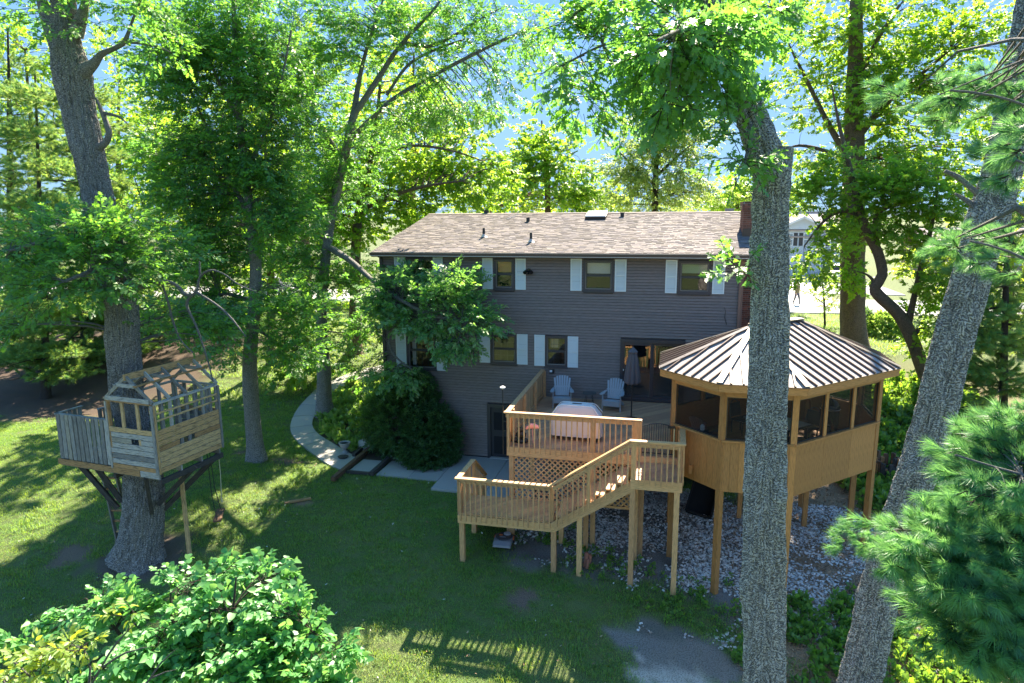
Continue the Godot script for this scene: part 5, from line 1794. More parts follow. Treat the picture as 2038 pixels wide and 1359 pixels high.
	for y in [0.72, 1.0]: part("bracket", bx(Vector3(0.04, y, 0), Vector3(0.1, 0.025, 0.03)), M.black_metal, pole)

func make_gazebo_things() -> void:
	rng.seed = 71
	var C := Vector3(9.75, 2.6, 3.9)
	var tb := thing("dining_table", "rectangular metal mesh table inside the screened gazebo", "table", C, -0.78 + PI / 2)
	var tp := MB.new()
	tp.box(Vector3(0, 0.715, 0), Vector3(1.0, 0.03, 1.6))
	part("table_top", tp, mat("mesh_table", 0.4, 0.4, 0.42, 0.4, 0.5), tb)
	for q in [[0.0, 0.82, 1.04, 0.04], [0.0, -0.82, 1.04, 0.04]]: part("rim", bx(Vector3(q[0], 0.712, q[1]), Vector3(q[2], 0.05, q[3])), M.black_metal, tb)
	for s in [[-0.42, 0.7], [0.42, 0.7], [-0.42, -0.7], [0.42, -0.7]]: part("leg", bx(Vector3(s[0], 0.35, s[1]), Vector3(0.05, 0.7, 0.05)), M.black_metal, tb)
	var spots := [[0.95, 0.35, -PI / 2, "black hoop backed metal chair at the table near the gazebo ridge side"], [-0.95, 0.3, PI / 2, "black hoop backed metal chair at the table nearest the front screens"], [0.0, 1.25, PI, "black hoop backed metal chair at the right end of the gazebo table"], [0.0, -1.25, 0.0, "black hoop backed metal chair at the left end of the gazebo table"]]
	for sp in spots:
		var bs := Basis(Vector3.UP, -0.78 + PI / 2)
		var c := thing("metal_chair", sp[3], "chair", C + bs * Vector3(sp[0], 0, sp[1]), -0.78 + PI / 2 + sp[2], "metal chairs in the gazebo")
		part("seat", bx(Vector3(0, 0.43, 0), Vector3(0.48, 0.04, 0.46)), M.black_metal, c)
		var hp := MB.new()
		var pts := []
		var rr := []
		for i in 13:
			var a := PI * i / 12.0
			pts.push_back(Vector3(cos(a) * 0.24, 0.62 + sin(a) * 0.38, -0.25 - sin(a) * 0.08)); rr.push_back(0.014)
		pts.push_front(Vector3(0.24, 0.43, -0.22)); rr.push_back(0.014)
		pts.push_back(Vector3(-0.24, 0.43, -0.22)); rr.push_back(0.014)
		hp.tube(pts, rr, 7)
		part("back_hoop", hp, mat("hoop", 0.12, 0.12, 0.12, 0.3) if not M.has("hoop") else M.hoop, c)
		part("backrest", bx(Vector3(0, 0.7, -0.27), Vector3(0.44, 0.42, 0.02), Basis(Vector3.RIGHT, -0.1)), M.black_metal, c)
		for q in [[-0.2, 0.2], [0.2, 0.2], [-0.2, -0.2], [0.2, -0.2]]: part("leg", bx(Vector3(q[0], 0.21, q[1]), Vector3(0.03, 0.42, 0.03)), M.black_metal, c)
	var kg := thing("kettle_smoker", "black barrel smoker with a domed lid in the right of the gazebo", "smoker", Vector3(11.45, 2.6, 2.55))
	var kb := MB.new()
	kb.lathe([[0.2, 0.15], [0.26, 0.2], [0.27, 0.8]], Vector3.ZERO, 22)
	part("barrel", kb, M.black_gloss, kg)
	var kd := MB.new()
	kd.lathe([[0.28, 0.8], [0.285, 0.84], [0.26, 0.95], [0.18, 1.05], [0.06, 1.1], [0.0, 1.105]], Vector3.ZERO, 22)
	part("lid", kd, M.black_gloss, kg)
	var kr := MB.new()
	kr.lathe([[0.28, 0.79], [0.292, 0.8], [0.292, 0.82], [0.28, 0.83]], Vector3.ZERO, 22)
	part("band", kr, M.steel, kg)
	var kk := MB.new()
	kk.lathe([[0.02, 1.1], [0.03, 1.14], [0.0, 1.16]], Vector3.ZERO, 10)
	part("knob", kk, M.black_metal, kg)
	for k in 3:
		var a := TAU * k / 3
		part("leg", bx(Vector3(cos(a) * 0.22, 0.09, sin(a) * 0.22), Vector3(0.04, 0.18, 0.04)), M.black_metal, kg)
	adirondack(Vector3(7.75, 2.6, 4.6), 2.4, "brown slatted wooden chair inside the gazebo behind its left screen", M.brown_paint)
	var ln := thing("lantern", "small white lantern on the gazebo side shelf by the left screen", "lantern", Vector3(7.6, 3.35, 5.35))
	var lm := MB.new()
	lm.lathe([[0.06, 0.0], [0.06, 0.12], [0.03, 0.16], [0.0, 0.17]], Vector3.ZERO, 12)
	part("shade", lm, M.white, ln)
	part("base", bx(Vector3(0, -0.01, 0), Vector3(0.14, 0.02, 0.14)), M.black_metal, ln)
	var sh := thing("plant_stand", "dark square stand holding the white lantern", "stand", Vector3(7.6, 2.6, 5.35))
	part("shelf", bx(Vector3(0, 0.7, 0), Vector3(0.36, 0.03, 0.36)), M.black_metal, sh)
	for q in [[-0.15, 0.15], [0.15, 0.15], [-0.15, -0.15], [0.15, -0.15]]: part("leg", bx(Vector3(q[0], 0.35, q[1]), Vector3(0.03, 0.7, 0.03)), M.black_metal, sh)

# ---------------------------------------------------------------- things on the ground
func make_yard_things() -> void:
	rng.seed = 81
	var g := gy(2.1, 6.3)
	var mw := thing("robot_mower", "small grey and orange robotic lawn mower parked under the low landing", "lawn mower", Vector3(2.05, g + 0.02, 6.05), 0.05)
	var body := mat("mower_grey", 0.26, 0.27, 0.31, 0.45)
	var sh := MB.new()
	var prof := [[0.36, 0.1], [0.36, 0.17], [0.22, 0.24], [-0.1, 0.26], [-0.3, 0.2], [-0.34, 0.1]]
	for i in prof.size() - 1:
		var a: Array = prof[i]
		var b: Array = prof[i + 1]
		sh.quad(Vector3(-0.27, a[1], a[0]), Vector3(0.27, a[1], a[0]), Vector3(0.25, b[1], b[0]), Vector3(-0.25, b[1], b[0]))
	for s in [-1, 1]:
		for i in range(1, prof.size() - 1):
			var p0 := Vector3(s * 0.26, prof[0][1], prof[0][0])
			var p1 := Vector3(s * 0.26, prof[i][1], prof[i][0])
			var p2 := Vector3(s * 0.26, prof[i + 1][1], prof[i + 1][0])
			var q := sh.vert(p0, Vector3(s, 0, 0)); sh.vert(p1, Vector3(s, 0, 0)); sh.vert(p2, Vector3(s, 0, 0))
			if s > 0: sh.tri(q, q + 2, q + 1)
			else: sh.tri(q, q + 1, q + 2)
	sh.box(Vector3(0, 0.11, 0), Vector3(0.5, 0.06, 0.62))
	part("body", sh, body, mw)
	var disc := MB.new()
	disc.lathe([[0.25, 0.2], [0.255, 0.27], [0.21, 0.29], [0.0, 0.29]], Vector3(0, 0, -0.06), 26)
	part("top_cover", disc, mat("mower_dark", 0.06, 0.062, 0.07, 0.4), mw)
	var dial := MB.new()
	dial.lathe([[0.1, 0.28], [0.11, 0.31], [0.075, 0.325], [0.06, 0.315], [0.0, 0.315]], Vector3(0.08, 0.0, -0.16), 20)
	part("dial", dial, mat("mower_pale", 0.45, 0.45, 0.5, 0.35), mw)
	part("button", bx(Vector3(-0.09, 0.295, -0.06), Vector3(0.09, 0.02, 0.06)), mat("mower_orange", 0.65, 0.16, 0.05, 0.5), mw)
	part("stripe", bx(Vector3(-0.02, 0.293, 0.06), Vector3(0.18, 0.01, 0.012)), M.mower_pale, mw)
	for s in [-1, 1]:
		var w := MB.new()
		w.tube([Vector3(s * 0.24, 0.12, -0.2), Vector3(s * 0.31, 0.12, -0.2)], [0.12, 0.12], 18)
		part("wheel", w, M.black_metal, mw)
		part("fender", bx(Vector3(s * 0.27, 0.2, -0.14), Vector3(0.05, 0.07, 0.2)), M.mower_orange, mw)
	# tipped black tub under the gazebo
	var tub := thing("plastic_tub", "large black rectangular tub leaning on its side under the gazebo", "tub", Vector3(7.7, gy(7.7, 2.9) + 0.05, 2.9))
	var bs := Basis(Vector3(1, 0, 0.3).normalized(), -0.95)
	var tm := MB.new()
	tm.box(bs * Vector3(0, 0.6, -0.14), Vector3(0.75, 1.3, 0.02), bs)
	for s in [-1, 1]:
		tm.box(bs * Vector3(s * 0.37, 0.6, 0), Vector3(0.02, 1.3, 0.28), bs)
		tm.box(bs * Vector3(0, 0.6 + s * 0.64, 0), Vector3(0.72, 0.02, 0.28), bs)
	part("shell", tm, M.flat_black, tub)
	var tr := MB.new()
	for s in [-1, 1]:
		tr.box(bs * Vector3(s * 0.4, 0.6, 0.15), Vector3(0.06, 1.4, 0.025), bs); tr.box(bs * Vector3(0, 0.6 + s * 0.67, 0.15), Vector3(0.74, 0.06, 0.024), bs)
	part("rim", tr, M.black_metal, tub)
	# clay pipe pieces by the stair post
	var cl := mat("terracotta", 0.36, 0.15, 0.1, 0.85)
	var ct := thing("clay_pipe", "stacked reddish clay pieces leaning behind the stair post", "pipe", Vector3(4.55, gy(4.55, 6.6), 6.62))
	for q in [[0.0, 0.0, 0.06, 0.42], [0.09, -0.06, 0.055, 0.34], [0.05, 0.08, 0.05, 0.26]]:
		var m := MB.new()
		m.tube([Vector3(q[0], 0, q[1]), Vector3(q[0] + 0.02, q[3] * 0.5, q[1]), Vector3(q[0] + 0.03, q[3], q[1])], [q[2] * 1.1, q[2], q[2] * 0.9], 10)
		part("piece", m, cl, ct)
	# urn
	var ur := thing("stone_urn", "grey stone urn on a low foot beside the curved walk", "urn", Vector3(-5.75, 0.06, 0.75))
	var um := MB.new()
	um.lathe([[0.13, 0.0], [0.12, 0.03], [0.05, 0.09], [0.06, 0.13], [0.17, 0.24], [0.21, 0.36], [0.24, 0.38], [0.24, 0.41], [0.2, 0.41], [0.17, 0.34]], Vector3.ZERO, 20)
	part("bowl", um, mat("urn_grey", 0.3, 0.31, 0.3, 0.8), ur)
	var ue := MB.new()
	ue.lathe([[0.19, 0.36], [0.0, 0.37]], Vector3.ZERO, 16)
	part("soil", ue, M.flat_black, ur)
	var dish := MB.new()
	dish.lathe([[0.0, 0.0], [0.18, 0.01], [0.21, 0.05], [0.19, 0.05], [0.0, 0.03]], Vector3.ZERO, 18)
	var dd := obj("plant_saucer", dish, M.dark_timber)
	dd.position = Vector3(-5.55, 0.055, 1.3)
	tag(dd, "dark round saucer on the walk in front of the stone urn", "saucer")
	var rock := MB.new()
	rock.lathe([[0.3, 0.0], [0.34, 0.15], [0.27, 0.34], [0.12, 0.46], [0.0, 0.48]], Vector3.ZERO, 7, Vector2(1, 0.6))
	var ro := obj("boulder", rock, M.stone_grey)
	ro.position = Vector3(-5.2, 0.0, 0.1)
	tag(ro, "bluish grey boulder half hidden beside the dark shrub", "rock")
	# stump
	var sg := gy(14.3, -1.3)
	var su := thing("tree_stump", "split rotten brown stump standing among sunny ground plants", "stump", Vector3(14.25, sg, -1.2))
	for i in 22:
		var a := TAU * i / 22 + rnd(-.1, .1)
		var r := rnd(0.3, 0.42)
		var h := rnd(0.75, 1.25)
		var m := MB.new()
		m.bar(Vector3(cos(a) * r, -0.2, sin(a) * r), Vector3(cos(a) * r * rnd(0.75, 1.2), h, sin(a) * r * rnd(0.75, 1.2)), 0.13, 0.09, Vector3(cos(a), 0, sin(a)))
		part("splinter", m, [M.old_timber, mat("stump_orange", 0.4, 0.2, 0.08, 0.9) if not M.has("stump_orange") else M.stump_orange, M.dark_timber][rng.randi() % 3], su)
	var core := MB.new()
	core.tube([Vector3(0, -0.2, 0), Vector3(0, 0.7, 0)], [0.4, 0.33], 12)
	part("core", core, M.dark_timber, su)

func shrub(called: String, label: String, set_name: String, blobs: Array, per: int, stem: Material) -> void:
	var b0: Array = blobs[0]
	var base := Vector3(b0[0], gy(b0[0], b0[2]), b0[2])
	var t := thing(called, label, "shrub", base)
	var xf := []
	var sm := MB.new()
	for b in blobs:
		var c := Vector3(b[0], b[1], b[2]) - base
		var R := Vector3(b[3], b[4], b[3] * 0.9)
		for i in 3: sm.tube([Vector3(rnd(-.2, .2), 0, rnd(-.2, .2)), c * 0.5 + Vector3(rnd(-.2, .2), 0, rnd(-.2, .2)), c + Vector3(rnd(-.3, .3), 0.1, rnd(-.3, .3))], [0.03, 0.02, 0.008], 5, false)
		for i in per:
			var u := Vector3(rnd(-1, 1), rnd(-1, 1), rnd(-1, 1))
			while u.length() > 1: u = Vector3(rnd(-1, 1), rnd(-1, 1), rnd(-1, 1))
			u = u.normalized() * pow(u.length(), 0.35)
			u *= 1 + 0.22 * soil.get_noise_3d(u.x * 20 + b[0] * 9, u.y * 20, u.z * 20)
			var d := (u.normalized() + Vector3(rnd(-.5, .5), rnd(0, .7), rnd(-.5, .5))).normalized()
			xf.push_back(Transform3D(aim(d).rotated(d, rnd(-.6, .6)).scaled(Vector3.ONE * rnd(0.75, 1.25)), c + u * R))
	stuff(obj("stems", sm, stem, t))
	scatter("foliage", clusters[set_name], xf, t)

# ---------------------------------------------------------------- street side
func suv(at: Vector3, turn: float, label: String, paint: Material) -> void:
	var t := thing("parked_car", label, "car", at, turn)
	var side := [[-2.2, 0.35], [-2.28, 0.7], [-2.2, 1.02], [-2.05, 1.1], [-1.78, 1.58], [-1.5, 1.68], [0.1, 1.7], [0.45, 1.62], [1.05, 1.12], [2.05, 0.95], [2.25, 0.75], [2.28, 0.4], [2.15, 0.28], [-2.1, 0.28]]
	var ex := func(pts: Array, w0: float, m: MB) -> void:
		var poly := PackedVector2Array()
		for q in pts: poly.push_back(Vector2(q[0], -q[1]))
		var b := MB.new()
		b.prism(poly, -w0, w0)
		for i in b.v.size():
			b.v[i] = Vector3(b.v[i].x, -b.v[i].z, b.v[i].y * (1.0 if -b.v[i].z < 1.1 else 0.86))
			b.n[i] = Vector3(b.n[i].x, -b.n[i].z, b.n[i].y)
		m.v.append_array(b.v); m.n.append_array(b.n); m.t.append_array(b.t); m.c.append_array(b.c); m.ix.append_array(b.ix)
	var bm := MB.new()
	ex.call(side, 0.9, bm)
	part("body", bm, paint, t)
	for s in [-1, 1]:
		var wm := MB.new()
		wm.quad(Vector3(-1.6 , 1.14, s * 0.905), Vector3(0.85, 1.14, s * 0.905), Vector3(0.35, 1.55, s * 0.79), Vector3(-1.45, 1.58, s * 0.79))
		part("side_window", wm, M.black_gloss, t)
		for x in [-1.4, 1.42]:
			var w := MB.new()
			w.tube([Vector3(x, 0.34, s * 0.72), Vector3(x, 0.34, s * 0.92)], [0.34, 0.34], 20)
			var wo := part("wheel", w, M.black_metal, t)
			var rm := MB.new()
			rm.tube([Vector3(x, 0.34, s * 0.9), Vector3(x, 0.34, s * 0.935)], [0.21, 0.2], 16)
			obj("rim", rm, M.steel, wo)
		part("tail_light", bx(Vector3(-2.24, 0.98, s * 0.72), Vector3(0.08, 0.14, 0.28)), mat("tail_red", 0.4, 0.02, 0.02, 0.3) if not M.has("tail_red") else M.tail_red, t)
		part("headlight", bx(Vector3(2.2, 0.8, s * 0.66), Vector3(0.12, 0.12, 0.34)), M.white, t)
	var rw := MB.new()
	rw.quad(Vector3(-2.1, 1.13, -0.72), Vector3(-2.1, 1.13, 0.72), Vector3(-1.82, 1.55, 0.66), Vector3(-1.82, 1.55, -0.66))
	part("rear_window", rw, M.black_gloss, t)
	rw = MB.new()
	rw.quad(Vector3(1.07, 1.14, 0.72), Vector3(1.07, 1.14, -0.72), Vector3(0.52, 1.6, -0.66), Vector3(0.52, 1.6, 0.66))
	part("windscreen", rw, M.black_gloss, t)
	part("bumper", bx(Vector3(-2.27, 0.48, 0), Vector3(0.1, 0.22, 1.6)), M.frame_dark, t)
	part("number_plate", bx(Vector3(-2.31, 0.72, 0), Vector3(0.02, 0.12, 0.34)), M.white, t)

func make_street() -> void:
	rng.seed = 91
	var sheet := func(called: String, x0: float, x1: float, z0: float, z1: float, lift: float, m: Material) -> void:
		var mb := MB.new()
		var k := maxi(1, int((x1 - x0) / 8))
		for i in k:
			var a := lerpf(x0, x1, float(i) / k)
			var b := lerpf(x0, x1, float(i + 1) / k)
			mb.box(Vector3((a + b) / 2, 2.2 + lift - 0.1, (z0 + z1) / 2), Vector3(b - a, 0.2, absf(z1 - z0)))
		struct(called, mb, m)
	sheet.call("street", -300, 17.2, -36.0, -27.5, 0.03, M.concrete_road)
	sheet.call("street", 17.2, 300, -36.0, -27.5, 0.034, M.asphalt)
	sheet.call("driveway", 11.5, 19.5, -55.5, -36.0, 0.026, M.concrete_road)
	sheet.call("driveway", 19.5, 26, -56.5, -40.0, 0.026, M.asphalt)
	# pale house over the street
	var h := thing("white_house", "pale grey white two storey house across the street with dark shutters", "house", Vector3(21.2, 2.2, -57))
	var wm := mat("pale_siding", 0.55, 0.6, 0.64, 0.6)
	part("wall", bx(Vector3(0, 2.6, -4), Vector3(7.4, 5.2, 8)), wm, h)
	for i in 26: part("siding_board", bx(Vector3(0, 0.12 + i * 0.2, 0.012), Vector3(7.3, 0.185, 0.03), Basis(Vector3.RIGHT, -0.06)), wm, h)
	for s in [0, 1]:
		var gm := MB.new()
		var w := 2.6 if s == 0 else 3.7
		var cx := -1.0 if s == 0 else 0.0
		var zz := 0.3 if s == 0 else -8.0
		var pk := 1.25 if s == 0 else 1.9
		var i := gm.vert(Vector3(cx - w, 5.2, zz), Vector3(0, 0, 1)); gm.vert(Vector3(cx + w, 5.2, zz), Vector3(0, 0, 1)); gm.vert(Vector3(cx, 5.2 + pk, zz), Vector3(0, 0, 1))
		gm.tri(i, i + 1, i + 2)
		part("gable", gm, wm, h)
	var sh := mat("tan_roof", 0.45, 0.37, 0.33, 0.95)
	var r := MB.new()
	r.bar(Vector3(-4.1, 5.25, -1.9), Vector3(4.1, 5.25, -1.9), 4.6, 0.12, Vector3(0, 1, -0.42 * -1).normalized())
	r.box(Vector3(0, 6.05, -2.0), Vector3(8.2, 0.12, 4.9), Basis(Vector3.RIGHT, 0.42))
	r.box(Vector3(0, 6.05, -6.1), Vector3(8.2, 0.12, 4.9), Basis(Vector3.RIGHT, -0.42))
	part("roof", r, sh, h)
	for s in [-1, 1]:
		part("gable_roof", bx(Vector3(-1.0 + s * 1.4, 5.9, -0.6), Vector3(3.1, 0.12, 2.6), Basis(Vector3(0, 0, 1), -s * 0.44)), sh, h)
		var rk := MB.new()
		rk.bar(Vector3(-1.0, 6.5, 0.72), Vector3(-1.0 + s * 2.75, 5.2, 0.72), 0.05, 0.2)
		part("rake_board", rk, M.white, h)
	for q in [[-2.4, 4.1], [-0.35, 4.1], [2.4, 4.1]]:
		var wo := part("window", bx(Vector3(q[0], q[1], 0.05), Vector3(1.0, 1.35, 0.08)), M.white, h)
		obj("pane", bx(Vector3(q[0], q[1] + 0.32, 0.094), Vector3(0.84, 0.56, 0.012)), mat("far_glass", 0.3, 0.34, 0.38, 0.1) if not M.has("far_glass") else M.far_glass, wo)
		obj("pane", bx(Vector3(q[0], q[1] - 0.32, 0.094), Vector3(0.84, 0.56, 0.012)), M.far_glass, wo)
		for s in [-1, 1]: part("shutter", bx(Vector3(q[0] + s * 0.75, q[1], 0.05), Vector3(0.4, 1.4, 0.05)), M.frame_dark, h)
	for q in [-2.1, 1.6]:
		var gd := part("garage_door", bx(Vector3(q, 1.15, 0.05), Vector3(2.9, 2.2, 0.06)), M.white, h)
		for i in 4: obj("door_panel", bx(Vector3(q, 0.35 + i * 0.54, 0.085), Vector3(2.7, 0.44, 0.02)), mat("garage_panel", 0.66, 0.68, 0.7, 0.6) if not M.has("garage_panel") else M.garage_panel, gd)
	# second house further right, mostly behind leaves
	var h2 := thing("tan_house", "tan brick house behind the trees right of the white house", "house", Vector3(40, 2.2, -62))
	part("wall", bx(Vector3(0, 1.6, -4), Vector3(12, 3.2, 8)), mat("tan_brick", 0.42, 0.27, 0.18, 0.9), h2)
	var r2 := MB.new()
	r2.box(Vector3(0, 4.1, -1.7), Vector3(13, 0.15, 5.2), Basis(Vector3.RIGHT, 0.4)); r2.box(Vector3(0, 4.1, -6.3), Vector3(13, 0.15, 5.2), Basis(Vector3.RIGHT, -0.4))
	part("roof", r2, sh, h2)
	for q in [-3.5, 0.0, 3.5]:
		var wo := part("window", bx(Vector3(q, 1.7, 0.03), Vector3(1.3, 1.2, 0.08)), M.white, h2)
		obj("pane", bx(Vector3(q, 1.7, 0.075), Vector3(1.1, 1.0, 0.012)), M.far_glass, wo)
	var silver := mat("silver_paint", 0.55, 0.57, 0.6, 0.25, 0.3)
	suv(Vector3(22.6, 2.25, -52.5), -PI / 2 - 0.15, "silver car parked in front of the white house garage", silver)
	suv(Vector3(-28.0, 2.25, -29.5), 0.1, "silver car on the street far left behind the lawn oaks", mat("silver_paint2", 0.5, 0.5, 0.53, 0.25, 0.3))
	# yellow slide in the far garden
	var sl := thing("garden_slide", "pale yellow slide panel in the garden behind the drooping tree", "slide", Vector3(27.5, 2.2, -31))
	var sm := MB.new()
	sm.bar(Vector3(-1.2, 1.2, 0), Vector3(1.0, 2.7, 0), 0.6, 0.08)
	part("chute", sm, mat("slide_yellow", 0.62, 0.42, 0.14, 0.5), sl)
	for s in [-1, 1]:
		var m := MB.new()
		m.bar(Vector3(-1.2, 1.28, s * 0.3), Vector3(1.0, 2.78, s * 0.3), 0.05, 0.16)
		part("side_rail", m, mat("slide_cream", 0.6, 0.55, 0.4, 0.5) if not M.has("slide_cream") else M.slide_cream, sl)
		part("leg", bx(Vector3(0.9, 1.25, s * 0.28), Vector3(0.08, 2.6, 0.08)), M.old_timber, sl)
		part("leg", bx(Vector3(-1.1, 0.6, s * 0.28), Vector3(0.08, 1.2, 0.08)), M.old_timber, sl)
	make_person(Vector3(15.95, 2.25, -31.8))

# ---------------------------------------------------------------- a walking person, one skin meshed from a field
func capsule(p: Vector3, a: Vector3, b: Vector3, ra: float, rb: float) -> float:
	var ba := b - a
	var h := clampf((p - a).dot(ba) / ba.dot(ba), 0, 1)
	return (p - a - ba * h).length() - lerpf(ra, rb, h)

func make_person(at: Vector3) -> void:
	var t := thing("person", "person in an olive jacket and dark trousers walking along the street", "person", at, 0.6)
	var bones := [
		[Vector3(0, 0.95, 0), Vector3(0, 1.2, 0.01), 0.17, 0.165], [Vector3(0, 1.2, 0.01), Vector3(0, 1.4, 0), 0.175, 0.12], [Vector3(-0.15, 1.41, 0), Vector3(0.15, 1.41, 0), 0.075, 0.075],
		[Vector3(0, 1.42, 0), Vector3(0, 1.54, 0.02), 0.055, 0.05], [Vector3(0, 1.6, 0.02), Vector3(0, 1.67, 0.01), 0.085, 0.095],
		[Vector3(-0.18, 1.4, 0), Vector3(-0.24, 1.13, 0.05), 0.075, 0.06], [Vector3(-0.24, 1.13, 0.05), Vector3(-0.23, 0.9, 0.16), 0.045, 0.035], [Vector3(-0.23, 0.9, 0.16), Vector3(-0.22, 0.8, 0.19), 0.035, 0.03],
		[Vector3(0.18, 1.4, 0), Vector3(0.24, 1.13, -0.06), 0.075, 0.06], [Vector3(0.24, 1.13, -0.06), Vector3(0.24, 0.89, -0.03), 0.045, 0.035], [Vector3(0.24, 0.89, -0.03), Vector3(0.24, 0.79, 0.0), 0.035, 0.03],
		[Vector3(-0.09, 0.93, 0), Vector3(-0.1, 0.5, -0.08), 0.11, 0.075], [Vector3(-0.1, 0.5, -0.08), Vector3(-0.1, 0.1, -0.26), 0.07, 0.055], [Vector3(-0.1, 0.07, -0.27), Vector3(-0.1, 0.04, -0.1), 0.042, 0.035],
		[Vector3(0.09, 0.93, 0), Vector3(0.1, 0.5, 0.14), 0.11, 0.075], [Vector3(0.1, 0.5, 0.14), Vector3(0.1, 0.08, 0.2), 0.07, 0.055], [Vector3(0.1, 0.05, 0.19), Vector3(0.1, 0.04, 0.36), 0.042, 0.035]]
	var cell := 0.026
	var lo := Vector3(-0.36, -0.02, -0.38)
	var nx := int(0.72 / cell) + 1
	var ny := int(1.86 / cell) + 1
	var nz := int(0.82 / cell) + 1
	var f := PackedFloat32Array()
	f.resize(nx * ny * nz)
	f.fill(1.0)
	for b in bones:
		var r := maxf(b[2], b[3]) + 0.06
		var p0: Vector3 = ((b[0] as Vector3).min(b[1]) - Vector3.ONE * r - lo) / cell
		var p1: Vector3 = ((b[0] as Vector3).max(b[1]) + Vector3.ONE * r - lo) / cell
		for k in range(maxi(0, int(p0.z)), mini(nz, int(p1.z) + 1)):
			for j in range(maxi(0, int(p0.y)), mini(ny, int(p1.y) + 1)):
				for i in range(maxi(0, int(p0.x)), mini(nx, int(p1.x) + 1)):
					var d := capsule(lo + Vector3(i, j, k) * cell, b[0], b[1], b[2], b[3])
					var id := (k * ny + j) * nx + i
					var o := f[id]
					var h := maxf(0.03 - absf(o - d), 0) / 0.03
					f[id] = minf(o, d) - h * h * 0.03 * 0.25
	var mb := MB.new()
	var idx := {}
	for k in nz - 1:
		for j in ny - 1:
			for i in nx - 1:
				var sum := Vector3.ZERO
				var n := 0
				var vals := []
				for c in 8: vals.push_back(f[((k + (c >> 2)) * ny + j + ((c >> 1) & 1)) * nx + i + (c & 1)])
				for e in [[0, 1], [2, 3], [4, 5], [6, 7], [0, 2], [1, 3], [4, 6], [5, 7], [0, 4], [1, 5], [2, 6], [3, 7]]:
					var a: float = vals[e[0]]
					var b: float = vals[e[1]]
					if (a < 0) != (b < 0):
						var pa := Vector3(e[0] & 1, (e[0] >> 1) & 1, e[0] >> 2)
						var pb := Vector3(e[1] & 1, (e[1] >> 1) & 1, e[1] >> 2)
						sum += pa.lerp(pb, a / (a - b)); n += 1
				if n:
					var P := lo + (Vector3(i, j, k) + sum / n) * cell
					var g := Vector3(vals[1] - vals[0] + vals[7] - vals[6], vals[2] - vals[0] + vals[7] - vals[5], vals[4] - vals[0] + vals[7] - vals[3]).normalized()
					var y := P.y
					mb.col = Color(0.2, 0.17, 0.08)
					if y < 0.92 and absf(P.x) < 0.19: mb.col = Color(0.07, 0.08, 0.11)
					if y < 0.1: mb.col = Color(0.25, 0.24, 0.23)
					if y > 1.5 or (absf(P.x) > 0.19 and y < 0.9): mb.col = Color(0.5, 0.3, 0.22)
					if y > 1.68 or (y > 1.58 and P.z < 0.0): mb.col = Color(0.12, 0.07, 0.04)
					idx[(k * ny + j) * nx + i] = mb.vert(P, g)
	for k in range(1, nz - 1):
		for j in range(1, ny - 1):
			for i in range(1, nx - 1):
				var id := (k * ny + j) * nx + i
				var a := f[id] < 0
				for ax in 3:
					var st: int = [1, nx, nx * ny][ax]
					if a == (f[id + st] < 0): continue
					var s1: int = [nx, nx * ny, 1][ax]
					var s2: int = [nx * ny, 1, nx][ax]
					var q := [id - s1 - s2, id - s2, id, id - s1]
					var ok := true
					for e in q:
						if not idx.has(e): ok = false
					if not ok: continue
					var v0: int = idx[q[0]]; var v1: int = idx[q[1]]; var v2: int = idx[q[2]]; var v3: int = idx[q[3]]
					if a:
						mb.tri(v0, v1, v2); mb.tri(v0, v2, v3)
					else:
						mb.tri(v0, v2, v1); mb.tri(v0, v3, v2)
	var skin := mat("person_cloth", 1, 1, 1, 0.8)
	skin.vertex_color_use_as_albedo = true
	part("body", mb, skin, t, true)

# ---------------------------------------------------------------- the scene
func _ready() -> void:
	var cam := Camera3D.new()
	cam.name = "camera"
	add_child(cam)
	cam.fov = 53.12
	cam.near = 0.05; cam.far = 4000
	var yaw := deg_to_rad(13.4)
	var pit := deg_to_rad(10.6)
	var rol := deg_to_rad(0.4)
	var fw := Vector3(-sin(yaw) * cos(pit), -sin(pit), -cos(yaw) * cos(pit))
	var ri := Vector3(cos(yaw), 0, -sin(yaw))
	var up := ri.cross(fw)
	cam.transform = Transform3D(Basis(ri * cos(rol) - up * sin(rol), up * cos(rol) + ri * sin(rol), -fw), Vector3(6.69, 9.3, 24.3))
	cam.current = true
	var we := WorldEnvironment.new()
	we.name = "environment"
	var env := Environment.new()
	env.background_mode = Environment.BG_SKY
	var sky := ProceduralSkyMaterial.new()
	sky.sky_top_color = lin(0.036, 0.09, 0.195)
	sky.sky_horizon_color = lin(0.08, 0.13, 0.185)
	sky.sky_curve = 0.16
	sky.ground_horizon_color = lin(0.08, 0.09, 0.08)
	sky.ground_bottom_color = lin(0.03, 0.035, 0.02)
	sky.sun_angle_max = 12.0
	sky.sky_energy_multiplier = 1.0
	var sk := Sky.new()
	sk.sky_material = sky
	env.sky = sk
	env.tonemap_mode = Environment.TONE_MAPPER_LINEAR
	env.tonemap_exposure = 6.6
	env.sdfgi_enabled = true; env.ssao_enabled = true; env.ssil_enabled = true
	we.environment = env
	add_child(we)
	var sun := DirectionalLight3D.new()
	sun.name = "sun"
	sun.light_energy = 1.1
	sun.light_color = Color(1.0, 0.95, 0.86)
	sun.light_angular_distance = 0.5
	sun.shadow_enabled = true
	add_child(sun)
	sun.look_at_from_position(Vector3.ZERO, Vector3(-0.13, -0.97, 1.0))
	soil.seed = 9; soil.frequency = 0.09; soil.fractal_octaves = 4
	materials()
	foliage_sets()
	make_ground()
	make_street()
	make_walk()
	make_house()
	make_deck()
	make_gazebo()
	make_treehouse()
	trees()
	shrubs()
	make_deck_things()
	make_gazebo_things()
	make_stones()
	make_yard_things()
	make_grass()

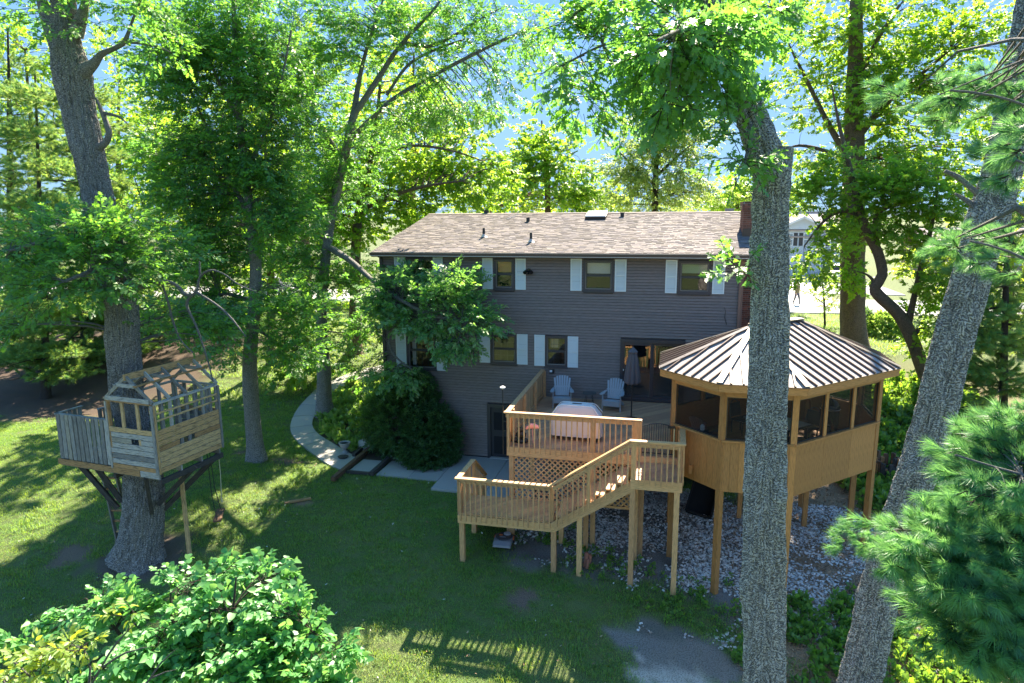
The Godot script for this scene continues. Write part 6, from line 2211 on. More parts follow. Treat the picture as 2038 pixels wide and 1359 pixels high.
func shrubs() -> void:
	rng.seed = 101
	shrub("evergreen_shrub", "large dense dark green shrub against the house corner", "shrub", [[-3.0, 1.5, 0.75, 1.15, 1.3], [-2.1, 1.15, 0.85, 0.9, 1.0], [-3.9, 1.3, 0.4, 0.95, 1.2], [-1.65, 0.7, 0.9, 0.5, 0.65], [-2.9, 2.5, 0.5, 0.8, 0.7], [-2.2, 0.5, 1.1, 0.9, 0.5]], 620, M.bark_dark)
	shrub("leafy_shrub", "lighter sunlit shrub between the dark shrub and the walk", "ivy", [[-5.0, 1.1, -0.6, 0.9, 0.95], [-5.6, 0.8, -1.6, 0.9, 0.8], [-5.2, 1.5, -1.5, 0.8, 0.8]], 420, M.bark_dark)
	ground_plants("ground_cover", "pale green leafy plants filling the bed inside the curved walk", "plants", "hosta", [[-5.4, 0.6], [-6.8, -0.5], [-8.0, -1.5], [-9.0, -3.0], [-9.5, -5.0], [-9.3, -7.0], [-6.5, -7.2], [-5.4, -3.0]], 900, 0.7, 1.5, 0.15)
	ground_plants("ground_cover", "sunny leafy ground plants on the slope right of the gazebo", "plants", "ivy", [[13.0, 1.2], [12.6, -2.0], [11.5, -6.5], [14.0, -10.0], [19, -10], [21, -3.0], [18, 2.5], [15, 3.5]], 5200, 1.2, 2.6, 0.45)
	ground_plants("ground_cover", "dark ivy and seedlings covering the bank below the leaning trunk", "plants", "ivy", [[8.3, 8.8], [9.8, 6.6], [12.5, 5.4], [15.5, 4.0], [19, 8], [16, 12.5], [11, 12]], 4200, 0.9, 1.7, 0.12)
	ground_plants("ground_cover", "weeds growing among the white stones beside the deck posts", "plants", "ivy", [[2.6, 6.0], [3.4, 4.6], [7.0, 6.5], [9.0, 5.5], [8.8, 8.0], [6.8, 8.2], [5.8, 7.9]], 620, 0.5, 1.1, 0.05)
	shrub("round_shrub", "small round green shrub on the front bed behind the gazebo", "shrub", [[17.6, 2.8, -19.5, 0.6, 0.7]], 260, M.bark_dark)
	shrub("grassy_shrub", "golden feathery plant beside the small round shrub", "hosta", [[18.6, 2.7, -18.5, 0.9, 0.7]], 220, M.bark_dark)
	shrub("hedge_shrub", "bright yellow green hedge far behind the chimney", "hosta", [[12.0, 5.5, -48.0, 2.5, 2.6], [7.0, 4.5, -46.0, 2.6, 2.2]], 300, M.bark_dark)

func trees() -> void:
	tree("oak_tree", "massive old grey oak trunk that carries the wooden tree house", "tree", "", "oak",
		[[-8.61,-0.87,8.5,0.76],[-8.47,-0.33,8.5,0.64],[-8.31,0.33,8.5,0.59],[-8.09,1.68,8.5,0.55],[-8.21,3.2,8.5,0.47],[-8.36,4.39,8.5,0.43],[-8.29,5.7,8.5,0.44],[-8.23,6.88,8.5,0.43],[-8.43,8.36,8.5,0.4],[-8.52,9.39,8.5,0.4],[-8.63,10.34,8.5,0.38],[-8.74,11.26,8.5,0.4],[-8.87,12.17,8.5,0.4],[-8.93,13.07,8.5,0.45],[-9.03,13.78,8.5,0.37],[-8.96,14.57,8.5,0.3],[-8.86,15.88,8.5,0.25],[-8.68,17.82,8.5,0.18],[-8.44,20,8.5,0.09]],
		[[[-9.21,13.66,8.5,0.24],[-9.48,14.3,8.5,0.17],[-9.58,14.76,8.5,0.14],[-9.7,15.59,8.5,0.12],[-10.13,16.82,8.5,0.08]],
			[[-8.69,13.94,8.5,0.2],[-8.35,14.5,8.5,0.12],[-8.22,14.82,8.5,0.09],[-7.89,15.68,8.5,0.07],[-7.25,17,8.5,0.04]],
			[[-8.59,13.04,8.5,0.22],[-8.23,13.2,8.5,0.13],[-7.93,13.43,8.5,0.08],[-7.55,13.54,8.5,0.06],[-7.22,13.68,8.5,0.06],[-7.02,13.96,8.5,0.04],[-6.82,14.3,8.5,0.03],[-6.51,14.75,8.5,0.02]],
			[[-7.22,13.68,8.5,0.04],[-6.8,13.63,8.5,0.03],[-6.29,13.53,8.5,0.03],[-5.87,13.36,8.5,0.01]],
			[[-8.67,11.03,8.5,0.16],[-8.19,11.18,8.5,0.09],[-7.99,11.43,8.5,0.08],[-8.03,11.72,8.5,0.07],[-8.12,11.98,8.5,0.06],[-8.26,12.34,8.5,0.03],[-8.45,12.37,8.5,0.02]],
			[[-8.12,11.98,8.5,0.05],[-7.84,11.93,8.5,0.04],[-7.57,11.84,8.5,0.03],[-7.35,11.66,8.5,0.01]],
			[[-7.93,7.29,8.5,0.15],[-7.6,7.38,8.5,0.1],[-7.18,7.47,8.5,0.08],[-6.69,7.55,8.5,0.06],[-6.36,7.46,8.5,0.05],[-6.1,7.22,8.5,0.05],[-5.78,7.28,8.5,0.04],[-5.61,7.69,8.5,0.03],[-5.26,7.88,8.5,0.03],[-4.86,7.78,8.5,0.02],[-4.46,7.52,8.5,0.02],[-3.93,7.32,8.5,0.01]],
			[[-6.82,7.53,8.5,0.03],[-6.69,7.04,8.5,0.03],[-6.58,6.47,8.5,0.03],[-6.4,5.97,8.5,0.02],[-6.04,5.62,8.5,0.02]],
			[[-5.78,7.28,8.5,0.04],[-6.1,6.95,8.5,0.04],[-5.85,6.32,8.5,0.03],[-5.61,5.45,8.5,0.02],[-5.5,4.83,8.5,0.02]],
			[[-5.81,7.31,8.5,0.04],[-5.22,6.99,8.5,0.03],[-4.8,6.65,8.5,0.03],[-4.36,6.12,8.5,0.01]],
			[[-5.61,7.69,8.5,0.03],[-5.58,8.11,8.5,0.02]],
			[[-7.24,7.47,8.5,0.03],[-7.31,7.76,8.5,0.03],[-7.43,7.92,8.5,0.01]],
			[[-8.47,8.77,8.5,0.15],[-8.96,8.79,9,0.09],[-9.42,8.67,9.5,0.06],[-10.38,8.42,9.7,0.03]],
			[[-8.32,8.09,8.5,0.12],[-7.91,7.92,9.7,0.06],[-8.1,7.71,10.3,0.04]]],
		[[-10.01,14.71,8.5,0.4,0.13,2],[-8.23,14.12,9.1,0.18,0.25,2],[-8.92,15.53,8.5,1.55,0.64,6],[-6.42,14.33,8.5,0.38,0.32,3],[-6.07,13.54,8.5,0.32,0.25,2],[-7.13,15.73,8.5,1.13,0.63,6],[-8.41,17.79,8.5,3.25,1.5,16],[-7.41,8.99,9.5,0.58,0.58,9],[-8.31,8.68,9.5,0.78,0.59,11],[-9.83,8.79,9.1,0.81,0.68,11],[-11.14,8.37,8.9,0.63,0.7,8],[-8.52,7.67,9.9,0.9,0.45,8],[-7.07,7.86,9.7,0.45,0.38,5],[-7.77,8.32,7.7,0.85,0.71,9],[-7.81,6.54,7.3,0.74,0.66,6],[-6.93,6.15,6.5,0.76,0.53,5],[-11.5,6.68,9,0.43,0.57,3]], {"relief":0.055,"sides":200,"flare":0.2})
	tree("oak_tree", "slim grey oak standing alone on the lawn right of the tree house", "tree", "lawn oaks", "oak",
		[[-8.78,-0.1,2.1,0.35],[-8.81,0.7,2.1,0.3],[-8.83,1.71,2.1,0.29],[-8.78,3.74,2.1,0.27],[-8.44,5.72,2.1,0.23],[-8.21,7.45,2.1,0.21],[-8.26,9.28,2.1,0.16],[-8.35,11.04,2.1,0.13],[-8.41,13.26,2.1,0.11],[-8.32,15.73,2.1,0.08],[-8.22,17.79,2.1,0.05],[-8.1,20.53,2.1,0.02]],
		[[[-8.3,9.28,2.1,0.11],[-9.12,10.88,2.1,0.07],[-9.78,12.47,2.1,0.05],[-10.44,14.03,2.1,0.04]],
			[[-8.32,10.87,2.1,0.09],[-7.39,12.21,2.1,0.06],[-6.67,13.85,2.1,0.04],[-6.17,15.43,2.1,0.03]],
			[[-8.4,6.17,2.1,0.08],[-9.54,6.43,2.1,0.06],[-10.65,6.12,2.1,0.04],[-11.84,5.32,2.1,0.02]],
			[[-8.48,5.23,2.1,0.07],[-7.58,4.69,2.1,0.04],[-6.78,4.34,2.1,0.02]],
			[[-8.43,12.59,2.1,0.07],[-9.21,14.14,2.1,0.05],[-9.66,15.66,2.1,0.03]]],
		[[-10.54,7.17,2.1,0.94,0.75,10],[-9.82,5.76,2.1,0.85,0.66,8],[-11.22,5.49,3.1,0.83,0.46,5],[-9.35,8.38,2.1,1.2,1.01,16],[-10.26,9.83,2.1,1.29,1.01,16],[-11.13,11.63,2.1,1.01,1.01,13],[-9.9,13.33,2.1,1.34,1.07,18],[-11.23,14.41,2.1,0.81,0.81,9],[-8.71,15.11,2.1,1.31,1.05,17],[-7.15,12.71,2.1,1.05,1.05,15],[-7.31,10.67,2.1,0.98,0.98,14],[-7.04,9.09,2.1,0.99,0.9,13],[-7.39,14.54,2.1,1.04,1.04,13],[-8.32,17.17,2.1,2.05,1.02,16],[-6.42,4.48,2.7,0.69,0.45,6],[-8.74,4.42,2.9,0.64,0.46,3],[-11.02,16.24,2.1,0.88,0.88,8],[-7.25,6.38,2.1,0.92,0.64,8],[-10.04,14.85,2.1,1.06,0.88,10],[-9.64,5.39,2.1,0.85,0.57,5],[-10.2,6.32,2.1,0.75,0.57,5],[-7.02,5.36,2.6,0.72,0.45,3],[-6.17,6.02,2.6,0.54,0.36,2],[-8.44,11.56,2.1,1.07,1.07,12],[-9.51,11.07,2.1,0.9,0.9,10]], {"dens":1.8})
	tree("oak_tree", "tall spreading oak with long bare limbs beside the curved path", "tree", "", "oak",
		[[-8.89,0.04,-3.5,0.39],[-8.9,0.77,-3.5,0.34],[-8.83,2.2,-3.5,0.31],[-8.84,3.62,-3.5,0.28],[-8.75,5.46,-3.5,0.24],[-8.36,7.72,-3.5,0.21],[-8.02,9.25,-3.5,0.2],[-7.43,11.16,-3.5,0.18],[-6.94,12.82,-3.5,0.17],[-6.69,13.58,-3.5,0.16]],
		[[[-6.69,13.58,-3.5,0.14],[-6.5,14.52,-3.5,0.11],[-6.18,15.6,-3.5,0.08],[-5.72,16.74,-3.5,0.06],[-5.22,17.86,-3.5,0.04],[-4.77,19.32,-3.5,0.03]],
			[[-6.69,13.52,-3.5,0.15],[-6.16,14.11,-3.5,0.13],[-5.46,14.97,-3.5,0.11],[-4.69,15.91,-3.5,0.09],[-3.74,16.77,-3.5,0.07],[-2.87,17.54,-3.5,0.05],[-2.25,18.57,-3.5,0.03]],
			[[-4.35,16.18,-3.5,0.07],[-3.27,15.98,-3.5,0.07],[-2.2,16.33,-3.5,0.06],[-1.36,16.75,-3.5,0.04],[-0.43,17.15,-3.5,0.03]],
			[[-7.13,12.31,-3.5,0.11],[-6.05,13.19,-3.5,0.1],[-4.88,14.05,-3.5,0.08],[-3.31,14.77,-3.5,0.08],[-1.91,15.37,-3.5,0.07],[-0.23,16.02,-3.5,0.06],[0.78,16.33,-3.5,0.04],[1.57,16.46,-3.5,0.02]],
			[[-5.21,14.17,-3.5,0.07],[-4.23,15.3,-3.5,0.06],[-2.96,15.85,-3.5,0.05],[-1.78,16.16,-3.5,0.03]],
			[[-7.31,11.58,-3.5,0.1],[-8.26,13.07,-3.5,0.08],[-9.09,14.95,-3.5,0.05],[-9.41,16.98,-3.5,0.03]],
			[[-8.3,7.94,-3.5,0.16],[-6.43,7.39,-2,0.12],[-4.75,6.72,-0.5,0.09],[-3.13,6.16,0.7,0.07],[-1.66,5.75,1.5,0.05],[-0.3,5.6,1.7,0.04]],
			[[-4.75,6.72,-0.5,0.06],[-3.85,5.31,0.5,0.05],[-3.43,4.28,1.1,0.04],[-2.5,3.74,1.5,0.03]],
			[[-8.57,6.37,-3.5,0.09],[-9.71,6.13,-3.5,0.07],[-10.78,5.42,-3.5,0.05],[-11.37,4.47,-3.5,0.02]]],
		[[-9.99,15.61,-3.5,1.51,1.51,16],[-8.02,16.89,-3.5,1.68,1.26,15],[-8.66,14.32,-3.5,1.61,1.29,16],[-6.69,16.22,-3.5,1.25,1.25,11],[-4.65,16.87,-3.5,1.43,1.02,11],[-2.97,15.23,-3.5,1.22,0.92,8],[-1.67,16.67,-3.5,1.2,0.8,8],[-0.24,15.46,-3.5,1.09,0.9,7,10],[0.58,16.53,-3.5,0.98,0.78,6,9],[-2.37,13.85,-3.5,1.23,0.92,7,11],[-0.88,13.97,-3.5,1.01,0.91,6,9],[-4.02,13.22,-3.5,1.25,0.83,8],[-6.09,12.38,-3.5,1.28,0.85,7],[-8.34,11.82,-3.5,1.41,1.3,15],[-9.21,9.69,-3.5,1.44,1.22,13],[-7.24,10.32,-3.5,1.31,0.98,10],[-10.58,7.93,-3.5,1.02,1.13,9],[-8.9,7.04,-3.5,1.35,1.01,12],[-7.45,6.73,-3.5,0.78,0.89,5],[1.57,15.15,-2.5,0.76,0.57,4,7],[-4.37,18.55,-3.5,4.03,1.01,18],[-3.2,6.86,0.7,0.63,0.45,6,12,1],[-1.68,6.37,1.3,0.68,0.47,7,12,1],[-0.76,6.96,1.3,0.46,0.39,5,12,1],[-0.62,6.19,1.5,0.6,0.42,6,12,1],[-1.86,5.43,1.5,0.76,0.36,6,12,1],[0.31,5.61,1.9,0.45,0.21,5,12,1],[-0.68,4.75,2,0.39,0.25,5,12,1],[-3.16,5.77,0.9,0.6,0.52,6,12,1],[-4.1,6.02,0.1,0.58,0.67,7,12,1],[-2.99,3.66,1.5,0.74,0.37,7,12,1],[-5.05,5.12,-0.5,0.7,0.8,5],[-7.07,4.53,-2.5,0.74,0.87,4],[-4.66,3.27,0.3,0.59,0.39,3]], {"dens":1.6,"R":0.75})
	tree("maple_tree", "backlit yellow green maple behind the left end of the roof", "tree", "", "maple",
		[[-11.05,1.4,-11,0.49],[-10.97,2.16,-11,0.36],[-10.82,4.48,-11,0.31],[-10.64,7.3,-11,0.28],[-10.31,9.5,-11,0.24],[-9.6,11.9,-11,0.18],[-9.05,14.23,-11,0.11],[-8.62,17.24,-11,0.05]],
		[[[-10.31,9.5,-11,0.15],[-8.35,10.29,-11,0.11],[-6.32,10.79,-11,0.08],[-4.35,11.01,-11,0.04]],
			[[-10.12,10.31,-11,0.12],[-10.94,11.66,-11,0.08],[-12.38,12.76,-11,0.04]],
			[[-9.42,12.42,-11,0.11],[-7.1,12.88,-11,0.08],[-4.87,12.56,-11,0.05],[-3.24,12.01,-11,0.03]]],
		[[-5,10.87,-14,1.87,1.43,15],[-6.46,12.58,-14,1.72,1.58,14],[-3.49,11.15,-14.5,1.04,1.04,7],[-8.07,10.06,-14,1.61,1.17,11],[-9.72,9.21,-13,1.6,1.16,11],[-10.84,8.13,-11,1.4,1.12,10],[-12.32,8.96,-11,1.4,1.26,9],[-8.93,12.07,-14,1.75,1.46,12],[-7.23,14.68,-13,1.67,1.67,11],[-9.49,11.1,-11,1.64,1.37,11],[-8.69,15.74,-11,1.86,1.59,11],[-11.86,11.41,-11,1.66,1.66,10],[-11.28,5.61,-11,1.42,1.28,6],[-4.65,13.35,-14,1.13,0.85,4],[-10.53,13.76,-11,1.9,1.63,11]], {})
	tree("maple_tree", "young dark stemmed maple on the sunlit side lawn", "tree", "", "maple",
		[[-15.11,1,-9,0.27],[-15.05,1.8,-9,0.22],[-14.94,3.51,-9,0.21],[-14.79,5.74,-9,0.19],[-14.65,8.73,-9,0.15],[-14.57,11.88,-9,0.09],[-14.49,14.68,-9,0.05]],
		[[[-14.74,6.84,-9,0.1],[-13.36,8.19,-9,0.07],[-12.12,8.98,-9,0.04]],
			[[-14.69,7.38,-9,0.1],[-16.05,8.73,-9,0.07],[-17.22,9.55,-9,0.04]]],
		[[-14.06,6.85,-9,1.5,1.23,9],[-15.86,7.38,-9,1.51,1.24,9],[-14.46,9.53,-9,1.89,1.35,14],[-12.63,10.03,-9,1.33,1.33,9],[-16.53,10.34,-9,1.49,1.36,10],[-14.57,11.88,-9,1.87,1.47,13],[-14.36,14.43,-9,1.44,1.44,9],[-12.99,4.95,-9,1.23,0.82,5],[-16.66,5.44,-9,1.25,0.84,5],[-11.99,2.59,-7,1.17,0.78,7],[-10.76,3.95,-7,0.64,0.77,3],[-12.06,1.48,-6,1.15,0.56,5]], {})
	tree("maple_tree", "yellow green tree glowing behind the big treehouse trunk", "tree", "", "maple",
		[[-25.9,1.9,-14,0.27],[-25.71,7.05,-14,0.2],[-25.67,9.62,-14,0.16],[-25.6,12.13,-14,0.13],[-25.37,14.58,-14,0.06]],
		[[[-25.75,7.7,-14,0.1],[-26.73,9.63,-14,0.07],[-27.26,11.54,-14,0.03]],
			[[-25.75,8.34,-14,0.1],[-24.4,10.24,-14,0.06],[-23.12,11.77,-14,0.03]]],
		[[-26.01,12.45,-14,1.6,1.6,12],[-24.29,11.18,-14,1.59,1.43,11],[-26.53,14.32,-14,1.27,1.27,8],[-24.38,13.64,-14,1.58,1.58,10],[-26.31,9.94,-14,1.46,1.3,9],[-24.2,8.66,-14,1.45,1.29,9],[-27.9,12.49,-14,0.97,1.29,5],[-22.6,13.29,-14,1.41,1.41,8],[-26.63,16.45,-14,1.58,1.26,6],[-21.56,9.28,-14,1.43,1.43,8]], {})
	tree("pine_tree", "middle pine of the grove, on the brown needle bed behind the tree house", "tree", "pine grove", "pinefar",
		[[-26.55,0.75,-7.8,0.32],[-26.34,2.18,-7.8,0.26],[-26,4.53,-7.8,0.24],[-25.65,7.39,-7.8,0.21],[-25.26,10.69,-7.8,0.15],[-24.91,14.15,-7.8,0.1],[-24.58,17.47,-7.8,0.04]],
		[],
		[[-26.17,3.37,-7.8,1.88,0.35,10],[-27.14,1.56,-7.8,2.05,0.35,8],[-30.28,-0.17,-6.8,1.32,0.35,6],[-24.29,1.97,-7.8,1.15,0.35,5],[-24.66,4.28,-7.8,1.57,0.34,8],[-28.2,3.9,-7.8,1.6,0.35,8],[-25.83,5.69,-7.8,2.14,0.4,10],[-23.83,2.18,-6.8,1.12,0.28,6],[-27.08,2.05,-6.8,1.43,0.29,7],[-25.58,7.39,-7.8,2.26,0.45,9],[-25.46,9.33,-7.8,2.1,0.45,10],[-25.22,10.96,-7.8,1.94,0.44,9],[-25.15,12.57,-7.8,1.65,0.44,8],[-24.98,14.15,-7.8,1.36,0.44,7],[-24.81,15.7,-7.8,1.08,0.38,6],[-22.08,3.49,-7.8,0.99,0.51,5],[-21.54,5.2,-7.8,0.98,0.45,4]], {"stubs":18,"dens":1.6})
	tree("pine_tree", "slender pine closest to the left deck of the tree house", "tree", "pine grove", "pinefar",
		[[-24.7,0.03,-3.4,0.23],[-24.51,1.49,-3.4,0.19],[-24.2,3.59,-3.4,0.17],[-23.88,6.14,-3.4,0.15],[-23.53,9.58,-3.4,0.11],[-23.13,12.88,-3.4,0.07],[-22.79,15.82,-3.4,0.04]],
		[],
		[[-24.37,2.55,-3.4,1.54,0.26,8],[-25.12,3.69,-3.4,1.41,0.31,8],[-23.91,1.52,-3.4,1.16,0.23,6],[-26.38,1.93,-3.4,1.17,0.26,6],[-23.99,4.88,-3.4,1.77,0.35,10],[-23.9,6.39,-3.4,1.75,0.38,9],[-23.71,8.13,-3.4,1.73,0.37,10],[-23.55,9.82,-3.4,1.71,0.37,10],[-23.36,11.49,-3.4,1.58,0.39,9],[-23.18,13.11,-3.4,1.2,0.38,7],[-22.98,14.71,-3.4,0.95,0.33,5]], {"stubs":16,"dens":1.6})
	tree("pine_tree", "tall pale pine at the left edge against the sky", "tree", "pine grove", "pinefar",
		[[-41.45,2.08,-16,0.41],[-40.64,4.66,-16,0.33],[-39.84,9.73,-16,0.25],[-39.07,14.58,-16,0.18],[-38.45,18.57,-16,0.1],[-37.97,21.79,-16,0.05]],
		[],
		[[-40.56,6.13,-16,2.2,0.66,8],[-39.6,9.02,-16,2.53,0.65,10],[-39.62,11.49,-16,2.69,0.72,11],[-38.38,13.54,-16,2.12,0.71,9],[-39.11,15.6,-16,2.11,0.7,8],[-38.11,17.57,-16,1.56,0.63,6],[-38.41,19.55,-16,1.21,0.62,4],[-36.18,11.09,-16,1.41,1.06,6],[-35.32,13.8,-16,1.22,1.04,5]], {"stubs":14,"dens":1.5})
	tree("oak_tree", "thin crowned oak behind the pines at the left edge", "tree", "", "maple",
		[[-42.64,2.1,-20,0.37],[-41.91,6.64,-20,0.28],[-41.5,12.04,-20,0.19],[-41.34,17.24,-20,0.13],[-41.08,21.54,-20,0.06]],
		[[[-41.5,12.04,-20,0.12],[-39.84,14.99,-20,0.08],[-38.92,17.87,-20,0.04]],
			[[-41.4,14.67,-20,0.1],[-42.28,17.28,-20,0.06],[-43.31,19.51,-20,0.04]]],
		[[-41.36,22.61,-20,1.68,1.12,6],[-39.66,21.81,-20,1.49,1.3,6],[-42.53,21.27,-20,1.32,1.51,5],[-39.09,19.66,-20,1.12,1.68,5],[-40.98,19.4,-20,1.89,1.51,5],[-40.53,16.48,-20,1.52,1.52,5],[-43.03,18.41,-20,1.53,1.53,5]], {})
	tree("maple_tree", "broad leafy tree filling the gap left of the slim lawn oak", "tree", "", "maple",
		[[-39.2,2.1,-24,0.43],[-38.62,6.86,-24,0.34],[-37.77,11.35,-24,0.25],[-37.34,15.69,-24,0.16],[-36.58,19.89,-24,0.08]],
		[[[-38.08,10.14,-24,0.17],[-40.15,13,-24,0.1],[-41.35,15.03,-24,0.04]],
			[[-37.97,10.95,-24,0.16],[-35.2,13.68,-24,0.1],[-33.79,15.58,-24,0.04]]],
		[[-38.19,9.33,-24,2.49,1.66,8],[-40.88,11.39,-24,2.08,1.88,8],[-35.02,11.31,-24,2.03,1.83,8],[-37.6,13.74,-24,2.86,2.04,11],[-40,15.78,-24,2.05,1.84,7],[-34.73,15.61,-24,2,1.8,7],[-36.92,18.76,-24,2.4,2,8],[-36.06,21.74,-24,1.97,1.58,5]], {})
	tree("maple_tree", "tall leafy tree far behind the slim lawn oak", "tree", "", "bright",
		[[-33.6,2.1,-30,0.46],[-33.17,7.04,-30,0.36],[-32.45,11.88,-30,0.27],[-32.14,16.57,-30,0.17],[-31.5,21.1,-30,0.09]],
		[[[-32.72,10.58,-30,0.18],[-34.97,13.66,-30,0.11],[-36.28,15.85,-30,0.04]],
			[[-32.64,11.45,-30,0.18],[-29.86,14.4,-30,0.11],[-28.46,16.45,-30,0.04]]],
		[[-32.81,9.71,-30,2.69,1.79,8],[-35.67,11.93,-30,2.25,2.02,8],[-29.59,11.84,-30,2.2,1.98,8],[-32.35,14.46,-30,3.08,2.2,11],[-34.91,16.66,-30,2.21,1.99,7],[-29.43,16.48,-30,2.16,1.95,7],[-31.82,19.89,-30,2.59,2.16,8],[-31.02,23.1,-30,2.13,1.71,5]], {})
	tree("maple_tree", "tall leafy tree far behind the spreading oak's trunk", "tree", "", "maple",
		[[-23.16,2.1,-27,0.42],[-22.91,7.6,-27,0.33],[-22.38,12.01,-27,0.24],[-22.22,16.3,-27,0.16],[-21.76,20.44,-27,0.08]],
		[[[-22.6,10.82,-27,0.16],[-24.66,13.64,-27,0.1],[-25.87,15.64,-27,0.04]],
			[[-22.54,11.62,-27,0.16],[-20.15,14.31,-27,0.1],[-18.96,16.18,-27,0.04]]],
		[[-22.65,10.02,-27,2.45,1.64,8],[-25.24,12.06,-27,2.05,1.85,8],[-19.85,11.97,-27,2.01,1.81,8],[-22.36,14.37,-27,2.82,2.01,11],[-24.67,16.38,-27,2.02,1.82,7],[-19.82,16.21,-27,1.98,1.78,7],[-22.01,19.33,-27,2.37,1.98,8],[-21.38,22.27,-27,1.95,1.56,5]], {})
	tree("maple_tree", "leafy tree far behind the spreading oak's bare limbs", "tree", "", "bright",
		[[-17.31,2.1,-36,0.47],[-17.21,8.69,-36,0.37],[-16.78,13.64,-36,0.27],[-16.76,18.46,-36,0.18],[-16.4,23.12,-36,0.09]],
		[[[-16.98,12.31,-36,0.18],[-19.31,15.48,-36,0.11],[-20.69,17.74,-36,0.05]],
			[[-16.95,13.2,-36,0.18],[-14.44,16.21,-36,0.11],[-13.21,18.32,-36,0.04]]],
		[[-17.01,11.41,-36,2.77,1.84,8],[-19.88,13.71,-36,2.31,2.08,8],[-14.04,13.58,-36,2.27,2.04,8],[-16.83,16.29,-36,3.18,2.27,11],[-19.42,18.56,-36,2.28,2.05,7],[-14.14,18.36,-36,2.23,2.01,7],[-16.63,21.87,-36,2.68,2.23,8],[-16.04,25.18,-36,2.2,1.76,5]], {})
	tree("evergreen_tree", "low dark evergreen left of the pine grove", "tree", "", "pinefar",
		[[-33.15,1,-9,0.22],[-32.81,1.88,-9,0.17],[-32.34,4.39,-9,0.11],[-31.93,6.53,-9,0.05]],
		[],
		[[-33.01,0.77,-9,1.87,0.37,6],[-32.62,1.89,-9,1.86,0.43,7],[-32.62,2.99,-9,1.61,0.43,7],[-32.58,4.08,-9,1.35,0.43,6],[-32.17,5.16,-9,1.04,0.43,5],[-32.06,6.23,-9,0.67,0.36,3]], {"stubs":8,"dens":1.4})
	tree("evergreen_tree", "low evergreen between the pine grove and the treehouse trunk", "tree", "", "pinefar",
		[[-28.07,1.4,-11,0.22],[-27.8,2.34,-11,0.17],[-27.41,4.88,-11,0.11],[-27.07,7.05,-11,0.05]],
		[],
		[[-27.95,1.21,-11,1.9,0.38,6],[-27.61,2.35,-11,1.89,0.44,7],[-27.64,3.46,-11,1.63,0.44,7],[-27.64,4.57,-11,1.37,0.44,6],[-27.26,5.66,-11,1.05,0.43,5],[-27.19,6.75,-11,0.68,0.37,3]], {"stubs":8,"dens":1.4})
	tree("evergreen_tree", "low evergreen right behind the treehouse trunk", "tree", "", "pinefar",
		[[-25.73,1.59,-12,0.23],[-25.49,2.58,-12,0.18],[-25.14,5.13,-12,0.11],[-24.83,7.32,-12,0.05]],
		[],
		[[-25.62,1.44,-12,1.92,0.38,6],[-25.3,2.58,-12,1.91,0.45,7],[-25.35,3.7,-12,1.65,0.44,7],[-25.36,4.81,-12,1.39,0.44,6],[-25,5.92,-12,1.06,0.44,5],[-24.94,7.01,-12,0.69,0.37,3]], {"stubs":8,"dens":1.4})
	tree("maple_tree", "round headed tree rising behind the middle of the roof ridge", "tree", "", "maple",
		[[-2.09,2.1,-24,0.25],[-2.17,10.16,-24,0.21],[-2.24,12.22,-24,0.16],[-2.46,13.92,-24,0.1],[-2.6,15.6,-24,0.05]],
		[[[-2.24,11.54,-24,0.11],[-1.11,12.87,-24,0.07],[-0.07,13.52,-24,0.03]],
			[[-2.28,11.88,-24,0.11],[-3.42,13.27,-24,0.07],[-4.32,13.97,-24,0.04]]],
		[[-2.18,14.08,-24,1.92,1.04,9],[-3.6,12.93,-24,1.58,1.23,9],[-0.76,12.19,-24,1.57,1.22,9],[-3.24,14.79,-24,1.22,0.7,4],[-1.81,10.84,-24,2.46,1.41,15],[-4.34,10.88,-24,1.6,1.42,9],[-0.04,10.48,-24,1.4,1.05,8],[-4.69,12.61,-24,1.06,1.06,5],[0.65,11.15,-24,0.87,0.76,4],[-1.99,12.39,-24,1.75,1.4,9]], {})
	tree("maple_tree", "broad olive green maple behind the skylight", "tree", "", "willow",
		[[5.15,2.1,-30,0.31],[5.07,10.17,-30,0.25],[5.06,12.78,-30,0.19],[5.13,15.34,-30,0.13],[5.13,17.49,-30,0.06]],
		[[[5.07,11.3,-30,0.13],[3.34,12.82,-30,0.08],[2.17,13.96,-30,0.04]],
			[[5.09,12.04,-30,0.13],[6.66,13.48,-30,0.08],[7.89,14.53,-30,0.04]]],
		[[5.09,16.6,-30,1.69,1.12,6],[4.03,15.01,-30,2.08,1.33,10],[6.43,14.93,-30,1.87,1.5,10],[2.95,13.2,-30,1.53,1.15,8],[5.21,12.78,-30,2.66,1.71,16],[7.59,13.09,-30,1.69,1.88,11],[3.57,11.13,-30,2.12,1.35,12],[6.02,10.72,-30,2.67,1.33,15],[8.56,11.61,-30,1.32,1.5,7],[8.22,15.23,-30,1.11,1.49,5],[2.24,10.58,-30,1.16,0.97,5]], {})
	tree("maple_tree", "dark small tree by the chimney against the sky", "tree", "", "maple",
		[[11.54,2.1,-34,0.18],[11.4,9.38,-34,0.16],[11.24,10.95,-34,0.1],[11.09,12.51,-34,0.06]],
		[],
		[[11.37,10.76,-34,1.4,1,7],[10.32,10.18,-34,1.21,0.89,6],[12.55,11.32,-34,1.39,1.59,8],[13.59,12.85,-34,1.18,1.58,6],[14.82,10.9,-34,1.58,1.77,8]], {})
	tree("maple_tree", "yellow green tree between the ridge and the tall oak", "tree", "", "bright",
		[[-10.75,2.1,-40,0.22],[-10.72,9.56,-40,0.19],[-10.54,11.44,-40,0.12]],
		[],
		[[-10.21,10.5,-40,2.16,1.2,8],[-12.97,10.05,-40,2.18,1.21,8],[-7.51,10,-40,1.9,0.86,6],[-0.39,9.94,-40,2.09,0.83,7],[1.44,10.15,-40,1.38,0.74,4]], {})
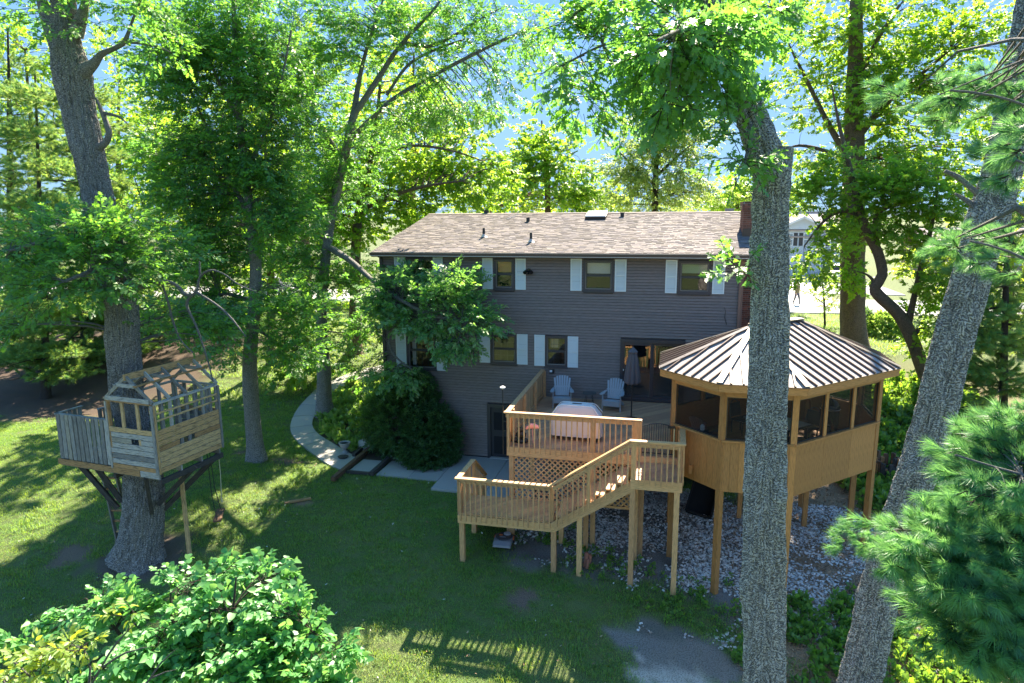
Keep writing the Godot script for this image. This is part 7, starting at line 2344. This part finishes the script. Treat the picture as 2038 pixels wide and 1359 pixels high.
	tree("willow_tree", "pale yellow tree far behind the chimney", "tree", "", "bright",
		[[12.08,2.1,-60,0.21],[11.98,9.71,-60,0.18],[11.9,11.43,-60,0.12]],
		[],
		[[11.95,10.29,-60,2.33,0.82,6],[13.84,11.4,-60,1.45,1.27,5],[9.7,10.31,-60,2.05,0.82,5],[6.87,9.76,-60,2.37,0.59,5]], {})
	tree("oak_tree", "tall grey oak trunk in front of the screened gazebo", "tree", "", "oaknear",
		[[8.69,-2.23,13,0.42],[8.48,1.25,13,0.36],[8.37,2.76,13,0.35],[8.28,4.57,13,0.33],[8.22,6.29,13,0.31],[8.18,7.52,13,0.29],[8.12,8.7,13,0.28],[8.1,9.46,13,0.27],[8.07,9.88,13,0.27],[7.86,10.43,13,0.25],[7.62,10.99,13,0.22],[7.42,11.46,13,0.2],[7.22,11.97,13,0.16],[6.97,12.68,13,0.13],[6.7,13.52,13,0.1],[6.45,14.48,13,0.07]],
		[[[8.14,9.31,13,0.19],[8.18,9.84,13,0.18],[8.22,10.06,13,0.15],[8.23,10.26,13,0.14]],
			[[7.28,11.83,13,0.09],[6.95,11.7,14.2,0.05],[6.69,11.48,15.2,0.03],[6.42,11.2,16,0.02]],
			[[7.37,11.54,13,0.07],[6.85,11.78,13,0.05],[6.17,11.97,13,0.03],[5.48,11.86,13,0.02],[4.85,11.6,13,0.01]],
			[[7.16,12.12,13,0.07],[7.53,12.44,13,0.04],[7.94,12.61,13,0.03],[8.34,12.71,13,0.02]],
			[[7.07,12.4,13,0.07],[6.44,12.73,13,0.05],[5.7,12.64,13,0.03],[5.01,12.33,13,0.02]],
			[[7.77,10.66,13,0.04],[7.64,10.15,13.8,0.02],[7.57,9.87,14,0.01]],
			[[7.98,8.54,13,0.03],[7.82,8.48,13,0.02],[7.61,8.34,13,0.01]]],
		[[6.76,11.23,15,0.47,0.38,5],[7.15,11.04,14.6,0.36,0.39,4],[6.38,11.55,15,0.38,0.28,4],[6.92,11.68,15,0.49,0.25,5],[6.63,10.72,15,0.32,0.19,3],[7.41,10.65,14,0.17,0.28,3],[7.58,9.98,13.8,0.09,0.18,2],[5.9,12.05,13,0.58,0.35,5],[5.41,11.72,13,0.47,0.27,4,6],[4.9,11.45,13,0.36,0.22,4,5],[5.22,10.94,13,0.34,0.19,4,5],[5.81,11.18,13,0.39,0.27,4,6],[6.42,11.11,13,0.39,0.31,4],[5.55,12.29,13,0.46,0.27,4,6],[5.09,12.33,13,0.39,0.27,3,5],[6.23,12.6,13,0.91,0.3,6],[7.78,12.4,12,0.64,0.32,8],[7.49,11.95,13,0.37,0.3,4],[7.64,8.45,13.4,0.08,0.06,1],[5.86,10.79,12.5,0.29,0.16,3,4],[4.56,11.24,12.5,0.25,0.18,2,4]], {"relief":0.05,"sides":180,"base_hidden":1,"per":10,"R":0.36})
	tree("pine_tree", "leaning grey trunk at the right with a broken dead limb", "tree", "", "none",
		[[9.65,-4.24,12,0.48],[10.26,0.95,12,0.35],[10.48,2.93,12,0.32],[10.65,4.02,12,0.31],[10.92,5.41,12,0.3],[11.13,7.08,12,0.3],[11.32,8.35,12,0.28],[11.45,9.21,12,0.28],[11.58,10.2,12,0.26],[11.67,11.65,12,0.24],[11.7,12.89,12,0.21],[11.67,14.34,12,0.17],[11.5,16.21,12,0.1]],
		[[[11.54,9.44,12,0.06],[11.37,9.47,12,0.05],[11.14,9.66,12,0.04],[10.95,9.82,12,0.04],[10.76,9.91,12,0.03]],
			[[11.55,9.36,12,0.07],[11.35,9.29,12,0.05],[11.12,9.45,12,0.04],[10.94,9.56,12,0.02]],
			[[11.56,9.59,12,0.05],[11.87,9.29,12,0.04],[12.09,9.13,12,0.02]],
			[[11.51,9.13,12,0.04],[11.63,8.98,12,0.04],[11.49,8.66,12,0.02]]],
		[], {"relief":0.05,"sides":180,"base_hidden":1})
	tree("maple_tree", "wide brown trunk with climbing leaves between gazebo roof and street", "tree", "", "maplenear",
		[[16.15,2.01,-15,0.68],[16.1,2.96,-15,0.63],[15.97,4.58,-15,0.61],[15.73,7.76,-15,0.59],[15.55,10.33,-15,0.55],[15.34,13.59,-15,0.46],[15.1,17.23,-15,0.35],[14.85,20.96,-15,0.25],[14.56,25.23,-15,0.12]],
		[[[15.47,11.6,-15,0.23],[14.15,13.63,-15,0.15],[13.05,15.65,-15,0.1],[11.96,17.65,-15,0.05]],
			[[15.4,12.85,-15,0.23],[16.66,14.52,-15,0.15],[18.13,15.88,-15,0.1],[19.36,16.98,-15,0.05]],
			[[15.23,15.3,-15,0.2],[15.96,17.41,-15,0.12],[16.94,19.21,-15,0.07]],
			[[15.5,11.6,-15,0.16],[14,12.39,-15,0.1],[12.76,12.68,-15,0.07],[12.04,12.44,-15,0.04]]],
		[[14.94,14.3,-13,0.73,0.97,4,10],[14.84,11.25,-13,0.89,0.89,4,10],[15.14,7.34,-13,0.7,0.7,5],[15.26,5.83,-13,0.66,0.63,5],[15.49,8.81,-14,0.82,0.77,6],[14.04,11.88,-15,1.43,1.04,7,9],[12.82,13.68,-15,1.3,1.17,6,8],[14.04,15.11,-15,1.79,1.28,10,11],[16.24,14.05,-15,1.52,1.52,14],[17.39,16.63,-15,1.99,1.49,17],[15.46,17.91,-15,1.75,1.25,13],[18.49,14.44,-15,1.75,1.5,15],[19.38,16.75,-15,1.35,1.47,11],[17.36,11.8,-15,1.53,1.15,12],[18.86,11.77,-15,1.52,1.01,11],[12.69,17.36,-15,1.53,1.53,8],[12.1,15.45,-15,1.04,1.17,4,8],[13.76,18.96,-15,2.26,1.26,13],[18.51,18.87,-15,2.19,1.22,13],[16.1,15.74,-15,1.76,1.51,13],[20.57,17.82,-15,1.45,1.45,9],[12.83,11.66,-15,0.95,0.79,3,6],[20.55,13.89,-15,1.24,1.48,9],[21.24,11.47,-15,1.25,1.25,8]], {})
	tree("maple_tree", "tree with drooping dark leaves in front of the white house", "tree", "", "maplenear",
		[[18.1,1,-9,0.23],[17.65,2.31,-9,0.27],[17.2,3.49,-9,0.28],[16.83,4.23,-9,0.28],[16.38,4.87,-9,0.26],[15.59,5.6,-9,0.25],[15.41,5.98,-9,0.24],[15.67,6.52,-9,0.22],[15.41,7.49,-9,0.21],[15.03,8.15,-9,0.2],[14.68,8.91,-9,0.19],[14.44,9.63,-9,0.15],[13.95,11.25,-9,0.11],[13.42,12.96,-9,0.07],[12.99,14.64,-9,0.03]],
		[[[16.91,4.45,-9,0.16],[17.06,5.87,-9,0.12],[17.23,7.3,-9,0.11],[17.41,8.45,-9,0.09],[17.49,9.71,-9,0.05],[17.48,10.97,-9,0.03]],
			[[15.29,8,-9,0.13],[15.2,8.98,-9,0.11],[15.51,9.41,-9,0.09],[15.99,9.55,-9,0.07],[16.56,9.82,-9,0.03]],
			[[14.64,8.98,-9,0.1],[13.9,9.31,-9,0.08],[13.1,8.88,-9,0.06],[12.34,7.76,-9,0.03]],
			[[15.46,5.95,-9,0.08],[15.26,6.33,-9,0.07],[14.98,6.55,-9,0.04],[14.62,6.66,-9,0.02]],
			[[16.82,4.27,-9,0.1],[17.11,3.83,-9,0.13],[17.34,4.13,-9,0.09]]],
		[[13.43,8.66,-9,0.67,0.63,4],[12.58,7.31,-9,0.57,0.55,3],[12.95,6.53,-9,0.55,0.32,2],[13.44,9.86,-9,1,0.67,6],[12,9.77,-9,0.56,0.67,3],[14.84,10.17,-9,1.1,0.88,10],[16.06,9.94,-9,1.09,0.87,10],[17.25,9.71,-9,1.08,0.97,10],[17.96,8.43,-9,0.87,0.87,7],[15.57,8.65,-9,0.88,0.77,6],[17.02,8,-9,0.88,0.66,5],[16.18,10.78,-9,1.19,0.87,9],[17.38,6.25,-9,0.99,0.77,6],[18.15,4.49,-9,0.89,0.78,6],[18.17,6.27,-9,0.77,0.99,6],[13.43,11.48,-9,1.1,0.79,6],[17.88,3.12,-9,0.67,0.67,4]], {})
	tree("sapling", "slender sapling with yellow green leaves beside the gazebo roof", "sapling", "", "sapling",
		[[16.12,2.1,-22,0.06],[15.96,3.7,-22,0.06],[15.85,4.5,-22,0.04],[15.61,5.44,-22,0.02]],
		[[[15.98,3.54,-22,0.03],[15.35,4.01,-22,0.02],[14.88,4.32,-22,0.02]],
			[[15.99,3.32,-22,0.03],[16.55,3.72,-22,0.02],[16.76,4.04,-22,0.02]]],
		[[15.18,4.33,-22,0.64,0.38,8],[16.38,4.03,-22,0.63,0.38,7],[15.63,5.13,-22,0.76,0.32,7],[15.99,3.38,-22,0.7,0.32,5]], {})
	tree("hemlock_tree", "feathery light green hemlock at the right edge", "tree", "", "pinefar",
		[[19.48,0.21,-5,0.16],[19.2,2.79,-5,0.14],[18.99,5.13,-5,0.11],[18.75,7.79,-5,0.08],[18.54,10.36,-5,0.05]],
		[],
		[[18.66,6.66,-5,0.95,0.27,8],[18.7,5.51,-5,1.05,0.27,9],[18.93,4.16,-5,1.16,0.27,10],[18.53,3.15,-5,0.88,0.27,8],[19.27,2.59,-5,1.07,0.31,10],[18.61,1.54,-5,0.79,0.28,7],[19.37,0.98,-5,1.08,0.31,10],[18.7,7.79,-5,0.85,0.26,7],[18.74,8.9,-5,0.75,0.26,6],[18.36,4.73,-5,0.77,0.23,6]], {"stubs":10,"dens":0.9})
	tree("maple_tree", "yellow green trees filling the far right behind the leaning trunk", "tree", "", "bright",
		[[28.1,2.1,-26,0.26],[27.59,6.71,-26,0.19],[27.22,10.49,-26,0.13],[26.89,14.17,-26,0.06]],
		[],
		[[27.03,9.25,-26,1.6,1.6,9],[27.55,12.03,-26,1.42,1.89,9],[26.81,6.06,-26,1.62,1.62,9],[28.37,4.79,-26,1.29,1.94,8],[24.43,6.69,-26,1.64,1.47,7],[23.38,5.37,-26,1.49,1.33,6],[28.25,8.3,-26,1.28,1.91,7]], {})
	tree("white_pine_tree", "near white pine with long soft needles in the lower right corner", "tree", "", "pinenear",
		[[11.27,-3.62,17.6,0.17],[11.27,2.13,17.6,0.15],[10.9,4.31,17.6,0.12],[10.57,6.3,17.6,0.1],[10.28,8.11,17.6,0.08],[10.03,9.77,17.6,0.05],[9.81,11.29,17.6,0.03]],
		[[[10.6,6.16,17.6,0.04],[10.06,6.19,17.6,0.02],[9.57,6.23,17.6,0.01],[9.15,6.34,17.6,0.01],[8.81,6.33,17.6,0.01]],
			[[10.72,5.38,17.6,0.04],[10.23,5.51,17.6,0.02],[9.76,5.65,17.6,0.01],[9.37,5.75,17.6,0.01],[9.12,5.77,17.6,0.01]],
			[[10.49,6.77,17.6,0.03],[10.02,6.91,17.6,0.02],[9.57,7.02,17.6,0.01],[9.24,7.11,17.6,0.01]],
			[[10.84,4.73,17.6,0.03],[10.38,4.91,17.6,0.02],[9.94,5.15,17.6,0.01],[9.59,5.26,17.6,0.01]],
			[[10.26,8.28,17.6,0.03],[9.88,8.7,17.6,0.02],[9.47,8.95,17.6,0.01],[9.16,9.04,17.6,0.01]],
			[[10.05,9.65,17.6,0.02],[9.6,10.06,17.6,0.01],[9.22,10.23,17.6,0.01],[8.88,10.29,17.6,0.01]],
			[[10.13,9.16,17.6,0.02],[9.77,9.54,17.6,0.01],[9.43,9.71,17.6,0.01]],
			[[10.56,6.35,17.6,0.03],[11.08,5.21,15.1,0.02],[10.46,4.79,14.4,0.02],[9.61,4.66,14,0.01]]],
		[[9.06,6.35,17.9,0.2,0.16,6],[9.38,6.41,17.6,0.23,0.19,7],[9.47,6.42,17.9,0.27,0.22,8],[9.93,6.23,17.6,0.23,0.23,7],[9.11,6.21,18.2,0.26,0.17,7],[9.46,6.11,18.2,0.26,0.21,8],[9.85,5.95,18,0.17,0.22,6],[9.73,6.86,17,0.27,0.17,7],[9.98,6.95,17.2,0.24,0.21,8],[10.16,7.2,17,0.15,0.19,4],[9.55,5.7,18.2,0.26,0.17,7],[9.31,5.68,18,0.22,0.13,5],[9.79,5.55,18.2,0.19,0.17,6],[9.68,6.69,17.6,0.27,0.18,7],[9.62,6.81,18,0.21,0.17,5],[9.96,6.67,17.6,0.14,0.18,4],[9.56,4.61,14,0.18,0.13,3],[9.74,4.67,14.4,0.21,0.18,3],[9.98,10.7,14.6,0.33,0.19,4],[10.41,10.71,14.6,0.33,0.23,5],[10.53,10.47,15,0.17,0.23,2],[9.6,10.69,14.6,0.18,0.11,2],[10.25,9.83,15.6,0.22,0.17,3],[9.94,9.86,16.6,0.12,0.17,2],[10.48,8.91,14.2,0.29,0.2,3],[10.67,8.86,14.6,0.28,0.22,3],[10.94,8.68,14.6,0.15,0.25,2]], {"base_hidden":1})
	tree("redbud_tree", "round heart leaved redbud crown in the lower left foreground", "tree", "", "redbud",
		[[0.55,-3.39,17.6,0.17],[0.55,-2.83,17.6,0.15],[0.69,-0.98,17.6,0.13],[0.82,0.74,17.6,0.1],[1.06,2.36,17.6,0.08],[1.23,3.28,17.6,0.05],[1.37,4.01,17.6,0.03]],
		[[[1.06,2.36,17.6,0.05],[1.96,3.4,17.6,0.03],[2.43,4.11,17.6,0.02],[2.72,4.49,17.6,0.01]],
			[[1.01,1.96,17.6,0.05],[0.3,3.12,17.6,0.03],[-0.29,3.98,17.6,0.02],[-0.71,4.36,17.6,0.01]],
			[[1.23,3.28,17.6,0.03],[1.46,4.24,17.6,0.02],[1.6,4.94,17.6,0.01]],
			[[1.14,2.75,17.6,0.03],[0.62,3.9,17.6,0.02],[0.63,4.61,17.6,0.01]],
			[[1,1.89,17.6,0.03],[-0.72,2.63,17.6,0.02],[-1.71,3.24,17.6,0.01]],
			[[1.08,2.51,17.6,0.03],[2.08,3.14,17.6,0.02],[2.68,3.8,17.6,0.01]]],
		[[1.06,4.5,17.1,0.34,0.13,8],[1.67,4.63,17,0.14,0.11,5],[0.43,4.44,17,0.18,0.08,5],[2.19,4.6,17.6,0.22,0.13,7],[1.41,4.42,17.6,0.35,0.14,9],[0.81,4.27,17.6,0.17,0.12,5],[2.44,4.3,17.6,0.19,0.13,6],[2.02,4.3,17.9,0.33,0.14,10],[1.38,4.07,17.9,0.28,0.13,8],[2.92,4.18,18,0.15,0.15,6],[2.39,4.04,18.1,0.32,0.14,10],[1.65,3.89,18.2,0.21,0.07,5],[-0.44,4.31,17.6,0.2,0.08,6],[-1,4.01,17.6,0.17,0.08,5],[-0.02,4.22,17.6,0.12,0.08,3],[-0.74,3.89,17.8,0.12,0.08,2],[0.61,4.15,17.9,0.22,0.09,5],[0.47,3.99,18.1,0.22,0.12,6],[1.04,3.89,18.2,0.21,0.08,5],[-1.56,3.61,17.9,0.14,0.08,4],[-1.08,3.54,18.2,0.23,0.08,4],[-0.21,3.68,18.2,0.22,0.09,5],[3.02,4,18.2,0.15,0.07,4],[3.08,4.33,17.8,0.11,0.07,2]], {"base_hidden":1})
	tree("young_tree", "bare thin twigs tipped with yellow leaves in the bottom left corner", "sapling", "", "sapling2",
		[[0.02,-3.71,19.2,0.05],[0.02,0.86,19.2,0.05],[0.49,3,19.2,0.03],[0.79,4.18,19.2,0.02],[1.13,4.76,19.2,0.01],[1.39,5.11,19.2,0.01],[1.73,5.44,19.2,0]],
		[[[0.65,3.67,19.2,0.02],[0.35,4.22,19.2,0.01],[0.2,4.52,19.2,0.01],[-0.03,4.69,19.2,0.01]],
			[[0.78,4.12,19.2,0.02],[0.67,4.63,19.2,0.01],[0.59,4.91,19.2,0.01]],
			[[0.88,4.31,19.2,0.02],[1,4.74,19.2,0.01],[0.94,4.96,19.2,0.01],[0.76,4.99,19.2,0]],
			[[0.65,3.67,19.2,0.02],[1.45,4.41,19.2,0.01],[1.87,4.94,19.2,0.01],[2.09,5.14,19.2,0]],
			[[1.45,4.41,19.2,0.01],[1.73,4.75,19.2,0.01],[2.07,4.91,19.2,0]],
			[[1.13,4.76,19.2,0.01],[1.46,4.99,19.2,0.01],[1.83,5.13,19.2,0]],
			[[0.63,3.54,19.2,0.01],[0.1,3.93,19.2,0.01],[-0.18,4.43,19.2,0.01]]],
		[[-0.07,4.48,19.2,0.19,0.09,5],[0.3,4.69,19.2,0.18,0.1,5],[0.64,4.86,19.2,0.16,0.06,4],[0.98,5,19.2,0.09,0.05,3],[1.43,5.4,19.2,0.1,0.07,1]], {"base_hidden":1})
